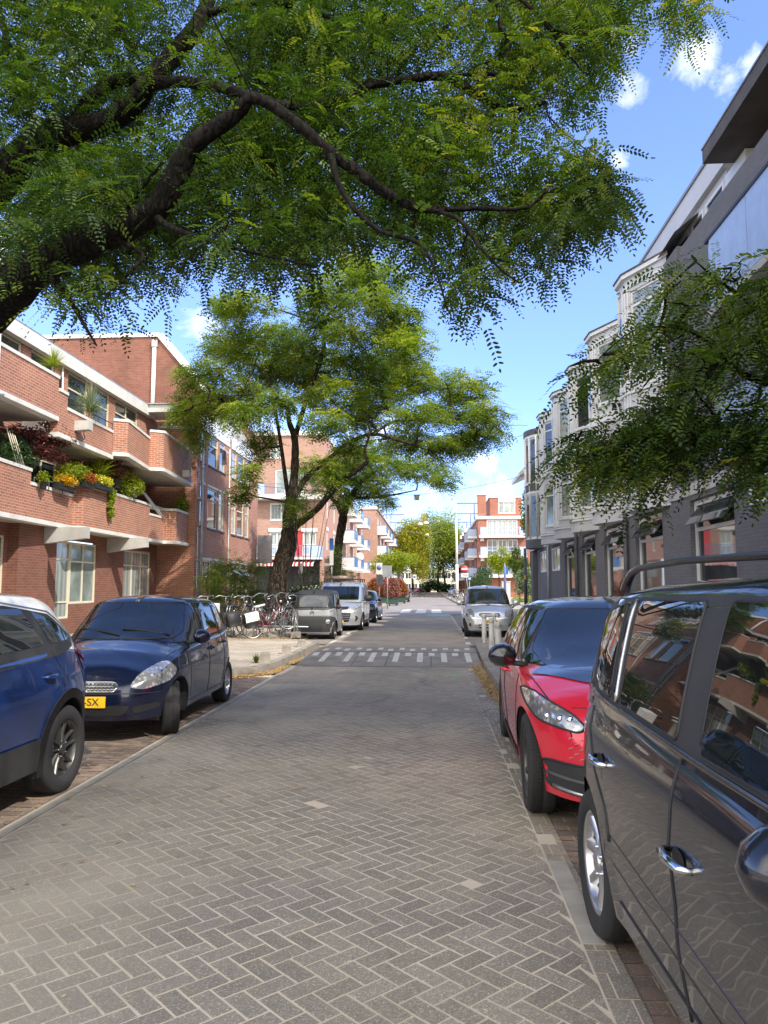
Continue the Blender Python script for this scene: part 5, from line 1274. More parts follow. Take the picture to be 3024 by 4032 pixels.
    def mirror(s, x, z, mat, y=None, size=1.0):
        W = s.sp['W']/2; y = y or W*.93
        for sg in (1, -1):
            g = MB(); n = 12; m = 8; vs = []
            for i in range(m+1):
                t = i/m; 
                for k in range(n):
                    a = 2*pi*k/n; r1 = (.11 if math.cos(a) > 0 else .10)*size*math.sin(min(pi, .35+t*(pi-.35)))**.5 if t < 1 else 0
                    sx = -.06+t*.17
                    vs.append((x+sx*size, sg*(y+.13*size+r1*math.cos(a)), z+.075*size*math.sin(a)*(math.sin(min(pi, .5+t*(pi-.5)))**.5 if t < 1 else 0)*1.15))
            fs = [(i*n+k, i*n+(k+1) % n, (i+1)*n+(k+1) % n, (i+1)*n+k) for i in range(m) for k in range(n)]
            if sg > 0: fs = [f[::-1] for f in fs]
            g.add(vs, fs, 0, True); g.add([vs[k] for k in range(n)], [tuple(range(n)) if sg > 0 else tuple(range(n))[::-1]], 1)
            g.tube([(x+.0, sg*(y-.05), z-.07*size), (x+.0, sg*(y+.09), z-.05*size)], .022, 8, 2)
            g.build('mirror', [M[mat], M['cglass'], M['clad']], s.root)
    def handle(s, x, z, mat, both=True, L=.17):
        for sg in ((1, -1) if both else (-1,)):
            h = s.hit('Y', (x, z), sg)
            if not h: continue
            p = h[0]; g = MB(); g.tube([(x-L/2, p.y-sg*.005, z), (x-L*.4, p.y+sg*.03, z+.002), (x, p.y+sg*.042, z+.004), (x+L*.4, p.y+sg*.03, z+.002), (x+L/2, p.y-sg*.005, z)], [.010, .014, .015, .014, .010], 8)
            o = g.build('door_handle', M[mat], s.root)
            g = MB(); v = []; 
            for k in range(14): a = 2*pi*k/14; v.append((x+.055*math.cos(a), p.y+sg*.004, z+.032*math.sin(a)))
            g.add(v, [tuple(range(14))[::-1] if sg > 0 else tuple(range(14))]); g.build('recess', M['black'], o)
    def plate(s, z, y=0, w=.52, h=.11, text='', mat='plate_y', sgn=1):
        p = s.hit('X', (y, z), sgn)[0]; g = MB(); x = p.x+.012*sgn; g.box(min(p.x-.01*sgn, x), max(p.x-.01*sgn, x), y-w/2, y+w/2, z-h/2, z+h/2, 0); g.box(x-.001, x+.002, y-w/2, y-w/2+.045, z-h/2, z+h/2, 1)
        o = g.build('number_plate', [M[mat], M['blue']], s.root)
        if text:
            cu = bpy.data.curves.new('lettering', 'FONT'); cu.body = text; cu.size = h*.95; cu.extrude = .001; cu.align_x = 'CENTER'; cu.align_y = 'CENTER'
            tmp = bpy.data.objects.new('tmp', cu); COL.objects.link(tmp); dg = bpy.context.evaluated_depsgraph_get(); me = bpy.data.meshes.new_from_object(tmp.evaluated_get(dg)); bpy.data.objects.remove(tmp)
            me.materials.clear(); me.materials.append(M['black']); l = bpy.data.objects.new('lettering', me); COL.objects.link(l); l.parent = o
            l.location = (x+.003*sgn, y, z); l.rotation_euler = (pi/2, 0, pi/2)
        return o
def ring_seal(c, polys, axis='Y', both=True, r=.006, mat='black', sgn=1, off=.003):
    for p in polys: c.line('window_seal', axis, rounded(p, .03), r, mat, sgn=sgn, both=both, closed=True, off=off)

# --- dark blue supermini, left
zb = lambda tab: (lambda x: lerp(tab, x)-.04)
sh = [(-1.76, .78), (-1.6, .93), (-1.2, .99), (0, .95), (.8, .90), (1.25, .83), (1.65, .70), (1.89, .56)]
Y_ = Car('parked_car', 'dark navy small hatchback facing the camera, its front wheel turned outwards', (-3.62, 9.62, 0), math.radians(-88.2), dict(
    xf=1.89, xr=-1.76, W=1.66, R=.285, axles=(1.185, -1.185), paint='p_navy', sill=.24, nf=4.2, nr=4.5,
    shoulder=sh, top=[(-1.76, .78), (-1.5, .98), (0, 1.0), (.7, 1.04), (1.0, 1.0), (1.35, .92), (1.65, .79), (1.89, .56)],
    side=[(.15, .93), (.3, .965), (.5, .995), (.7, 1.0), (.85, .975), (1.0, .94)], nose=[(.15, -.10), (.3, -.02), (.42, 0), (.5, -.005), (.6, -.03), (.75, -.10), (.9, -.2)], tailp=[(.15, .05), (.4, 0), (.6, 0), (.9, .05)],
    gh=dict(f0=1.12, f1=.22, r0=-1.70, r1=-1.42, w0=.775, w1=.60, zb=zb(sh), n=4.2, roof=[(-1.5, 1.42), (-.9, 1.48), (-.3, 1.50), (.2, 1.485), (.5, 1.40)], bow=.10)))
c = Y_
ws = [[(.80, .955), (.13, .975), (.12, 1.385), (.32, 1.385)], [(.05, .98), (-.66, 1.0), (-.66, 1.36), (-.55, 1.385), (.04, 1.39)], [(-.74, 1.0), (-1.18, 1.04), (-1.0, 1.30), (-.74, 1.35)]]
for w in ws: c.decal('side_window', 'Y', w, 'cglass', both=True)
ring_seal(c, ws)
wsh = [(-.60, 1.005), (.60, 1.005), (.645, 1.08), (.535, 1.405), (-.535, 1.405), (-.645, 1.08)]
c.decal('windscreen', 'X', wsh, 'cglass'); ring_seal(c, [wsh], 'X', False)
c.decal('headlight', 'X', [(.47, .575), (.60, .545), (.775, .60), (.80, .70), (.755, .80), (.66, .80), (.53, .70)], 'lens', both=True, off=.006, res=.025, round_=.05)
gr = c.decal('grille', 'X', [(-.36, .60), (-.34, .535), (.34, .535), (.36, .60), (.30, .625), (-.30, .625)], 'black', off=.004, res=.03)
g = MB()
for i in range(17):
    y = -.32+.04*i
    for z0 in (.548, .578, .608):
        yy = y+(.02 if z0 == .578 else 0); h = c.hit('X', (yy, z0), 1)
        if h and abs(yy) < .34: p = h[0]; g.tube([(p.x+.008, yy+.019*math.cos(a), z0+.014*math.sin(a)) for a in np.linspace(0, 2*pi, 9)], .0035, 4)
g.build('mesh', M['chrome'], gr)
c.line('grille_surround', 'X', rounded([(-.36, .60), (-.34, .535), (.34, .535), (.36, .60), (.30, .625), (-.30, .625)], .03), .007, 'chrome', closed=True)
c.decal('lower_intake', 'X', [(-.5, .40), (-.42, .30), (.42, .30), (.5, .40)], 'black', round_=.04); c.decal('fog_recess', 'X', [(.5, .38), (.52, .31), (.72, .35), (.70, .41)], 'black', both=True)
c.plate(.435, text='54-PL-XX'.replace('XX', 'SX')[:8])
c.line('bumper_seam', 'X', [(-.78, .50), (-.5, .515), (.5, .515), (.78, .50)], .005, 'black')
g = MB(); c.line('panel_gap', 'Y', [(.78, .95), (.80, .75), (.76, .34)], .005, 'black', both=True); c.line('panel_gap', 'Y', [(-.02, .97), (-.03, .30)], .005, 'black', both=True); c.line('panel_gap', 'Y', [(-.72, 1.0), (-.84, .75), (-.86, .60), (-.80, .35)], .005, 'black', both=True); c.line('panel_gap', 'Y', [(.78, .31), (-.78, .31)], .005, 'black', both=True)
c.line('panel_gap', 'Z', [(1.68, .60), (1.35, .68), (1.05, .72)], .005, 'black'); c.line('panel_gap', 'Z', [(1.68, -.60), (1.35, -.68), (1.05, -.72)], .005, 'black')
c.decal('side_repeater', 'Y', [(.93, .73), (1.0, .725), (1.0, .75), (.93, .755)], 'lens', both=True, off=.008, res=.03, round_=.01)
c.line('waist_strip', 'Y', [(.82, .945), (0, .965), (-1.2, 1.01)], .008, 'black', both=True)
c.decal('rear_light', 'Y', [(-1.62, .80), (-1.48, .82), (-1.5, 1.05), (-1.6, 1.0)], 'tail', both=True, off=.006, round_=.02)
c.handle(-.08-.06, .83, 'p_navy'); c.handle(-.80, .86, 'p_navy'); c.mirror(.66, 1.02, 'p_navy')
g = MB(); 
for y0, y1 in ((.55, .0), (0, -.5)):
    h0, h1 = c.hit('X', (y0, 1.03)), c.hit('X', (y1, 1.10)); g.tube([h0[0]+h0[1]*.02, (h0[0]+h1[0])/2+h1[1]*.03, h1[0]+h1[1]*.015], .009, 6)
g.build('wiper', M['black'], c.root)
c.wheels(6, 'rim', 'cover', steer=.36, turn=.3, width=.18)

# --- blue crossover with white roof, left edge
sh = [(-2.12, .92), (-1.95, 1.03), (-1.3, 1.11), (0, 1.06), (1.0, 1.0), (1.5, .95), (2.05, .70)]
c = C2 = Car('parked_car', 'bright blue crossover with white roof and black wheel arches cut by the left edge', (-3.75, 4.74, 0), math.radians(-90.6), dict(
    xf=2.1, xr=-2.12, W=1.80, R=.335, axles=(1.3, -1.3), paint='p_blue', roofpaint='p_white', sill=.26, nf=4.2, nr=4.4, gap=.055,
    shoulder=sh, top=[(-2.12, .92), (-1.8, 1.08), (0, 1.1), (.9, 1.12), (1.5, 1.05), (2.1, .70)],
    side=[(.15, .93), (.35, .97), (.55, .985), (.75, 1.0), (.9, .985), (1.0, .965), (1.15, .93)], nose=[(.2, -.1), (.5, 0), (.9, -.1)], tailp=[(.2, .08), (.45, 0), (.7, 0), (.9, .03), (1.1, .10)],
    gh=dict(f0=1.2, f1=.35, r0=-1.98, r1=-1.55, w0=.845, w1=.66, zb=zb(sh), n=4.5, roof=[(-1.7, 1.50), (-1.2, 1.565), (-.4, 1.60), (.3, 1.58), (.6, 1.5)], bow=.08)))
blk = [(.9, 1.0), (0, 1.03), (-1.2, 1.07), (-1.50, 1.12), (-1.56, 1.19), (-1.2, 1.385), (-.6, 1.465), (.3, 1.47)]
c.decal('window_surround', 'Y', blk, 'clad', both=True, off=.003)
ws = [[(-.02, 1.13), (-.86, 1.155), (-.98, 1.165), (-.80, 1.435), (-.02, 1.45)], [(-1.09, 1.165), (-1.43, 1.175), (-1.47, 1.20), (-1.2, 1.345), (-.93, 1.415)], [(.75, 1.12), (.05, 1.13), (.05, 1.45), (.25, 1.45)]]
for w in ws: c.decal('side_window', 'Y', w, 'cglass', both=True, off=.006)
c.line('chrome_strip', 'Y', [(.3, 1.485), (-.6, 1.485), (-1.2, 1.405), (-1.55, 1.225), (-1.66, 1.14), (-1.80, 1.15)], .009, 'chrome', both=True)
c.decal('tail_spoiler_panel', 'Y', [(-1.62, 1.36), (-1.52, 1.40), (-1.84, 1.12), (-1.90, 1.14)], 'clad', both=True, off=.006, round_=.01)
c.decal('rear_light', 'Y', [(-1.50, 1.075), (-1.62, 1.135), (-1.98, 1.05), (-2.02, .88), (-1.90, .93)], 'tail', both=True, off=.008, res=.03)
c.decal('rear_light', 'X', [(-.80, 1.08), (-.80, .90), (-.55, .95), (-.55, 1.05)], 'tail', both=True, off=.006, sgn=-1)
rw_ = [(-.62, 1.12), (.62, 1.12), (.56, 1.42), (-.56, 1.42)]; c.decal('rear_window', 'X', rw_, 'cglass', sgn=-1)
for a in (-1.3, 1.3):
    arch = [(a+.395*math.cos(t), .335+.395*math.sin(t)) for t in np.linspace(-.32, pi+.32, 26)]; outer = [(a+.47*math.cos(t), .335+.465*math.sin(t)) for t in np.linspace(pi+.27, -.27, 26)]
    for sg in (1, -1):
        V = []; n = len(arch)
        for (p, q) in zip(arch, outer[::-1]):
            for u_ in (p, q):
                h = c.hit('Y', u_, sg) or c.hit('Y', (u_[0], u_[1]+.02), sg); V.append((h[0]+Vector((0, sg*.014, 0))) if h else Vector((u_[0], sg*.87, u_[1])))
        g = MB(); fs = [(2*i, 2*i+1, 2*i+3, 2*i+2) for i in range(n-1)]; fs = fs if sg > 0 else [f[::-1] for f in fs]
        g.add(V+[v-Vector((0, sg*.03, 0)) for v in V], fs+[(2*i, 2*i+2, 2*n+2*i+2, 2*n+2*i) for i in range(n-1)]+[(2*i+1, 2*i+3, 2*n+2*i+3, 2*n+2*i+1) for i in range(n-1)], 0, True); g.build('arch_trim', M['clad'], c.root)
c.decal('sill_cladding', 'Y', [(.86, .27), (.86, .50), (-.84, .50), (-.84, .27)], 'clad', both=True, off=.014, round_=.01)
c.decal('rear_bumper_cladding', 'Y', [(-1.72, .30), (-2.05, .30), (-2.1, .52), (-1.78, .56)], 'clad', both=True, off=.01, round_=.01)
c.decal('rear_bumper_cladding', 'X', [(-.85, .28), (.85, .28), (.85, .52), (-.85, .52)], 'clad', sgn=-1, off=.01, round_=.01)
g = MB(); c.line('panel_gap', 'Y', [(.02, 1.10), (0, .50)], .005, 'black', both=True); c.line('panel_gap', 'Y', [(-1.03, 1.13), (-1.20, .95), (-1.22, .82)], .005, 'black', both=True); c.line('panel_gap', 'Y', [(-1.5, 1.08), (-1.68, .80), (-2.1, .72)], .004, 'black', both=True); c.line('panel_gap', 'Y', rounded([(-1.5, .98), (-1.68, .99), (-1.70, .84), (-1.52, .83)], .03), .004, 'black', both=True, mb=g, closed=True)
c.handle(-1.02+.06, .93, 'p_blue'); c.handle(.2, .93, 'p_blue'); c.mirror(.75, 1.15, 'p_white')
c.wheels(5, 'rimdk', 'twin', turn=.25, width=.215)

# --- red electric hatchback, right
sh = [(-2.05, .95), (-1.85, 1.06), (-1.2, 1.08), (0, 1.0), (.9, .965), (1.4, .92), (1.8, .83), (2.16, .66)]
c = C3 = Car('parked_car', 'bright red hatchback with black roof and big black windscreen parked behind the dark people carrier', (1.57, 7.13, 0), math.radians(-91.6), dict(
    xf=2.17, xr=-2.05, W=1.81, R=.345, axles=(1.385, -1.385), paint='p_red', roofpaint='p_blackroof', sill=.23, nf=4.0, nr=4.2, rimf=.74, gap=.04,
    shoulder=sh, top=[(-2.05, .95), (-1.8, 1.06), (0, 1.05), (1.0, 1.06), (1.3, 1.02), (1.7, .93), (2.0, .82), (2.17, .66)],
    side=[(.15, .94), (.3, .965), (.5, .985), (.7, 1.0), (.85, .99), (1.0, .955), (1.1, .93)], nose=[(.15, -.10), (.3, -.01), (.45, 0), (.6, -.01), (.75, -.07), (.9, -.17)], tailp=[(.2, .05), (.6, 0), (1.0, .1)],
    gh=dict(f0=1.52, f1=.22, r0=-1.95, r1=-1.6, w0=.865, w1=.63, zb=zb(sh), n=3.6, roof=[(-1.8, 1.40), (-1.2, 1.48), (-.4, 1.515), (.2, 1.50), (.7, 1.36)], bow=.10)))
ws = [[(1.12, 1.0), (.72, .99), (.30, 1.36), (.42, 1.36)], [(.62, 1.0), (-.16, 1.02), (-.16, 1.40), (.24, 1.385)], [(-.24, 1.03), (-1.0, 1.06), (-1.02, 1.35), (-.24, 1.40)], [(-1.08, 1.07), (-1.5, 1.12), (-1.4, 1.25), (-1.08, 1.34)]]
c.decal('window_surround', 'Y', [(1.22, .985), (-1.6, 1.10), (-1.5, 1.28), (-.9, 1.405), (-.2, 1.43), (.3, 1.40)], 'clad', both=True, off=.002)
for w in ws: c.decal('side_window', 'Y', w, 'cglass', both=True, off=.006)
wsh = [(-.66, .985), (.66, .985), (.73, 1.08), (.55, 1.405), (-.55, 1.405), (-.73, 1.08)]
c.decal('windscreen', 'X', wsh, 'cglass', off=.006); ring_seal(c, [wsh], 'X', False)
c.decal('scuttle_panel', 'Z', [(1.42, -.66), (1.60, -.45), (1.66, 0), (1.60, .45), (1.42, .66), (1.25, .80), (1.12, .72), (1.12, -.72), (1.25, -.80)], 'p_blackroof', off=.008)
c.decal('headlight', 'X', [(.53, .70), (.58, .665), (.80, .70), (.86, .78), (.875, .86), (.84, .885), (.74, .83), (.60, .765)], 'lens', both=True, off=.007, res=.025, round_=.03)
c.line('headlight_rim', 'X', rounded([(.53, .70), (.58, .665), (.80, .70), (.86, .78), (.875, .86), (.84, .885), (.74, .83), (.60, .765)], .03), .007, 'black', closed=True, off=.008)
c.line('headlight_rim', 'X', rounded([(-.53, .70), (-.58, .665), (-.80, .70), (-.86, .78), (-.875, .86), (-.84, .885), (-.74, .83), (-.60, .765)], .03), .007, 'black', closed=True, off=.008)
for y in (.62, .68, .75, -.62, -.68, -.75):
    h = c.hit('X', (y, .735)); g = MB(); g.lathe([(0, .018), (.018, .014), (.026, 0), (.026, -.01)], h[0], axis='X', n=14); g.build('lamp_reflector', M['chrome'], c.root)
c.line('light_bar', 'X', [(-.52, .745), (0, .755), (.52, .745)], .006, 'lens', off=.006)
it = [(.80, .44), (.80, .37), (.74, .29), (.40, .265), (0, .26), (-.40, .265), (-.74, .29), (-.80, .37), (-.80, .44), (-.74, .465), (0, .475), (.74, .465)]
c.decal('lower_intake', 'X', it, 'clad', off=.005); ring_seal(c, [it], 'X', False, r=.007, mat='black', off=.006)
c.line('intake_blade', 'X', [(-.76, .375), (-.5, .36), (.5, .36), (.76, .375)], .012, 'dgrey', off=.004); c.line('intake_blade', 'X', [(-.72, .30), (-.4, .275), (.4, .275), (.72, .30)], .012, 'rim', off=.006)
g = MB()
for i in range(-10, 11):
    for j in range(5):
        y = i*.062+(.031 if j % 2 else 0); z = .50+j*.030
        if abs(y) < .34 or abs(y) > .76-.03*j: continue
        h = c.hit('X', (y, z))
        if h: g.tube([h[0]+h[1]*.003+Vector((0, .022*math.cos(t), .011*math.sin(t))) for t in np.linspace(.2, 2.9, 6)], .0026, 4)
g.build('honeycomb_pattern', M['zinc'], c.root)
g = MB(); c.line('panel_gap', 'Y', [(1.05, .97), (1.0, .75), (.96, .30)], .005, 'black', both=True); c.line('panel_gap', 'Y', [(-.2, 1.0), (-.2, .28)], .005, 'black', both=True); c.line('panel_gap', 'Y', [(-1.04, 1.05), (-1.02, .75), (-.98, .28)], .005, 'black', both=True)
c.line('panel_gap', 'Z', [(2.02, .62), (1.8, .72), (1.45, .79), (1.2, .83)], .005, 'black'); c.line('panel_gap', 'Z', [(2.02, -.62), (1.8, -.72), (1.45, -.79), (1.2, -.83)], .005, 'black'); c.line('panel_gap', 'X', [(-.6, .80), (0, .82), (.6, .80)], .004, 'black')
c.decal('sill_cladding', 'Y', [(.98, .235), (.98, .31), (-.98, .31), (-.98, .235)], 'clad', both=True, off=.008, round_=.01)
c.handle(.0, .86, 'p_red'); c.handle(-.82, .88, 'p_red'); c.mirror(.92, 1.06, 'p_blackroof', size=1.1)
c.plate(.545, text='K-204-BD')
c.wheels(10, 'rimdk', 'alloy', turn=.2, width=.20)

# --- dark people carrier with roof rails, right foreground
sh = [(-2.06, .98), (-1.9, 1.06), (-1.2, 1.09), (0, 1.045), (1.2, 1.0), (1.7, .93), (2.2, .70)]
c = C4 = Car('parked_car', 'glossy black blue people carrier with roof rails and chrome handles cut by the right edge', (1.64, 2.45, 0), math.radians(-88.7), dict(
    xf=2.25, xr=-2.06, W=1.82, R=.325, axles=(1.35, -1.35), paint='p_black', sill=.23, nf=4, nr=5, rimf=.70, gap=.05,
    shoulder=sh, top=[(-2.06, .98), (-1.9, 1.08), (0, 1.1), (1.2, 1.12), (1.7, 1.0), (2.25, .70)],
    side=[(.15, .92), (.32, .955), (.50, .985), (.62, .985), (.8, 1.0), (.95, .985), (1.04, .955), (1.1, .93)], nose=[(.2, -.1), (.5, 0), (.9, -.1)], tailp=[(.2, .05), (.5, 0), (.9, .03), (1.1, .06)],
    gh=dict(f0=1.75, f1=.75, r0=-2.02, r1=-1.88, w0=.865, w1=.70, zb=zb(sh), n=5.5, roof=[(-1.95, 1.56), (-1.6, 1.61), (-1.0, 1.65), (0, 1.67), (.7, 1.65), (1.1, 1.55)], bow=.05)))
c.decal('window_surround', 'Y', [(1.3, 1.075), (0, 1.085), (-1.30, 1.115), (-1.42, 1.15), (-1.66, 1.45), (-1.62, 1.50), (-1.4, 1.545), (0, 1.575), (.7, 1.56)], 'clad', both=True, off=.002)
ws = [[(-1.0, 1.125), (-1.24, 1.13), (-1.33, 1.16), (-1.56, 1.44), (-1.53, 1.47), (-1.14, 1.525)], [(-.95, 1.125), (-.87, 1.122), (-.98, 1.54), (-1.08, 1.53)], [(-.84, 1.12), (-.16, 1.105), (-.20, 1.55), (-.95, 1.54)], [(.04, 1.10), (.95, 1.095), (.62, 1.50), (.5, 1.55), (.0, 1.555)]]
for w in ws: c.decal('side_window', 'Y', w, 'cglass', both=True, off=.006)
ring_seal(c, ws, r=.006)
c.line('waist_strip', 'Y', [(1.3, 1.068), (0, 1.075), (-1.30, 1.105)], .012, 'p_blackroof', both=True, off=.002)
c.line('quarter_bar', 'Y', [(-.90, 1.12), (-1.02, 1.54)], .009, 'rim', both=True, off=.005)
g = MB(); c.line('panel_gap', 'Y', [(-.10, 1.06), (-.10, .8), (-.09, .55), (-.07, .30)], .006, 'black', both=True); c.line('panel_gap', 'Y', [(-1.36, 1.08), (-1.30, .95), (-1.14, .80), (-.98, .68), (-.92, .55)], .006, 'black', both=True)
c.line('panel_gap', 'Y', rounded([(-1.48, 1.0), (-1.68, 1.0), (-1.66, .82), (-1.46, .82)], .04), .004, 'black', both=True, mb=g, closed=True); c.line('panel_gap', 'Y', [(1.0, 1.04), (1.02, .8), (.98, .3)], .006, 'black', both=True)
c.line('panel_gap', 'Y', [(.95, .34), (-.85, .34)], .006, 'black', both=True)
c.line('body_crease', 'Y', [(.98, .53), (-.90, .58)], .008, 'p_black', both=True, off=-.004); c.line('sill_strip', 'Y', [(.98, .43), (-.90, .48)], .010, 'p_black', both=True, off=-.005)
c.handle(-.0, .79, 'chrome', L=.21); c.handle(-1.0, .86, 'chrome', L=.21)
c.mirror(.93, 1.09, 'p_black', y=.88, size=.98)
for sg in (1, -1):
    g = MB(); g.tube([(-1.60, sg*.615, 1.585), (-1.50, sg*.625, 1.63), (-1.38, sg*.635, 1.668), (-1.25, sg*.64, 1.685), (-.6, sg*.65, 1.70), (.3, sg*.65, 1.69), (.7, sg*.63, 1.68), (.85, sg*.61, 1.61)], [.024, .022, .019, .016, .014, .014, .018, .024], 10); g.build('roof_rail', M['railblack'], c.root)
c.decal('rear_light', 'Y', [(-1.93, .98), (-1.8, 1.0), (-1.84, 1.34), (-1.93, 1.36)], 'tail', both=True, off=.006)
c.decal('rear_window', 'X', [(-.64, 1.12), (.64, 1.12), (.58, 1.48), (-.58, 1.48)], 'cglass', sgn=-1)
c.decal('windscreen', 'X', [(-.70, 1.10), (.70, 1.10), (.58, 1.56), (-.58, 1.56)], 'cglass')
c.wheels(8, 'rim', 'alloy', turn=.1, width=.205)
# --- small grey quadricycle
def shl(z0, z1, xr, xf): return [(xr, z1), (0, z1), (xf, z0)]
c = Car('parked_car', 'tiny boxy matt grey two seater with round headlights beside the bicycle racks', (-3.62, 24.55, 0), math.radians(-90), dict(
    xf=1.28, xr=-1.13, W=1.39, R=.27, axles=(.86, -.86), paint='p_grey', roofpaint='clad', sill=.2, nf=5.5, nr=6, rimf=.72,
    shoulder=[(-1.13, .90), (0, .93), (1.0, .93), (1.28, .88)], top=[(-1.13, .90), (0, .95), (1.1, .95), (1.28, .88)],
    side=[(.15, .96), (.4, 1.0), (.8, .99), (.95, .96)], nose=[(.15, -.04), (.35, 0), (.6, 0), (.9, -.07)], tailp=[(.2, 0), (.9, .04)],
    gh=dict(f0=1.20, f1=.86, r0=-1.08, r1=-.95, w0=.66, w1=.58, zb=.86, n=5, roof=[(-1.1, 1.46), (-.5, 1.51), (.4, 1.52), (.9, 1.45)], bow=.08)))
wsh = [(-.58, .98), (.58, .98), (.54, 1.36), (-.54, 1.36)]; c.decal('windscreen', 'X', wsh, 'glass', round_=.08); ring_seal(c, [wsh], 'X', False, r=.012)
for w in ([(.85, .98), (.1, .98), (.1, 1.36), (.72, 1.36)], [(.02, .98), (-.5, .98), (-.5, 1.36), (.02, 1.36)], [(-.58, .98), (-.98, .98), (-.9, 1.3), (-.58, 1.36)]): c.decal('side_window', 'Y', w, 'cglass', both=True)
c.decal('lower_front', 'X', [(-.69, .24), (.69, .24), (.68, .66), (.60, .70), (-.60, .70), (-.68, .66)], 'clad', off=.01, round_=.04)
c.decal('front_band', 'X', [(-.60, .72), (.60, .72), (.60, .88), (-.60, .88)], 'p_grey', off=.016, round_=.05)
for y in (-.48, .48):
    h = c.hit('X', (y, .54)); g = MB(); g.lathe([(0, .03), (.06, .028), (.075, .02), (.08, .01)], h[0], axis='X', n=20); g.build('headlight', M['lens'], c.root)
    g = MB(); g.lathe([(.08, .022), (.115, .016), (.12, 0)], h[0], axis='X', n=4); g.build('headlight_frame', M['clad'], c.root)
h = c.hit('X', (0, .80))[0]; g = MB(); g.tube([(h.x+.022, .06*math.cos(a), .80+.06*math.sin(a)) for a in np.linspace(0, 2*pi, 17)], .008, 5); g.tube([(h.x+.022, -.06, .79), (h.x+.022, -.01, .785), (h.x+.022, .01, .815), (h.x+.022, .06, .81)], .006, 5); g.build('badge', M['black'], c.root)
c.decal('lower_panel', 'X', [(-.30, .26), (.30, .26), (.32, .42), (-.32, .42)], 'black', off=.014); c.decal('side_marker', 'X', [(.50, .84), (.60, .84), (.60, .90), (.50, .90)], 'lens', both=True, off=.022)
g = MB(); c.line('panel_gap', 'Y', [(.62, .95), (.5, .6), (.5, .3)], .006, 'black', both=True); c.line('panel_gap', 'Y', [(-.5, .95), (-.5, .6), (-.5, .3)], .006, 'black', both=True)
c.handle(-.38, .85, 'clad'); c.mirror(.74, .98, 'clad', size=.8); c.wheels(4, 'rimdk', 'blade', width=.15)
# --- silver delivery van
sh = [(-1.95, 1.05), (0, 1.08), (.9, 1.08), (1.5, .98), (2.0, .88), (2.3, .72)]
c = Car('parked_van', 'silver compact delivery van with roof rack behind the tiny grey two seater', (-3.42, 29.85, 0), math.radians(-90), dict(cat='van',
    xf=2.18, xr=-2.05, W=1.83, R=.32, axles=(1.33, -1.33), paint='p_silver', sill=.22, nf=4.2, nr=8,
    shoulder=sh, top=[(-2.05, 1.05), (0, 1.1), (1.0, 1.18), (1.4, 1.08), (1.9, .94), (2.18, .72)],
    side=[(.15, .95), (.5, 1.0), (.9, .99), (1.1, .97)], nose=[(.2, -.08), (.45, 0), (.7, -.02), (.9, -.15)], tailp=[(.2, 0), (1.1, .02)],
    gh=dict(f0=1.6, f1=.62, r0=-2.03, r1=-1.98, w0=.89, w1=.78, zb=1.03, n=6, roof=[(-2, 1.76), (0, 1.79), (.5, 1.78), (1.0, 1.7)], bow=.1)))
wsh = [(-.72, 1.12), (.72, 1.12), (.68, 1.60), (-.68, 1.60)]; c.decal('windscreen', 'X', wsh, 'cglass', round_=.06); ring_seal(c, [wsh], 'X', False, r=.01)
c.decal('side_window', 'Y', [(1.15, 1.12), (.15, 1.12), (.15, 1.58), (.55, 1.58)], 'cglass', both=True)
c.decal('headlight', 'X', [(.45, .76), (.6, .73), (.82, .84), (.86, .98), (.7, .93)], 'lens', both=True, off=.006); c.decal('grille', 'X', [(-.40, .78), (.40, .78), (.44, .88), (-.44, .88)], 'black'); c.decal('lower_intake', 'X', [(-.45, .34), (.45, .34), (.52, .66), (-.52, .66)], 'black', round_=.06)
for z in (.42, .5, .58): c.line('slat', 'X', [(-.47, z), (.47, z)], .008, 'zinc')
for y in (-.68, .68): h = c.hit('X', (y, .47)); g = MB(); g.lathe([(0, .01), (.05, .012), (.07, .02), (.085, .01), (.09, -.01)], h[0], axis='X', n=18); g.build('fog_lamp', M['clad'], c.root)
c.plate(.36, text='V-318-KJ')
h = c.hit('X', (0, .83))[0]; g = MB(); g.lathe([(0, .02), (.07, .018), (.075, 0)], h, axis='X', n=18); g.build('badge', M['blue'], c.root)
g = MB()
for x in (-1.4, -.5, .3): g.box(x, x+.05, -.72, .72, 1.87, 1.90); g.box(x, x+.05, -.72, -.68, 1.76, 1.87); g.box(x, x+.05, .68, .72, 1.76, 1.87)
g.build('roof_rack', M['dgrey'], c.root)
g = MB(); g.tube([(0.2, 0, 1.80), (.1, 0, 1.98)], .008, 5); g.build('aerial', M['black'], c.root)
g = MB(); c.line('panel_gap', 'Y', [(.05, 1.7), (.03, 1.1), (.03, .3)], .006, 'black', both=True); c.line('panel_gap', 'Y', [(1.12, 1.1), (1.1, .7), (1.0, .3)], .006, 'black', both=True)
c.decal('sill_cladding', 'Y', [(.95, .22), (.95, .34), (-.95, .34), (-.95, .22)], 'clad', both=True, off=.01); c.handle(.15, 1.0, 'clad'); c.mirror(1.08, 1.18, 'clad', size=1.5); c.wheels(5, 'rim', 'cover', width=.2)
g = MB(); g.tube([(-3.9, 29.6, 1.95), (-3.6, 29.4, 1.96), (-3.2, 29.5, 1.95)], .05, 8); g.tube([(-3.9, 29.9, 1.94), (-3.5, 29.8, 1.97), (-3.1, 30.0, 1.94)], .06, 8); tag(g.build('bundle', plain('canvas_bundle', (.55, .40, .32), .9)), 'pale rolled bundle lashed on the silver van roof rack', 'bundle')
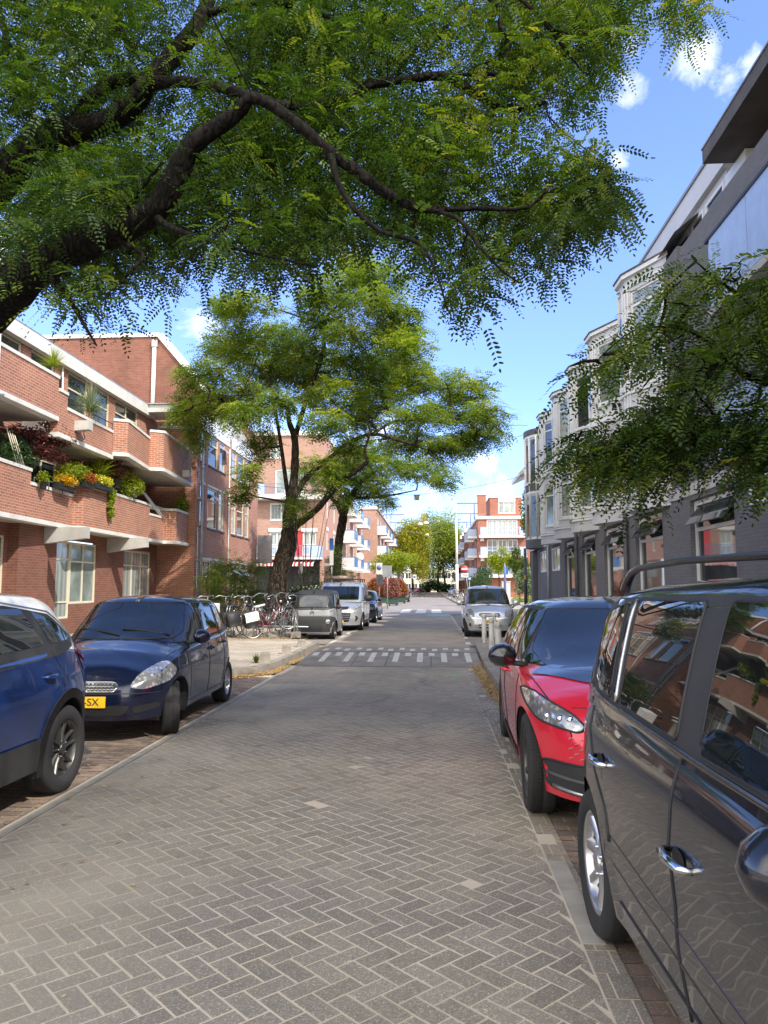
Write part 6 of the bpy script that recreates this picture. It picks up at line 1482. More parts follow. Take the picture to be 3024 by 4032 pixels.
# --- dark hatchback behind
sh = [(-2.0, .92), (-1.2, 1.0), (0, .96), (1.0, .92), (1.6, .84), (2.1, .66)]
def saloon(name, lab, loc, rz, pnt, W=1.78, face='black', R=.32):
    c = Car(name, lab, loc, rz, dict(xf=2.12, xr=-2.05, W=W, R=R, axles=(1.31, -1.31), paint=pnt, sill=.2, nf=3.8, nr=4.5, shoulder=sh, top=[(-2.05, .92), (0, 1.0), (.8, 1.04), (1.1, 1.0), (1.7, .86), (2.12, .66)],
        side=[(.15, .95), (.5, .99), (.7, 1.0), (1.0, .95)], nose=[(.2, -.06), (.4, 0), (.6, -.02), (.9, -.2)], tailp=[(.2, 0), (.9, .05)],
        gh=dict(f0=1.12, f1=.2, r0=-1.95, r1=-1.5, w0=.83, w1=.62, zb=zb(sh), n=4.5, roof=[(-1.7, 1.38), (-.6, 1.45), (.2, 1.44), (.6, 1.34)], bow=.08)))
    wsh = [(-.66, .99), (.66, .99), (.54, 1.36), (-.54, 1.36)]; c.decal('windscreen', 'X', wsh, 'cglass'); ring_seal(c, [wsh], 'X', False)
    for w in ([(.85, .98), (.1, .98), (.1, 1.36), (.35, 1.36)], [(.02, .98), (-.85, 1.0), (-.85, 1.33), (.02, 1.37)], [(-.92, 1.02), (-1.4, 1.06), (-1.2, 1.24), (-.92, 1.32)]): c.decal('side_window', 'Y', w, 'cglass', both=True)
    c.decal('headlight', 'X', [(.48, .58), (.78, .60), (.82, .72), (.52, .68)], 'lens', both=True, off=.006); c.decal('grille', 'X', [(-.46, .60), (.46, .60), (.48, .68), (-.48, .68)], 'black'); c.decal('lower_intake', 'X', [(-.70, .26), (.70, .26), (.66, .46), (-.66, .46)], face)
    c.plate(.50, text=''); g = MB(); c.line('panel_gap', 'Y', [(.85, .94), (.82, .3)], .006, 'black', both=True); c.line('panel_gap', 'Y', [(.05, .97), (.05, .3)], .006, 'black', both=True); c.line('panel_gap', 'Y', [(-.9, .99), (-.95, .4)], .006, 'black', both=True)
    c.handle(.15, .85, pnt); c.handle(-.75, .87, pnt); c.mirror(.8, 1.03, pnt); c.wheels(5, 'rim', 'blade', width=.2); return c
saloon('parked_car', 'dark blue hatchback parked behind the silver van', (-3.27, 35.7, 0), math.radians(-91.5), 'p_dark')
# --- silver small MPV on the right
sh = [(-1.75, .95), (-1.2, 1.02), (0, 1.0), (.7, .96), (1.2, .88), (1.5, .78), (1.75, .60)]
c = Car('parked_car', 'small silver hatchback with tall round nose facing the camera on the right', (1.84, 26.35, 0), math.radians(-90.5), dict(
    xf=1.77, xr=-1.75, W=1.64, R=.28, axles=(1.2, -1.16), paint='p_silver', sill=.22, nf=4.4, nr=5, shoulder=sh, top=[(-1.75, .95), (0, 1.05), (.75, 1.08), (1.1, .99), (1.5, .86), (1.77, .60)],
    side=[(.15, .95), (.5, 1.0), (.7, 1.0), (1.0, .95)], nose=[(.2, -.08), (.4, 0), (.55, -.01), (.8, -.12)], tailp=[(.2, 0), (.9, .03)],
    gh=dict(f0=1.12, f1=.42, r0=-1.7, r1=-1.6, w0=.77, w1=.62, zb=zb(sh), n=5, roof=[(-1.7, 1.56), (-.6, 1.64), (.2, 1.62), (.7, 1.5)], bow=.1)))
wsh = [(-.64, 1.04), (.64, 1.04), (.54, 1.52), (-.54, 1.52)]; c.decal('windscreen', 'X', wsh, 'glass'); ring_seal(c, [wsh], 'X', False, r=.009)
for w in ([(.85, 1.02), (.1, 1.02), (.1, 1.52), (.5, 1.52)], [(.02, 1.02), (-.75, 1.05), (-.75, 1.52), (.02, 1.53)], [(-.82, 1.07), (-1.35, 1.1), (-1.3, 1.4), (-.82, 1.5)]): c.decal('side_window', 'Y', w, 'cglass', both=True)
c.decal('headlight', 'X', [(.46, .64), (.72, .64), (.76, .72), (.70, .88), (.56, .90), (.49, .78)], 'lens', both=True, off=.006, round_=.05)
c.decal('grille', 'X', [(-.34, .70), (-.28, .64), (.28, .64), (.34, .70), (.30, .76), (-.30, .76)], 'black', off=.005)
for z in (.67, .70, .73): c.line('slat', 'X', [(-.31, z), (.31, z)], .007, 'chrome', off=.006)
c.line('grille_surround', 'X', rounded([(-.35, .70), (-.29, .63), (.29, .63), (.35, .70), (.31, .77), (-.31, .77)], .04), .01, 'chrome', closed=True)
c.decal('lower_intake', 'X', [(-.34, .30), (.34, .30), (.36, .42), (-.36, .42)], 'black'); c.line('slat', 'X', [(-.34, .36), (.34, .36)], .016, 'p_silver', off=.006)
for y in (-.60, .60): h = c.hit('X', (y, .41)); g = MB(); g.lathe([(0, .012), (.05, .012), (.055, 0)], h[0], axis='X', n=18); g.build('fog_lamp', M['black'], c.root)
c.plate(.50, text='76-NH-RT'); c.line('bumper_seam', 'X', [(-.74, .55), (-.4, .57), (.4, .57), (.74, .55)], .005, 'black'); c.handle(.1, .9, 'p_silver'); c.handle(-.75, .92, 'p_silver'); c.mirror(.78, 1.08, 'p_silver', size=1.2); c.wheels(6, 'rim', 'cover', width=.18)
g = MB()
h0, h1 = c.hit('X', (.45, 1.06)), c.hit('X', (0, 1.10)); g.tube([h0[0]+h0[1]*.02, h1[0]+h1[1]*.02], .009, 5); h0, h1 = c.hit('X', (0, 1.06)), c.hit('X', (-.5, 1.12)); g.tube([h0[0]+h0[1]*.02, h1[0]+h1[1]*.02], .009, 5); g.build('wiper', M['black'], c.root)
# --- far cars
saloon('parked_car', 'distant bright red car partly hidden behind the far white sign', (-2.2, 165, 0), math.radians(-150), 'p_red')
saloon('parked_car', 'distant white car beside the far island shrubs on the left', (-4.5, 172, 0), math.radians(-170), 'p_white')
saloon('parked_car', 'distant silver car behind the parked bicycles on the right', (3.6, 128, 0), math.radians(-92), 'p_silver')
saloon('parked_car', 'grey car parked right behind the flower towers', (-3.2, 82, 0), math.radians(-90), 'p_dark')
saloon('parked_car', 'white car far away parked left of the red car', (-6.5, 185, 0), math.radians(-90), 'p_white')

# ---------------------------------------------------------------- bicycles
def bike_parts(frame='black', step=True, tyre='rubber', fender='black', seat='black', basket=False):
    """parts as (name, MB, mat); x forward, rear hub at x=-.55, front hub at .55, R .35"""
    P = []; R = .345
    for x in (-.55, .55):
        g = MB(); g.lathe([(R-.02, -.018), (R, -.012), (R+.004, 0), (R, .012), (R-.02, .018)], (x, 0, R), axis='Y', n=36)
        r = MB(); r.lathe([(R-.02, .012), (R-.035, .008), (R-.035, -.008), (R-.02, -.012)], (x, 0, R), axis='Y', n=36)
        for k in range(14): a = 2*pi*k/14; r.tube([(x, .02*(-1)**k, R), (x+(R-.03)*math.cos(a), 0, R+(R-.03)*math.sin(a))], .0022, 3)
        r.tube([(x, -.05, R), (x, .05, R)], .022, 8)
        P.append(('wheel', g, tyre, r))
    g = MB(); bb = (-.10, 0, .29); st = (-.24, 0, .72); hd = (.33, 0, .80); hl = (.37, 0, .62)
    g.tube([bb, st], .016, 7); g.tube([hd, hl], .02, 7); g.tube([bb, (.1, 0, .36), hl], .018, 7)
    g.tube([(-.2, 0, .62), (.05, 0, .5) if step else (.1, 0, .72), (hd[0], 0, .74)], .015, 7)
    for y in (-.045, .045): g.tube([bb, (-.55, y, R)], .010, 6); g.tube([(-.22, 0, .68), (-.55, y, R)], .009, 6); g.tube([hl, (.43, y, .55), (.55, y, R)], .012, 6)
    P.append(('frame', g, frame, None))
    f = MB()
    for x, a0, a1 in ((-.55, .15*pi, .95*pi), (.55, .1*pi, .75*pi)):
        pts = [(x+(R+.03)*math.cos(a), R+(R+.03)*math.sin(a)) for a in np.linspace(a0, a1, 14)]
        f.add([(p[0], s_, p[1]) for p in pts for s_ in (-.028, .028)], [(2*i, 2*i+1, 2*i+3, 2*i+2) for i in range(13)], 0, True)
    P.append(('mudguard', f, fender, None))
    h = MB(); h.tube([hd, (.30, 0, .98), (.34, 0, 1.03)], .013, 7); h.tube([(.06, -.27, 1.02), (.14, -.27, 1.04), (.28, -.2, 1.08), (.34, -.06, 1.05), (.34, .06, 1.05), (.28, .2, 1.08), (.14, .27, 1.04), (.06, .27, 1.02)], .012, 7)
    P.append(('handlebar', h, 'steel', None))
    h = MB(); 
    for y in (-.27, .27): h.tube([(.03, y, 1.015), (.15, y, 1.04)], .018, 7)
    P.append(('grip', h, 'black', None))
    s_ = MB(); s_.tube([(-.24, 0, .72), (-.27, 0, .84)], .013, 6); pts = [(-.40, .01), (-.38, .10), (-.30, .115), (-.2, .05), (-.1, .025), (-.07, .01)]
    v = [(x, y, z) for z in (.85, .90) for x, y in pts+[(x, -y) for x, y in pts[::-1]]]; n = 12
    s_.add(v, [tuple(range(n))[::-1], tuple(range(n, 2*n))]+[(i, (i+1) % n, n+(i+1) % n, n+i) for i in range(n)], 0, True); P.append(('saddle', s_, seat, None))
    r = MB()
    for y in (-.06, 0, .06): r.tube([(-.88, y, .73), (-.30, y, .73)], .006, 5)
    for y in (-.06, .06): r.tube([(-.55, y, R), (-.72, y, .73)], .006, 5)
    r.tube([(-.88, -.06, .73), (-.88, .06, .73)], .006, 5); P.append(('rear_rack', r, 'black', None))
    l = MB(); l.lathe([(0, .045), (.035, .035), (.04, 0), (.02, -.03)], (.42, 0, .86), axis='X', n=12); P.append(('lamp', l, 'chrome', None))
    k = MB(); k.box(-.56, -.08, .045, .065, .29, .40); k.tube([(-.10, -.12, .20), (-.10, .0, .29), (-.10, .12, .38)], .010, 6); k.box(-.15, -.05, .10, .17, .37, .39); k.box(-.15, -.05, -.17, -.10, .19, .21); P.append(('chain_case', k, frame if frame != 'steel' else 'black', None))
    if basket:
        b = MB()
        for z in (.82, .9, .98, 1.05): w = .13+(z-.82)*.25; b.tube([(.42, -w, z), (.42, w, z), (.42+w*2, w, z), (.42+w*2, -w, z), (.42, -w, z)], .005, 4)
        for i in range(6): y = -.13+.052*i; b.tube([(.42, y, .82), (.42, y*1.4, 1.05)], .004, 4); b.tube([(.68, y, .82), (.78, y*1.4, 1.05)], .004, 4); b.tube([(.42, y, .82), (.68, y, .82)], .004, 4)
        P.append(('basket', b, 'black', None))
    return P
M['p_maroon'] = paint('maroon_frame', (.16, .012, .03)); M['floral'] = None
def floral():
    t = NT('floral_cloth'); o = t.obj(); v = t.node('ShaderNodeTexVoronoi', i={'Vector': o, 'Scale': 14}); d = v.outputs['Distance']
    c = t.mix(t.ramp(d, [(.25, 1.0), (.4, 0.0)]), (.72, .76, .72), t.mix(t.ramp(t.noise(o, 6), [(.48, 0.0), (.52, 1.0)]), (.75, .22, .28), (.25, .60, .52)))
    t.set(Base_Color=c, Roughness=.5); return t.m
M['floral'] = floral()
_bt = {}
def bike(kind, lab, loc, rz, tilt=0, pitch=0, group='bicycles in the left rack', s=1.0, extra=None):
    t = thing('bicycle', lab, 'bicycle', loc, rz, group); t.rotation_euler = (tilt, pitch, rz); t.scale = (s, s, s)
    if kind not in _bt:
        kw = dict(dark=dict(), maroon=dict(frame='p_maroon', fender='p_maroon', seat='floral'), silver=dict(frame='steel', fender='steel', tyre='rubber'), basket=dict(basket=True), white=dict(frame='p_white', fender='p_white'))[kind]
        obs = []
        for nm, g, m, sub in bike_parts(**kw):
            o = g.build(nm, M[m], t); obs.append((o, None))
            if sub: so_ = sub.build('rim', M['steel'], o); obs[-1] = (o, so_)
        _bt[kind] = obs
    else:
        for o, so_ in _bt[kind]:
            c_ = o.copy(); COL.objects.link(c_); c_.parent = t
            if so_: d_ = so_.copy(); COL.objects.link(d_); d_.parent = c_
    if extra: extra(t)
    return t
def panniers(mat, cover=None, sz=1.0):
    def f(t):
        for y in (-1, 1):
            g = MB(); v = []
            for z, w, d in ((.32, .15, .10), (.45, .19, .13), (.68, .20, .12), (.74, .17, .08)):
                for x, yy in ((-w, .05), (w, .05), (w*.95, .05+d), (-w*.95, .05+d)): v.append((-.58+x*sz, y*yy, z))
            g.add(v, [(0, 1, 2, 3), (12, 13, 14, 15)]+[(4*k+i, 4*k+(i+1) % 4, 4*k+4+(i+1) % 4, 4*k+4+i) for k in range(3) for i in range(4)], 0, True); o = g.build('pannier', M[mat], t)
            if cover: g = MB(); v = [(-.78, y*.13, .76), (-.38, y*.13, .76), (-.38, y*.205, .72), (-.78, y*.205, .72), (-.38, y*.195, .50), (-.78, y*.195, .50)]; g.add(v, [(0, 1, 2, 3), (3, 2, 4, 5)]); g.build('flap', M[cover], o)
    return f
def br(x, y, x2, y2): return math.atan2(y2-y, x2-x)
H = .13
def pb(kind, lab, x0, y0, x1, y1, z0=H, z1=H, tilt=0, **k):
    """rear wheel foot at (x0,y0,z0), front wheel foot towards (x1,y1,z1)"""
    rz = br(x0, y0, x1, y1); pt = -math.atan2(z1-z0, 1.1); cx, cy = x0+.55*math.cos(rz), y0+.55*math.sin(rz)
    return bike(kind, lab, (cx, cy, (z0+z1)/2), rz, tilt, pt, **k)
pb('maroon', 'maroon bicycle with floral saddle and floral bag flap, front wheel raised in the rack', -5.05, 21.9, -4.15, 22.5, H, .36, extra=panniers('black', 'floral'))
pb('dark', 'black bicycle with big dark grey panniers left of the maroon bicycle', -5.75, 22.4, -5.2, 23.3, H, .3, -.06, extra=panniers('clad', None, 1.25))
pb('basket', 'black bicycle with wire basket and tall handlebar in the middle of the rack', -5.6, 23.3, -4.9, 24.1, H, .42, .05)
def whitebox(t):
    g = MB(); g.box(-.9, -.5, -.17, .17, .74, 1.0); g.build('crate', M['white'], t)
pb('dark', 'black bicycle with a white crate on its carrier next to the dark hatchback', -6.35, 22.3, -6.2, 23.3, H, .3, .05, extra=whitebox)
pb('silver', 'grey bicycle leaning behind the panniers with curled handlebar', -6.1, 23.2, -5.7, 24.1, H, .3, -.05)
pb('silver', 'silver bicycle deepest in the rack beside the leaning trunk', -5.0, 23.6, -4.3, 24.3, H, .45, .06)
pb('dark', 'dark bicycle at the far left end of the rack', -6.9, 22.7, -6.8, 23.6, H, .3, -.05)
pb('white', 'white bicycle half hidden between rack loops', -4.75, 24.4, -4.3, 25.2, H, .3, .04)
for k in range(7):
    x, y = -5.9+.33*k, 29.2+rnd.uniform(-.4, .4); a = rnd.uniform(.8, 2.0)
    pb(rnd.choice(['silver', 'dark', 'white', 'basket']), ['grey bicycle first of the cluster behind the trunk', 'dark bicycle second in the cluster behind the trunk', 'bicycle third in the cluster behind the tiny grey car', 'bicycle fourth in the cluster behind the tiny grey car', 'bicycle fifth in the cluster beside the white flowers', 'bicycle sixth in the cluster near the silver van', 'last bicycle of the cluster beside the silver van'][k], x, y, x+math.cos(a), y+math.sin(a), H, H+.25*(k % 2), rnd.uniform(-.1, .1), group='bicycles clustered behind the trunk')
pb('dark', 'black bicycle with bulging black panniers behind the white bollards', 2.3, 16.6, 1.62, 15.6, H, H, .05, group=None, extra=panniers('black', None, 1.4)) if False else None
t = pb('dark', 'black bicycle with bulging black bags behind the white bollards', 1.75, 15.95, 2.15, 17.4, H, H, .07, group='bicycles by the white bollards', extra=panniers('black', None, 1.5))
t = pb('silver', 'grey bicycle with silver handlebar and grey cover right of the silver hatchback', 2.55, 17.2, 2.75, 18.6, H, H, -.05, group='bicycles by the white bollards', extra=panniers('clad', None, 1.6))
for k in range(9):
    x, y = 2.6+.42*(k % 5)+.2*(k > 4), 84+4.5*k*.6; pb(['silver', 'dark', 'white', 'basket'][k % 4], ['nearest bicycle of the far right row', 'second bicycle of the far right row', 'third bicycle of the far right row', 'fourth bicycle of the far right row', 'fifth bicycle of the far right row by the lamp post', 'sixth bicycle of the far right row', 'seventh bicycle of the far right row', 'eighth bicycle of the far right row', 'farthest bicycle of the far right row'][k], x, y, x+.5*rnd.choice([-1, 1]), y+.9, .13, .13, rnd.uniform(-.1, .1), group='bicycles in the far right row', s=1.05)
for k in range(3):
    pb(['white', 'dark', 'silver'][k], ['white bicycle parked left of the far zone sign', 'dark bicycle parked at the far zone sign', 'grey bicycle right of the far zone sign'][k], -3.6+.9*k, 118+k, -2.8+.9*k, 118.6+k, 0, 0, 0, group='bicycles at the far zone sign')
# rack with loops
t = thing('bicycle_rack', 'galvanised bicycle rack with curled wheel loops and a low stone base', 'bicycle rack')
for k in range(7):
    x, y = -3.95-.42*k, 22.35+.13*k; up = .25 if k % 2 else 0
    g = MB(); P = []
    for s_ in (-.04, .04):
        g.tube([(x+s_, y-.1, H), (x+s_, y+.1, H+.35+up), (x+s_, y+.05, H+.62+up), (x+s_, y-.15, H+.66+up), (x+s_, y-.28, H+.5+up), (x+s_, y-.2, H+.36+up), (x+s_, y+.25, H+.30+up), (x+s_, y+.3, H)], .014, 6)
    g.build('wheel_loop', M['steel'], t)
g = MB(); g.tube([(-3.6, 22.5, H+.3), (-6.9, 23.5, H+.3)], .02, 6); g.build('rail', M['steel'], t)
g = MB()
for k in range(5): g.box(-3.95-.7*k-.12, -3.95-.7*k+.12, 22.3+.2*k, 22.55+.2*k, H, H+.16)
g.build('stone_base', M['kerb'], t)
tag(MB().tube([(-6.3, 21.0, .13), (-6.3, 21.0, .14)], .2, 8).build('manhole_cover', M['zinc']), 'round cover set in the left pavement', 'cover') if False else None
for (x, y, lab) in ((-7.6, 23.2, 'short grey pavement post with a white cap by the brick wall'), (-8.6, 22.0, 'white capped post behind the navy hatchback')):
    g = MB(); g.lathe([(.09, 0), (.09, .95), (.16, .97), (.16, 1.03), (.06, 1.06), (.06, 1.1), (.2, 1.12), (.2, 1.16), (0, 1.19)], n=16); tag(g.build('capped_post', M['conc_grey'], loc=(x, y, .13)), lab, 'post')
# ---------------------------------------------------------------- pinnate foliage
def unit(a): return a/(np.linalg.norm(a, axis=-1, keepdims=True)+1e-9)
def fronds(name, B, D, L, mat, seed, parent, pairs=8, hexa=True, tint=None, lw=.42, ll=.17, droop=.35, nz=1.0, jit=.05, nj=.16):
    """B base points, D directions, L lengths: one mesh of pinnate leaves"""
    r = np.random.RandomState(seed); N = len(B); D = unit(D)
    Nn = unit(np.stack([r.normal(0, .45, N), r.normal(0, .45, N), np.full(N, nz)], 1)); S = unit(np.cross(Nn, D)); Nn = np.cross(D, S)
    if tint is None: tint = np.clip(r.normal(.35, .18, N), 0, 1)
    Vs = []; Ts = []
    js = [(k, s_) for k in range(pairs) for s_ in (-1, 1)]+[(pairs, 0)]
    for k, s_ in js:
        t = .16+.84*k/pairs; p = B+D*(L*t)[:, None]; p[:, 2] -= droop*L*t*t
        ang = r.uniform(.2, .5, N)[:, None]; a = (S*s_*np.cos(ang)+D*np.sin(ang)) if s_ else D.copy()
        a = a+r.normal(0, jit, (N, 3)); a[:, 2] -= .14; a = unit(a)
        nn = unit(Nn+r.normal(0, nj, (N, 3))); b = unit(np.cross(nn, a))
        l = (L*ll*(1-.25*abs(t-.5))*r.uniform(.8, 1.15, N))[:, None]; w = l*lw*.5
        q = p+a*l*.06
        if hexa: v = [q, q+a*l*.28-b*w, q+a*l*.78-b*w*.85, q+a*l, q+a*l*.78+b*w*.85, q+a*l*.28+b*w]
        else: v = [q, q+a*l*.5-b*w, q+a*l, q+a*l*.5+b*w]
        Vs.append(np.stack(v, 1)); Ts.append(np.clip(tint+r.normal(0, .06, N), 0, 1))
    k_ = 6 if hexa else 4
    V = np.stack(Vs, 1).reshape(-1, 3); T = np.repeat(np.stack(Ts, 1).ravel(), k_)
    return npmesh(name, V, np.arange(len(V)).reshape(-1, k_), M[mat], parent, col=T[:, None]*np.ones((1, 3)))
def sprays(P, C, n_f, fl, seed, spread=.55, twig=None, droopy=.3, size=.42):
    """around each point P a twig growing away from C with n_f fronds; returns frond arrays"""
    r = np.random.RandomState(seed); N = len(P)
    d = unit(P-C+r.normal(0, .5, P.shape)); d[:, 2] = d[:, 2]*.5-droopy*r.uniform(.2, 1.4, N); d = unit(d); tl = size*r.uniform(.6, 1.2, N)
    Bs, Ds, Ls, Ti = [], [], [], []; base = np.clip(r.normal(.36, .17, N), 0, 1)
    side = unit(np.cross(d, np.array([0, 0, 1.0])+r.normal(0, .3, P.shape)))
    for k in range(n_f):
        t = k/(n_f-1); s_ = 1 if k % 2 else -1
        b = P+d*(tl*(t-.5))[:, None]; b[:, 2] -= .12*tl*t*t
        dd = d*(.35+.8*(t > .95))+side*s_*(.9 if t < .95 else .1)+r.normal(0, .22, P.shape); dd[:, 2] -= .12+.25*droopy
        Bs.append(b); Ds.append(dd); Ls.append(fl*r.uniform(.75, 1.2, N)); Ti.append(base+r.normal(0, .05, N))
    if twig is not None:
        for i in range(N):
            if True: a = P[i]-d[i]*tl[i]*.75; b = P[i]+d[i]*tl[i]*.5; b[2] -= .06*tl[i]; twig.tube([tuple(a), tuple(P[i]), tuple(b)], [.006, .004, .0015], 3, cap=False)
    return np.concatenate(Bs), np.concatenate(Ds), np.concatenate(Ls), np.clip(np.concatenate(Ti), 0, 1)
def inpoly(u, v, poly):
    x = np.array([p[0] for p in poly]); y = np.array([p[1] for p in poly]); c = np.zeros(len(u), bool); j = len(poly)-1
    for i in range(len(poly)):
        cond = ((y[i] > v) != (y[j] > v)) & (u < (x[j]-x[i])*(v-y[i])/(y[j]-y[i]+1e-9)+x[i]); c ^= cond; j = i
    return c
def limb(mb, pts, rs=None, n=10, sub=4):
    """pts (u,v,Y,px radius) or (Vector, r): smooth tapered limb"""
    W_ = []; Rr = []
    for p in pts:
        if len(p) == 4: q = PY(p[0], p[1], p[2]); W_.append(q); Rr.append(p[3]/FP*p[2])
        else: W_.append(Vector(p[0])); Rr.append(p[1])
    out = []; ro = []; N = len(W_)
    for i in range(N-1):
        p0, p1, p2, p3 = W_[max(i-1, 0)], W_[i], W_[i+1], W_[min(i+2, N-1)]
        for k in range(sub):
            t = k/sub; out.append(.5*((2*p1)+(p2-p0)*t+(2*p0-5*p1+4*p2-p3)*t*t+(3*p1-p0-3*p2+p3)*t**3)); ro.append((Rr[i]*(1-t)+Rr[i+1]*t)*(1+.07*math.sin(i*3.1+k*1.7)))
    out.append(W_[-1]); ro.append(Rr[-1]); mb.tube(out, ro, n)
    return out
def grow(mb, C, P, step=1, n_max=900, r0=.012, sag=.05, rmin=.002, seed=0):
    """link points to the nearest node already grown, nearest first: branching twigs"""
    rr = np.random.RandomState(seed); Q = P[rr.permutation(len(P))[:n_max]]
    d0 = np.array([((C-p)**2).sum(1).min() for p in Q]); Q = Q[np.argsort(d0)]
    nodes = [c for c in C]; cap_ = len(C)+3*len(Q); A = np.zeros((cap_, 3)); A[:len(C)] = C; lv = np.zeros(cap_); k = len(C)
    for q in Q:
        dd = ((A[:k]-q)**2).sum(1)+lv[:k]*.02; j = int(np.argmin(dd)); a = A[j].copy(); L = np.linalg.norm(q-a)
        if L < 1e-3: continue
        m1 = a+(q-a)*.4+rr.normal(0, .07, 3)*L+np.array([0, 0, sag*L]); m2 = a+(q-a)*.75+rr.normal(0, .05, 3)*L
        ra = max(rmin, r0*.72**lv[j]); mb.tube([tuple(a), tuple(m1), tuple(m2), tuple(q)], [ra, ra*.8, ra*.65, max(rmin*.6, ra*.4)], 4, cap=False)
        for x in (m1, m2, q): A[k] = x; lv[k] = lv[j]+1; k += 1
def clump(P, seed, scale=1.3, thr=0.0):
    r = np.random.RandomState(seed); ph = r.uniform(0, 6, (6, 3)); fr = r.normal(0, scale, (6, 3)); s_ = np.zeros(len(P))
    for i in range(6): s_ += np.sin((P*fr[i]).sum(1)*2.2+ph[i, 0])
    return s_/6
# ---- foreground robinia, trunk just outside the left edge
T1 = thing('robinia_tree', 'big dark robinia overhanging the street from the upper left, thick backlit limbs', 'tree', (0, 0, 0))
g = MB(); TR = []
base = Vector((-5.75, 7.6, 0))
TR += limb(g, [((-5.75, 7.7, 0), .42), ((-5.75, 7.7, .5), .36), ((-5.8, 7.65, 2.0), .32), ((-5.75, 7.6, 3.2), .34)], n=16)
L1 = [((-5.75, 7.6, 3.1), .27), (-250, 1420, 7.3, 100), (0, 1180, 7.1, 92), (180, 1030, 6.9, 78), (430, 920, 6.7, 62), (610, 830, 6.5, 54), (700, 680, 6.4, 50), (760, 570, 6.3, 44), (930, 450, 6.2, 30), (1000, 385, 6.1, 24), (1150, 470, 6.1, 22), (1300, 600, 6.1, 24), (1400, 670, 6.1, 24), (1520, 760, 6.1, 22), (1640, 815, 6.1, 17), (1750, 825, 6.1, 12), (1880, 820, 6.2, 10), (2080, 815, 6.3, 7), (2190, 700, 6.4, 5)]
TR += limb(g, L1, n=14)
L2 = [((-5.75, 7.6, 3.2), .26), (-300, 1050, 8.0, 95), (-30, 740, 8.0, 80), (170, 550, 8.0, 62), (300, 510, 8.0, 55), (430, 480, 7.9, 50), (530, 400, 7.8, 48), (590, 320, 7.7, 42), (700, 200, 7.8, 38), (800, 60, 8.0, 34), (860, -120, 8.2, 26), (1000, -350, 8.5, 12)]
TR += limb(g, L2, n=14)
for l in ([(590, 330, 7.7, 32), (700, 322, 7.4, 24), (850, 340, 7.0, 24), (960, 370, 6.6, 22), (1010, 388, 6.2, 18)],
          [(300, 480, 8.0, 30), (360, 380, 8.1, 28), (450, 325, 8.2, 26), (560, 310, 8.0, 26)],
          [(520, 200, 8.3, 16), (470, 110, 8.4, 14), (420, 10, 8.5, 14), (380, -150, 8.6, 9)],
          [(1010, 388, 6.2, 20), (1180, 420, 6.6, 16), (1350, 390, 7.0, 24), (1450, 335, 7.2, 24), (1560, 320, 7.3, 14), (1740, 300, 7.4, 20), (1850, 355, 7.4, 18), (1960, 415, 7.4, 18), (2080, 425, 7.5, 11), (2150, 400, 7.5, 6)],
          [(1740, 300, 7.4, 9), (1900, 290, 7.3, 8), (2040, 300, 7.2, 7), (2120, 240, 7.2, 5), (2200, 160, 7.2, 4)],
          [(800, 60, 8.0, 18), (950, 20, 7.8, 14), (1100, 10, 7.6, 16), (1230, 40, 7.4, 14), (1290, 70, 7.3, 8)],
          [(1700, -120, 7.5, 14), (1950, 10, 7.3, 10), (1970, 110, 7.2, 9), (2010, 180, 7.2, 6), (1910, 250, 7.1, 4)],
          [(1950, -100, 7.5, 12), (2130, 70, 7.3, 9), (2200, 130, 7.3, 8), (2310, 130, 7.3, 5)],
          [(2130, 70, 7.3, 8), (2230, 200, 7.2, 6), (2300, 290, 7.2, 4)],
          [(1640, 815, 6.1, 12), (1800, 860, 5.9, 9), (1880, 960, 5.7, 7), (1970, 1060, 5.5, 5), (2040, 1110, 5.4, 3)],
          [(1300, 600, 6.1, 16), (1350, 760, 5.9, 12), (1480, 900, 5.8, 9), (1650, 960, 5.6, 7), (1720, 1080, 5.5, 5), (1760, 1220, 5.4, 3)],
          [(430, 920, 6.7, 20), (480, 860, 6.6, 12), (560, 740, 6.5, 8), (640, 640, 6.4, 6)],
          [(430, 930, 6.7, 14), (560, 1000, 6.5, 9), (520, 1060, 6.4, 6), (470, 1120, 6.4, 4)],
          [(610, 850, 6.5, 18), (680, 900, 6.3, 14), (860, 960, 6.1, 9), (1060, 1010, 6.0, 6), (1250, 1050, 5.9, 4)],
          [(-100, 300, 8.8, 22), (10, 220, 8.8, 18), (20, 120, 8.8, 14), (-40, -50, 8.9, 10)],
          [(180, 1060, 6.9, 20), (260, 1160, 6.8, 12), (320, 1260, 6.6, 8), (380, 1360, 6.5, 4)],
          [(860, -120, 8.2, 20), (1300, -250, 8.0, 16), (1700, -120, 7.6, 13), (2200, -150, 7.4, 9), (2600, -40, 7.2, 5)]):
    TR += limb(g, l, n=8)
C = np.array([list(p) for p in TR])
poly = [(-1500, -900), (2560, -900), (2760, -100), (2790, 60), (2690, 130), (2600, 60), (2540, 10), (2460, 90), (2440, 290), (2370, 380), (2290, 420), (2270, 470), (2330, 600), (2420, 760), (2440, 880), (2330, 950), (2150, 940), (2230, 1050), (2230, 1100), (2040, 1090), (2010, 1130), (1900, 1250), (1790, 1260), (1760, 1160), (1690, 1180), (1640, 1110), (1630, 1000), (1560, 940), (1500, 980), (1350, 990), (1250, 1060), (1060, 1130), (960, 1150), (860, 1090), (700, 1190), (690, 1280), (600, 1170), (430, 1180), (420, 1380), (330, 1350), (250, 1230), (150, 1170), (-200, 1250), (-1500, 900)]
r = np.random.RandomState(21); n = 15000; u = r.uniform(-1400, 2800, n); v = r.uniform(-800, 1400, n)
k = inpoly(u, v, poly) & (np.abs(u-1440)+np.abs(v-820) > 110)
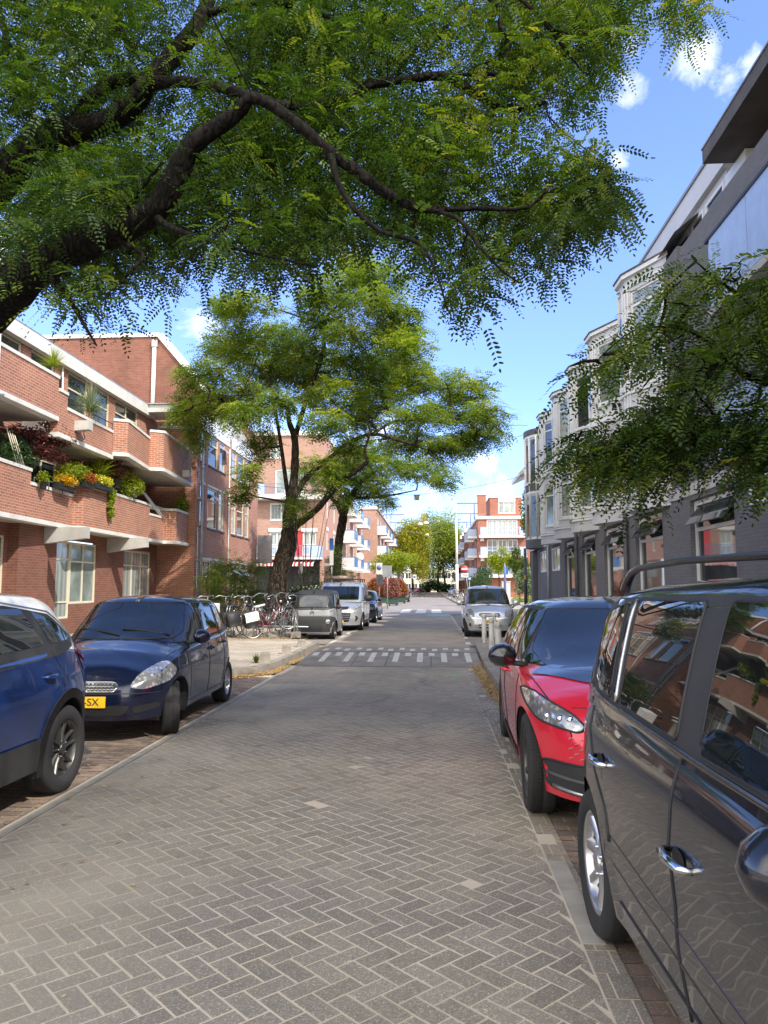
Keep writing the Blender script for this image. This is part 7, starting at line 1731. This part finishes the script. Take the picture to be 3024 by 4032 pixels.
k &= ~((u < 0) & (r.uniform(0, 1, n) < .55)) & ~((v < -50) & (r.uniform(0, 1, n) < .55))
k &= ~((u > 1750) & (v < 300) & (r.uniform(0, 1, n) < .25))
u, v = u[k], v[k]-np.clip((v[k]-500)/500, 0, 1)*75
Yl = 6.0+(1250-v)/1250*1.4; Yd = Yl+np.where(r.uniform(0, 1, len(u)) < .25, r.uniform(-.6, .3, len(u)), r.uniform(.0, 2.2, len(u)))
LP = []
for l in (L1, L2): LP += [(p[0], p[1], p[2], p[3]) for p in l if len(p) == 4 and p[0] < 1020]
LP2 = []
for a, b in zip(LP, LP[1:]):
    if math.dist(a[:2], b[:2]) < 400: LP2 += [tuple(a[i]+(b[i]-a[i])*t for i in range(4)) for t in np.linspace(0, 1, 8)]
LP2 = np.array(LP2)
for i in range(len(u)):
    dd = np.hypot(LP2[:, 0]-u[i], LP2[:, 1]-v[i]); j = np.argmin(dd)
    if dd[j] < LP2[j, 3]+45 and r.uniform(0, 1) < .9: Yd[i] = max(Yd[i], LP2[j, 2]+r.uniform(.5, 2.0))
P_ = np.array([list(PY(a, b, c_)) for a, b, c_ in zip(u, v, Yd)])
# crown continues over and behind the camera, out of the picture
eb = r.uniform(0, 1, (1500, 3))*np.array([6.5, 8.5, 2.6])+np.array([-3.6, -5.5, 5.6]); P_ = np.concatenate([P_, eb[clump(eb, 77, .9) > .05]])
# thin out far from any clump so that sky shows through
cl_ = clump(P_, 5, 1.5); keep = cl_+r.uniform(-.25, .25, len(P_)) > -.15; P_ = P_[keep]
print('foreground sprays', len(P_))
J = np.array([C[np.argmin(((C-p)**2).sum(1))] for p in P_])
tw = MB(); sel = r.uniform(0, 1, len(P_)) < .35
B, D, L, T = sprays(P_, J, 6, .26, 31, droopy=.3)
# twigs from limbs to some sprays
grow(tw, C, P_, n_max=1100, r0=.009, rmin=.0025, seed=1)
tk = g.build('trunk', M['bark_shaded'], T1); tw.build('twigs', M['bark_shaded'], T1)
hi = (B[:, 2]-B[:, 2].min())/(np.ptp(B[:, 2])); T = np.clip(T+(hi-.5)*.12+.15*(B[:, 0] > .2)*(B[:, 2] > 4.5), 0, 1)  # tint rises with height; sunlit look of right-hand leaves put into it
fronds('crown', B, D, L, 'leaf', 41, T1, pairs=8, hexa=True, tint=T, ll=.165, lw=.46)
# ---- nearer branch over the right hand cars
T2 = thing('robinia_tree', 'lower dark robinia branches hanging over the red car from the right edge', 'tree')
poly2 = [(2200, 1530), (2270, 1420), (2400, 1330), (2560, 1220), (2640, 1080), (2760, 1000), (2900, 1060), (3100, 1050), (3800, 900), (4200, 1900), (3500, 2000), (3040, 1890), (2900, 1800), (2760, 1790), (2700, 1900), (2610, 1850), (2570, 1960), (2470, 1960), (2390, 1950), (2340, 1830), (2230, 1800), (2260, 1740), (2380, 1690), (2500, 1660), (2620, 1570), (2640, 1500), (2500, 1530), (2420, 1470), (2340, 1520), (2290, 1560), (2240, 1520)]
r = np.random.RandomState(22); n = 2900; u = r.uniform(2100, 4200, n); v = r.uniform(900, 2050, n); k = inpoly(u, v, poly2) & ((v > 1620) | (r.uniform(0, 1, n) < .42)) & ~((u > 3200) & (r.uniform(0, 1, n) < .5)); u, v = u[k], v[k]-45
Yd = 5.7+r.uniform(-.35, .9, len(u))+(u < 2500)*.2; P_ = np.array([list(PY(a, b, c_)) for a, b, c_ in zip(u, v, Yd)])
cl_ = clump(P_, 9, 1.6); dense = (v > 1600) & (u > 2500); P_ = P_[(cl_+r.uniform(-.3, .3, len(P_)) > -.12) | (dense & (r.uniform(0, 1, len(P_)) < .85))]
print('right sprays', len(P_))
g = MB(); TR = []
TR += limb(g, [((4.35, 6.6, 0.1), .12), ((4.3, 6.6, 1.5), .10), ((4.2, 6.5, 2.4), .09), ((3.7, 6.3, 3.2), .07), ((3.0, 6.1, 3.6), .05)], n=10)
for l in ([((3.7, 6.3, 3.2), .05), (3000, 1500, 6.0, 18), (2850, 1400, 5.9, 9), (2700, 1300, 5.8, 5), (2500, 1300, 5.8, 3), (2350, 1420, 5.8, 2)], [((4.2, 6.5, 2.4), .05), (3050, 1800, 6.0, 14), (2850, 1720, 5.9, 9), (2600, 1700, 5.9, 6), (2400, 1780, 5.9, 4), (2280, 1800, 5.9, 2)],
          [(2850, 1720, 5.9, 8), (2800, 1620, 5.9, 6), (2745, 1550, 5.8, 5), (2740, 1460, 5.8, 3)], [((3.7, 6.3, 3.2), .05), (3050, 1250, 6.2, 12), (2850, 1120, 6.1, 7), (2740, 1030, 6.0, 3)]): TR += limb(g, l, n=7)
g.build('trunk', M['bark_shaded'], T2); C = np.array([list(p) for p in TR]); J = np.array([C[np.argmin(((C-p)**2).sum(1))] for p in P_])
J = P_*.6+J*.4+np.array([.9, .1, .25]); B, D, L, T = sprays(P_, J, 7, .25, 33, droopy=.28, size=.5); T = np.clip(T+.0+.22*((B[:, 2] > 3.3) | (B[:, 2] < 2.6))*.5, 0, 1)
tw = MB()
grow(tw, C, P_, n_max=500, r0=.016, rmin=.0022, seed=2)
tw.build('twigs', M['bark_shaded'], T2); fronds('crown', B, D, L, 'leaf', 43, T2, pairs=8, hexa=True, tint=T)
# ---- layered tree in the middle distance
def c3(x, y): return (600+x*.904, 950+y*.904)
def padtree(name, lab, limbs, pads, Y0, dY, mat, seed, dens=1.0, fl=.33, group=None):
    t = thing(name, lab, 'tree', group=group); g = MB(); TR = []
    for l in limbs: TR += limb(g, l, n=10)
    g.build('trunk', M['bark'], t); C = np.array([list(p) for p in TR]); r = np.random.RandomState(seed)
    Ps = []; top = []
    for i, (x, y, rx, ry) in enumerate(pads):
        u, v = c3(x, y); Y = Y0+r.uniform(-dY, dY); c = PY(u, v, Y); sx = rx*1.2*.904/FP*Y; sz = ry*1.55*.904/FP*Y; n = int(36*sx*max(sz, .6)*1.9*dens)
        d = unit(r.normal(0, 1, (n, 3)))*r.uniform(0, 1, n)[:, None]**.4; q = np.array(list(c))+d*np.array([sx, sx*.8, sz]); Ps.append(q); top.append(d[:, 2])
    P_ = np.concatenate(Ps); J = np.array([C[np.argmin(((C-p)**2).sum(1))] for p in P_])
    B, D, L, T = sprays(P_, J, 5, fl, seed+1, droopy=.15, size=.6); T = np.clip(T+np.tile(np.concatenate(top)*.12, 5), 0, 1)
    tw = MB()
    grow(tw, C, P_, n_max=800, r0=.06, rmin=.008, seed=3)
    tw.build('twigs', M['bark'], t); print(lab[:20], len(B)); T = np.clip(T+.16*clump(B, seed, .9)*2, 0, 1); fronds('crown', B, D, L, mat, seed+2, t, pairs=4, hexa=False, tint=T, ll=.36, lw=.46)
    return t
Ym = 28
padtree('robinia_tree', 'leaning robinia with layered bright green crown above the bicycle rack', [
    [(1070, 2475, Ym, 52), (1080, 2400, Ym, 45), (1092, 2340, Ym, 41), (1099, 2270, Ym, 39), (1128, 2169, Ym, 36), (1140, 2096, Ym, 34), (1142, 2010, Ym, 25), (1156, 1900, Ym, 17), (1162, 1800, Ym, 15), (1160, 1727, Ym, 14), (1138, 1660, Ym, 10), (1130, 1610, Ym-.5, 8), (1090, 1570, Ym-1, 5)],
    [(1160, 1727, Ym, 11), (1186, 1640, Ym, 10), (1215, 1550, Ym+.5, 9), (1255, 1440, Ym+.5, 9), (1275, 1370, Ym+.5, 9), (1280, 1270, Ym, 7), (1310, 1220, Ym, 5), (1380, 1180, Ym, 3)],
    [(1135, 2110, Ym, 22), (1165, 2070, Ym-.2, 16), (1205, 2040, Ym-.5, 14), (1258, 1995, Ym-.8, 13), (1323, 1917, Ym-1, 12), (1414, 1845, Ym-1.2, 10), (1445, 1818, Ym-1.2, 8), (1436, 1775, Ym-1.2, 6), (1460, 1700, Ym-1.2, 4)],
    [(1145, 1980, Ym, 16), (1175, 1930, Ym, 12), (1215, 1872, Ym, 11), (1314, 1791, Ym, 9), (1368, 1745, Ym, 8), (1468, 1709, Ym-.3, 8), (1576, 1736, Ym-.5, 6), (1685, 1773, Ym-.5, 3)],
    [(1468, 1709, Ym, 7), (1550, 1660, Ym, 6), (1640, 1655, Ym, 5), (1721, 1658, Ym, 4), (1850, 1660, Ym, 2)], [(1280, 1270, Ym, 5), (1220, 1260, Ym, 4), (1100, 1220, Ym, 3)], [(1142, 2010, Ym+.3, 9), (1060, 1500, Ym+1, 6), (960, 1430, Ym+1, 4), (900, 1400, Ym+1, 3)], [(1130, 1610, Ym, 6), (1040, 1560, Ym-1, 4), (900, 1560, Ym-1, 3), (760, 1600, Ym-1, 2)]],
    [(880, 100, 90, 45), (970, 150, 120, 50), (820, 210, 140, 50), (1000, 260, 140, 50), (700, 240, 60, 35), (430, 275, 130, 32), (320, 300, 70, 24), (750, 330, 140, 50), (1060, 340, 120, 50), (400, 430, 150, 55), (560, 420, 120, 50), (240, 570, 120, 38), (680, 540, 160, 60), (500, 560, 140, 55), (900, 530, 150, 60), (1110, 470, 110, 50), (1190, 600, 130, 50), (1370, 640, 110, 45), (1460, 750, 90, 45), (1440, 830, 90, 40), (1300, 730, 130, 45), (1150, 760, 130, 45), (1000, 670, 140, 60), (820, 680, 140, 60), (200, 680, 110, 45), (130, 740, 50, 30), (370, 660, 140, 45), (190, 820, 45, 70), (400, 750, 90, 45), (480, 880, 60, 60), (430, 1010, 45, 50), (390, 1090, 30, 30), (760, 790, 90, 45), (1120, 860, 120, 35), (1260, 900, 70, 35), (700, 640, 90, 50), (900, 760, 90, 50), (1050, 420, 110, 50), (640, 470, 90, 45), (860, 400, 110, 45), (300, 720, 110, 35), (560, 700, 90, 40), (1350, 860, 80, 30), (860, 900, 60, 50), (780, 1000, 50, 35), (620, 1130, 25, 30), (330, 480, 100, 40), (1040, 560, 130, 50)], Ym, 2.6, 'leaf_y', 61, 2.3)
padtree('robinia_tree', 'second robinia behind the leaning one, ivy fronds round its dark trunk', [
    [(1312, 2420, 40, 22), (1318, 2340, 40, 20), (1325, 2250, 40, 18), (1335, 2130, 40, 17), (1348, 2060, 40, 17), (1356, 2010, 40, 17), (1378, 1960, 40, 12), (1420, 1900, 40, 8), (1470, 1860, 40, 5)], [(1352, 2040, 40, 12), (1330, 1990, 40, 9), (1300, 1950, 40, 7), (1280, 1880, 40, 4)], [(1378, 1960, 40, 8), (1450, 1960, 40, 6), (1540, 1950, 40, 4), (1640, 1930, 40, 2)]],
    [(850, 960, 110, 60), (980, 970, 110, 60), (1100, 960, 110, 40), (1200, 1000, 110, 35), (1270, 1040, 60, 25), (1000, 1060, 70, 35), (900, 1080, 80, 45), (780, 1020, 80, 60), (1020, 1120, 40, 30), (830, 1130, 50, 30), (940, 900, 90, 40), (690, 1000, 60, 50)], 40, 2.5, 'leaf_y', 71, 1.4, .38)
# ivy and suckers
def shrub(name, lab, cat, pads, mat, seed, fl=.3, dens=60, pairs=4):
    t = thing(name, lab, cat); r = np.random.RandomState(seed); Ps = []
    for (u, v, Y, rx, rz) in pads:
        c = PY(u, v, Y); sx, sz = rx/FP*Y, rz/FP*Y; n = int(dens*sx*sz*3)+4; Ps.append(np.array(list(c))+unit(r.normal(0, 1, (n, 3)))*(r.uniform(0, 1, n)[:, None]**.4)*np.array([sx, min(sx, 1.2), sz]))
    P_ = np.concatenate(Ps); P_[:, 2] = np.maximum(P_[:, 2], .2); c0 = P_.mean(0)-np.array([0, 0, 1.0])
    B, D, L, T = sprays(P_, np.tile(c0, (len(P_), 1)), 5, fl, seed+1, droopy=.1, size=.4); fronds('foliage', B, D, L, mat, seed+2, t, pairs=pairs, hexa=False, tint=T, ll=.28, lw=.36)
    g = MB()
    for p in P_[::max(1, len(P_)//10)]: g.tube([(c0[0], c0[1], .1), tuple(p)], [.02, .006], 4)
    g.build('stem', M['bark'], t); return t
shrub('green_suckers', 'feathery green suckers climbing the second dark trunk', 'shrub', [(1325, 2200, 38.5, 22, 70), (1340, 2260, 38.5, 28, 40), (1370, 2270, 38.5, 30, 25), (1300, 2260, 38.5, 20, 40), (1225, 2250, 34, 30, 22), (1240, 2290, 34, 35, 20)], 'leaf', 81, .4, 30)
shrub('green_suckers', 'bright young leaf tuft on the fork of the leaning trunk', 'shrub', [(1165, 1990, 27, 35, 45), (1200, 2010, 27, 30, 30), (1230, 1930, 27, 35, 30), (1300, 1850, 27, 30, 30), (1150, 2040, 27, 20, 20)], 'leaf_y', 84, .35, 30)
shrub('locust_shrub', 'tall light green shrub in front of the gable house windows', 'shrub', [(850, 2270, 30.5, 60, 50), (900, 2240, 31, 50, 50), (960, 2260, 31.5, 55, 60), (830, 2340, 30, 50, 50), (900, 2330, 30.5, 60, 50), (980, 2330, 31, 50, 50), (1010, 2230, 31.5, 30, 30)], 'leaf_y', 87, .33, 75)
shrub('ground_shrub', 'dark green shrubs along the ground behind the bicycle rack', 'shrub', [(860, 2400, 29, 60, 35), (940, 2390, 29, 60, 35), (1020, 2380, 29.5, 50, 35), (1000, 2330, 30, 40, 20), (1130, 2390, 30, 40, 30), (1200, 2390, 30, 40, 25)], 'leaf', 90, .3, 60)
t = thing('white_flower_shrub', 'dark shrub dotted with white blossom right of the leaning trunk', 'shrub')
cs = [tuple(PY(u, v, 31)) for u, v in ((1140, 2350), (1180, 2340), (1220, 2345), (1160, 2390), (1210, 2390), (1250, 2340))]
leafcloud('foliage', cs, [(.45, .5, .4)]*6, 4200, .06, 'leaf_dark', 93, t); M['petal_w'] = leafmat('white_petal', [(.6, .6, .58), (.8, .8, .78)], .2); leafcloud('flowers', cs, [(.48, .55, .42)]*6, 700, .05, 'petal_w', 94, t, asp=.8)
# ---- other trees and shrubs
def blobtree(lab, c, rad, mat, n, size, seed, trunk=(.12,), cat='tree', name='street_tree', k=14, group=None):
    t = thing(name, lab, cat, group=group); r = np.random.RandomState(seed); c = np.array(c); rad = np.array(rad)
    d = unit(r.normal(0, 1, (k, 3)))*r.uniform(.35, .8, k)[:, None]; cs = c+d*rad; rs = rad*r.uniform(.30, .48, (k, 1))
    leafcloud('crown', [tuple(x) for x in cs], [tuple(x) for x in rs], n, size, mat, seed, t)
    g = MB(); b = (c[0]+r.uniform(-.2, .2), c[1], 0)
    tr = trunk[0]
    for j in range(len(trunk)):
        g.tube([(b[0]+j*tr*6, b[1], 0), (b[0]+j*tr*5+r.uniform(-.1, .1), b[1], c[2]-rad[2]*.8), (c[0]+j*.3, c[1], c[2])], [trunk[j], trunk[j]*.8, trunk[j]*.4], 8)
    for x in cs[:8]: g.tube([(c[0], c[1], c[2]-rad[2]*.7), tuple(x)], [trunk[0]*.5, trunk[0]*.12], 5)
    g.build('trunk', M['bark'], t); return t
blobtree('young round green tree before the balcony apartments', (6.35, 75, 4.0), (1.7, 1.6, 1.6), 'leaf_lime', 7000, .09, 101, (.07,))
blobtree('dark green slim tree right of the young round tree', (8.1, 72, 3.6), (1.2, 1.0, 1.6), 'leaf', 4500, .09, 102, (.07,))
blobtree('silver green shrub beside the dark post and round corner', (7.15, 58, 1.9), (1.0, 1.0, 1.3), 'leaf_grey', 5000, .07, 103, (.05,), 'shrub', 'silver_shrub')
blobtree('tall tree partly hidden behind the round grey corner', (7.6, 60, 7.2), (1.1, 1.3, 2.3), 'leaf', 3200, .11, 104, (.12,))
blobtree('spindly yellow green treetop above the bays of the grey building', (7.4, 42, 10.5), (1.2, 1.0, 1.3), 'leaf_lime', 900, .08, 105, (.07,))
blobtree('green street tree above the flower towers on the left', (-4.1, 80, 4.3), (2.5, 2.0, 1.7), 'leaf_lime', 9000, .10, 106, (.09,), k=18)
blobtree('golden yellow tree at the far end left of the plane tree', (-3.6, 150, 9.0), (4.8, 3.5, 6.6), 'leaf_gold', 20000, .19, 107, (.25,), k=24)
blobtree('big light green plane tree closing the street end', (1.6, 168, 11.0), (7.6, 4.8, 8.8), 'leaf_far', 36000, .20, 108, (.28, .25), k=34)
blobtree('pale green tree behind the golden tree', (-4.5, 185, 11.5), (5.5, 3.5, 7.2), 'leaf_far', 14000, .2, 109, (.25,), k=22)
t = thing('island_shrubs', 'dark low shrubs on the round island at the street end', 'shrubs'); leafcloud('foliage', [(-1.5+1.1*i, 163, 1.4+.5*math.sin(i)) for i in range(6)], [(1.3, 1.5, 1.3)]*6, 9000, .14, 'leaf_dark', 110, t)
g = MB(); g.lathe([(5.2, 0), (5.2, .35), (4.9, .4), (0, .42)], (1.0, 166, 0), n=32); tag(g.build('traffic_island', M['kerb']), kind='structure')
t = thing('hedge', 'low bright green hedge below the silver shrub on the right', 'hedge'); leafcloud('foliage', [(5.9+.5*i, 54, .55) for i in range(5)], [(.45, .8, .4)]*5, 3500, .06, 'leaf_lime', 111, t)
g = MB(); g.box(5.3, 8.5, 52.2, 52.5, .1, .55); g.box(6.6, 6.9, 50, 52.2, .1, .9); tag(g.build('garden_wall', M['conc_grey']), 'low grey garden wall in front of the hedge', 'wall')
t = thing('dark_shrub', 'dark shrub at the left corner of the balcony apartments', 'shrub'); leafcloud('foliage', [(5.5, 90, 1.8), (6.2, 92, 2.6), (5.0, 95, 1.6), (6.6, 95, 3.2)], [(1.0, 1.5, 1.6)]*4, 6000, .1, 'leaf_dark', 112, t)

for o in bpy.data.objects:
    if o.type == 'MESH' and o.parent is not None and o.name.split('.')[0] in ('flowers', 'twigs'): o['kind'] = 'stuff'
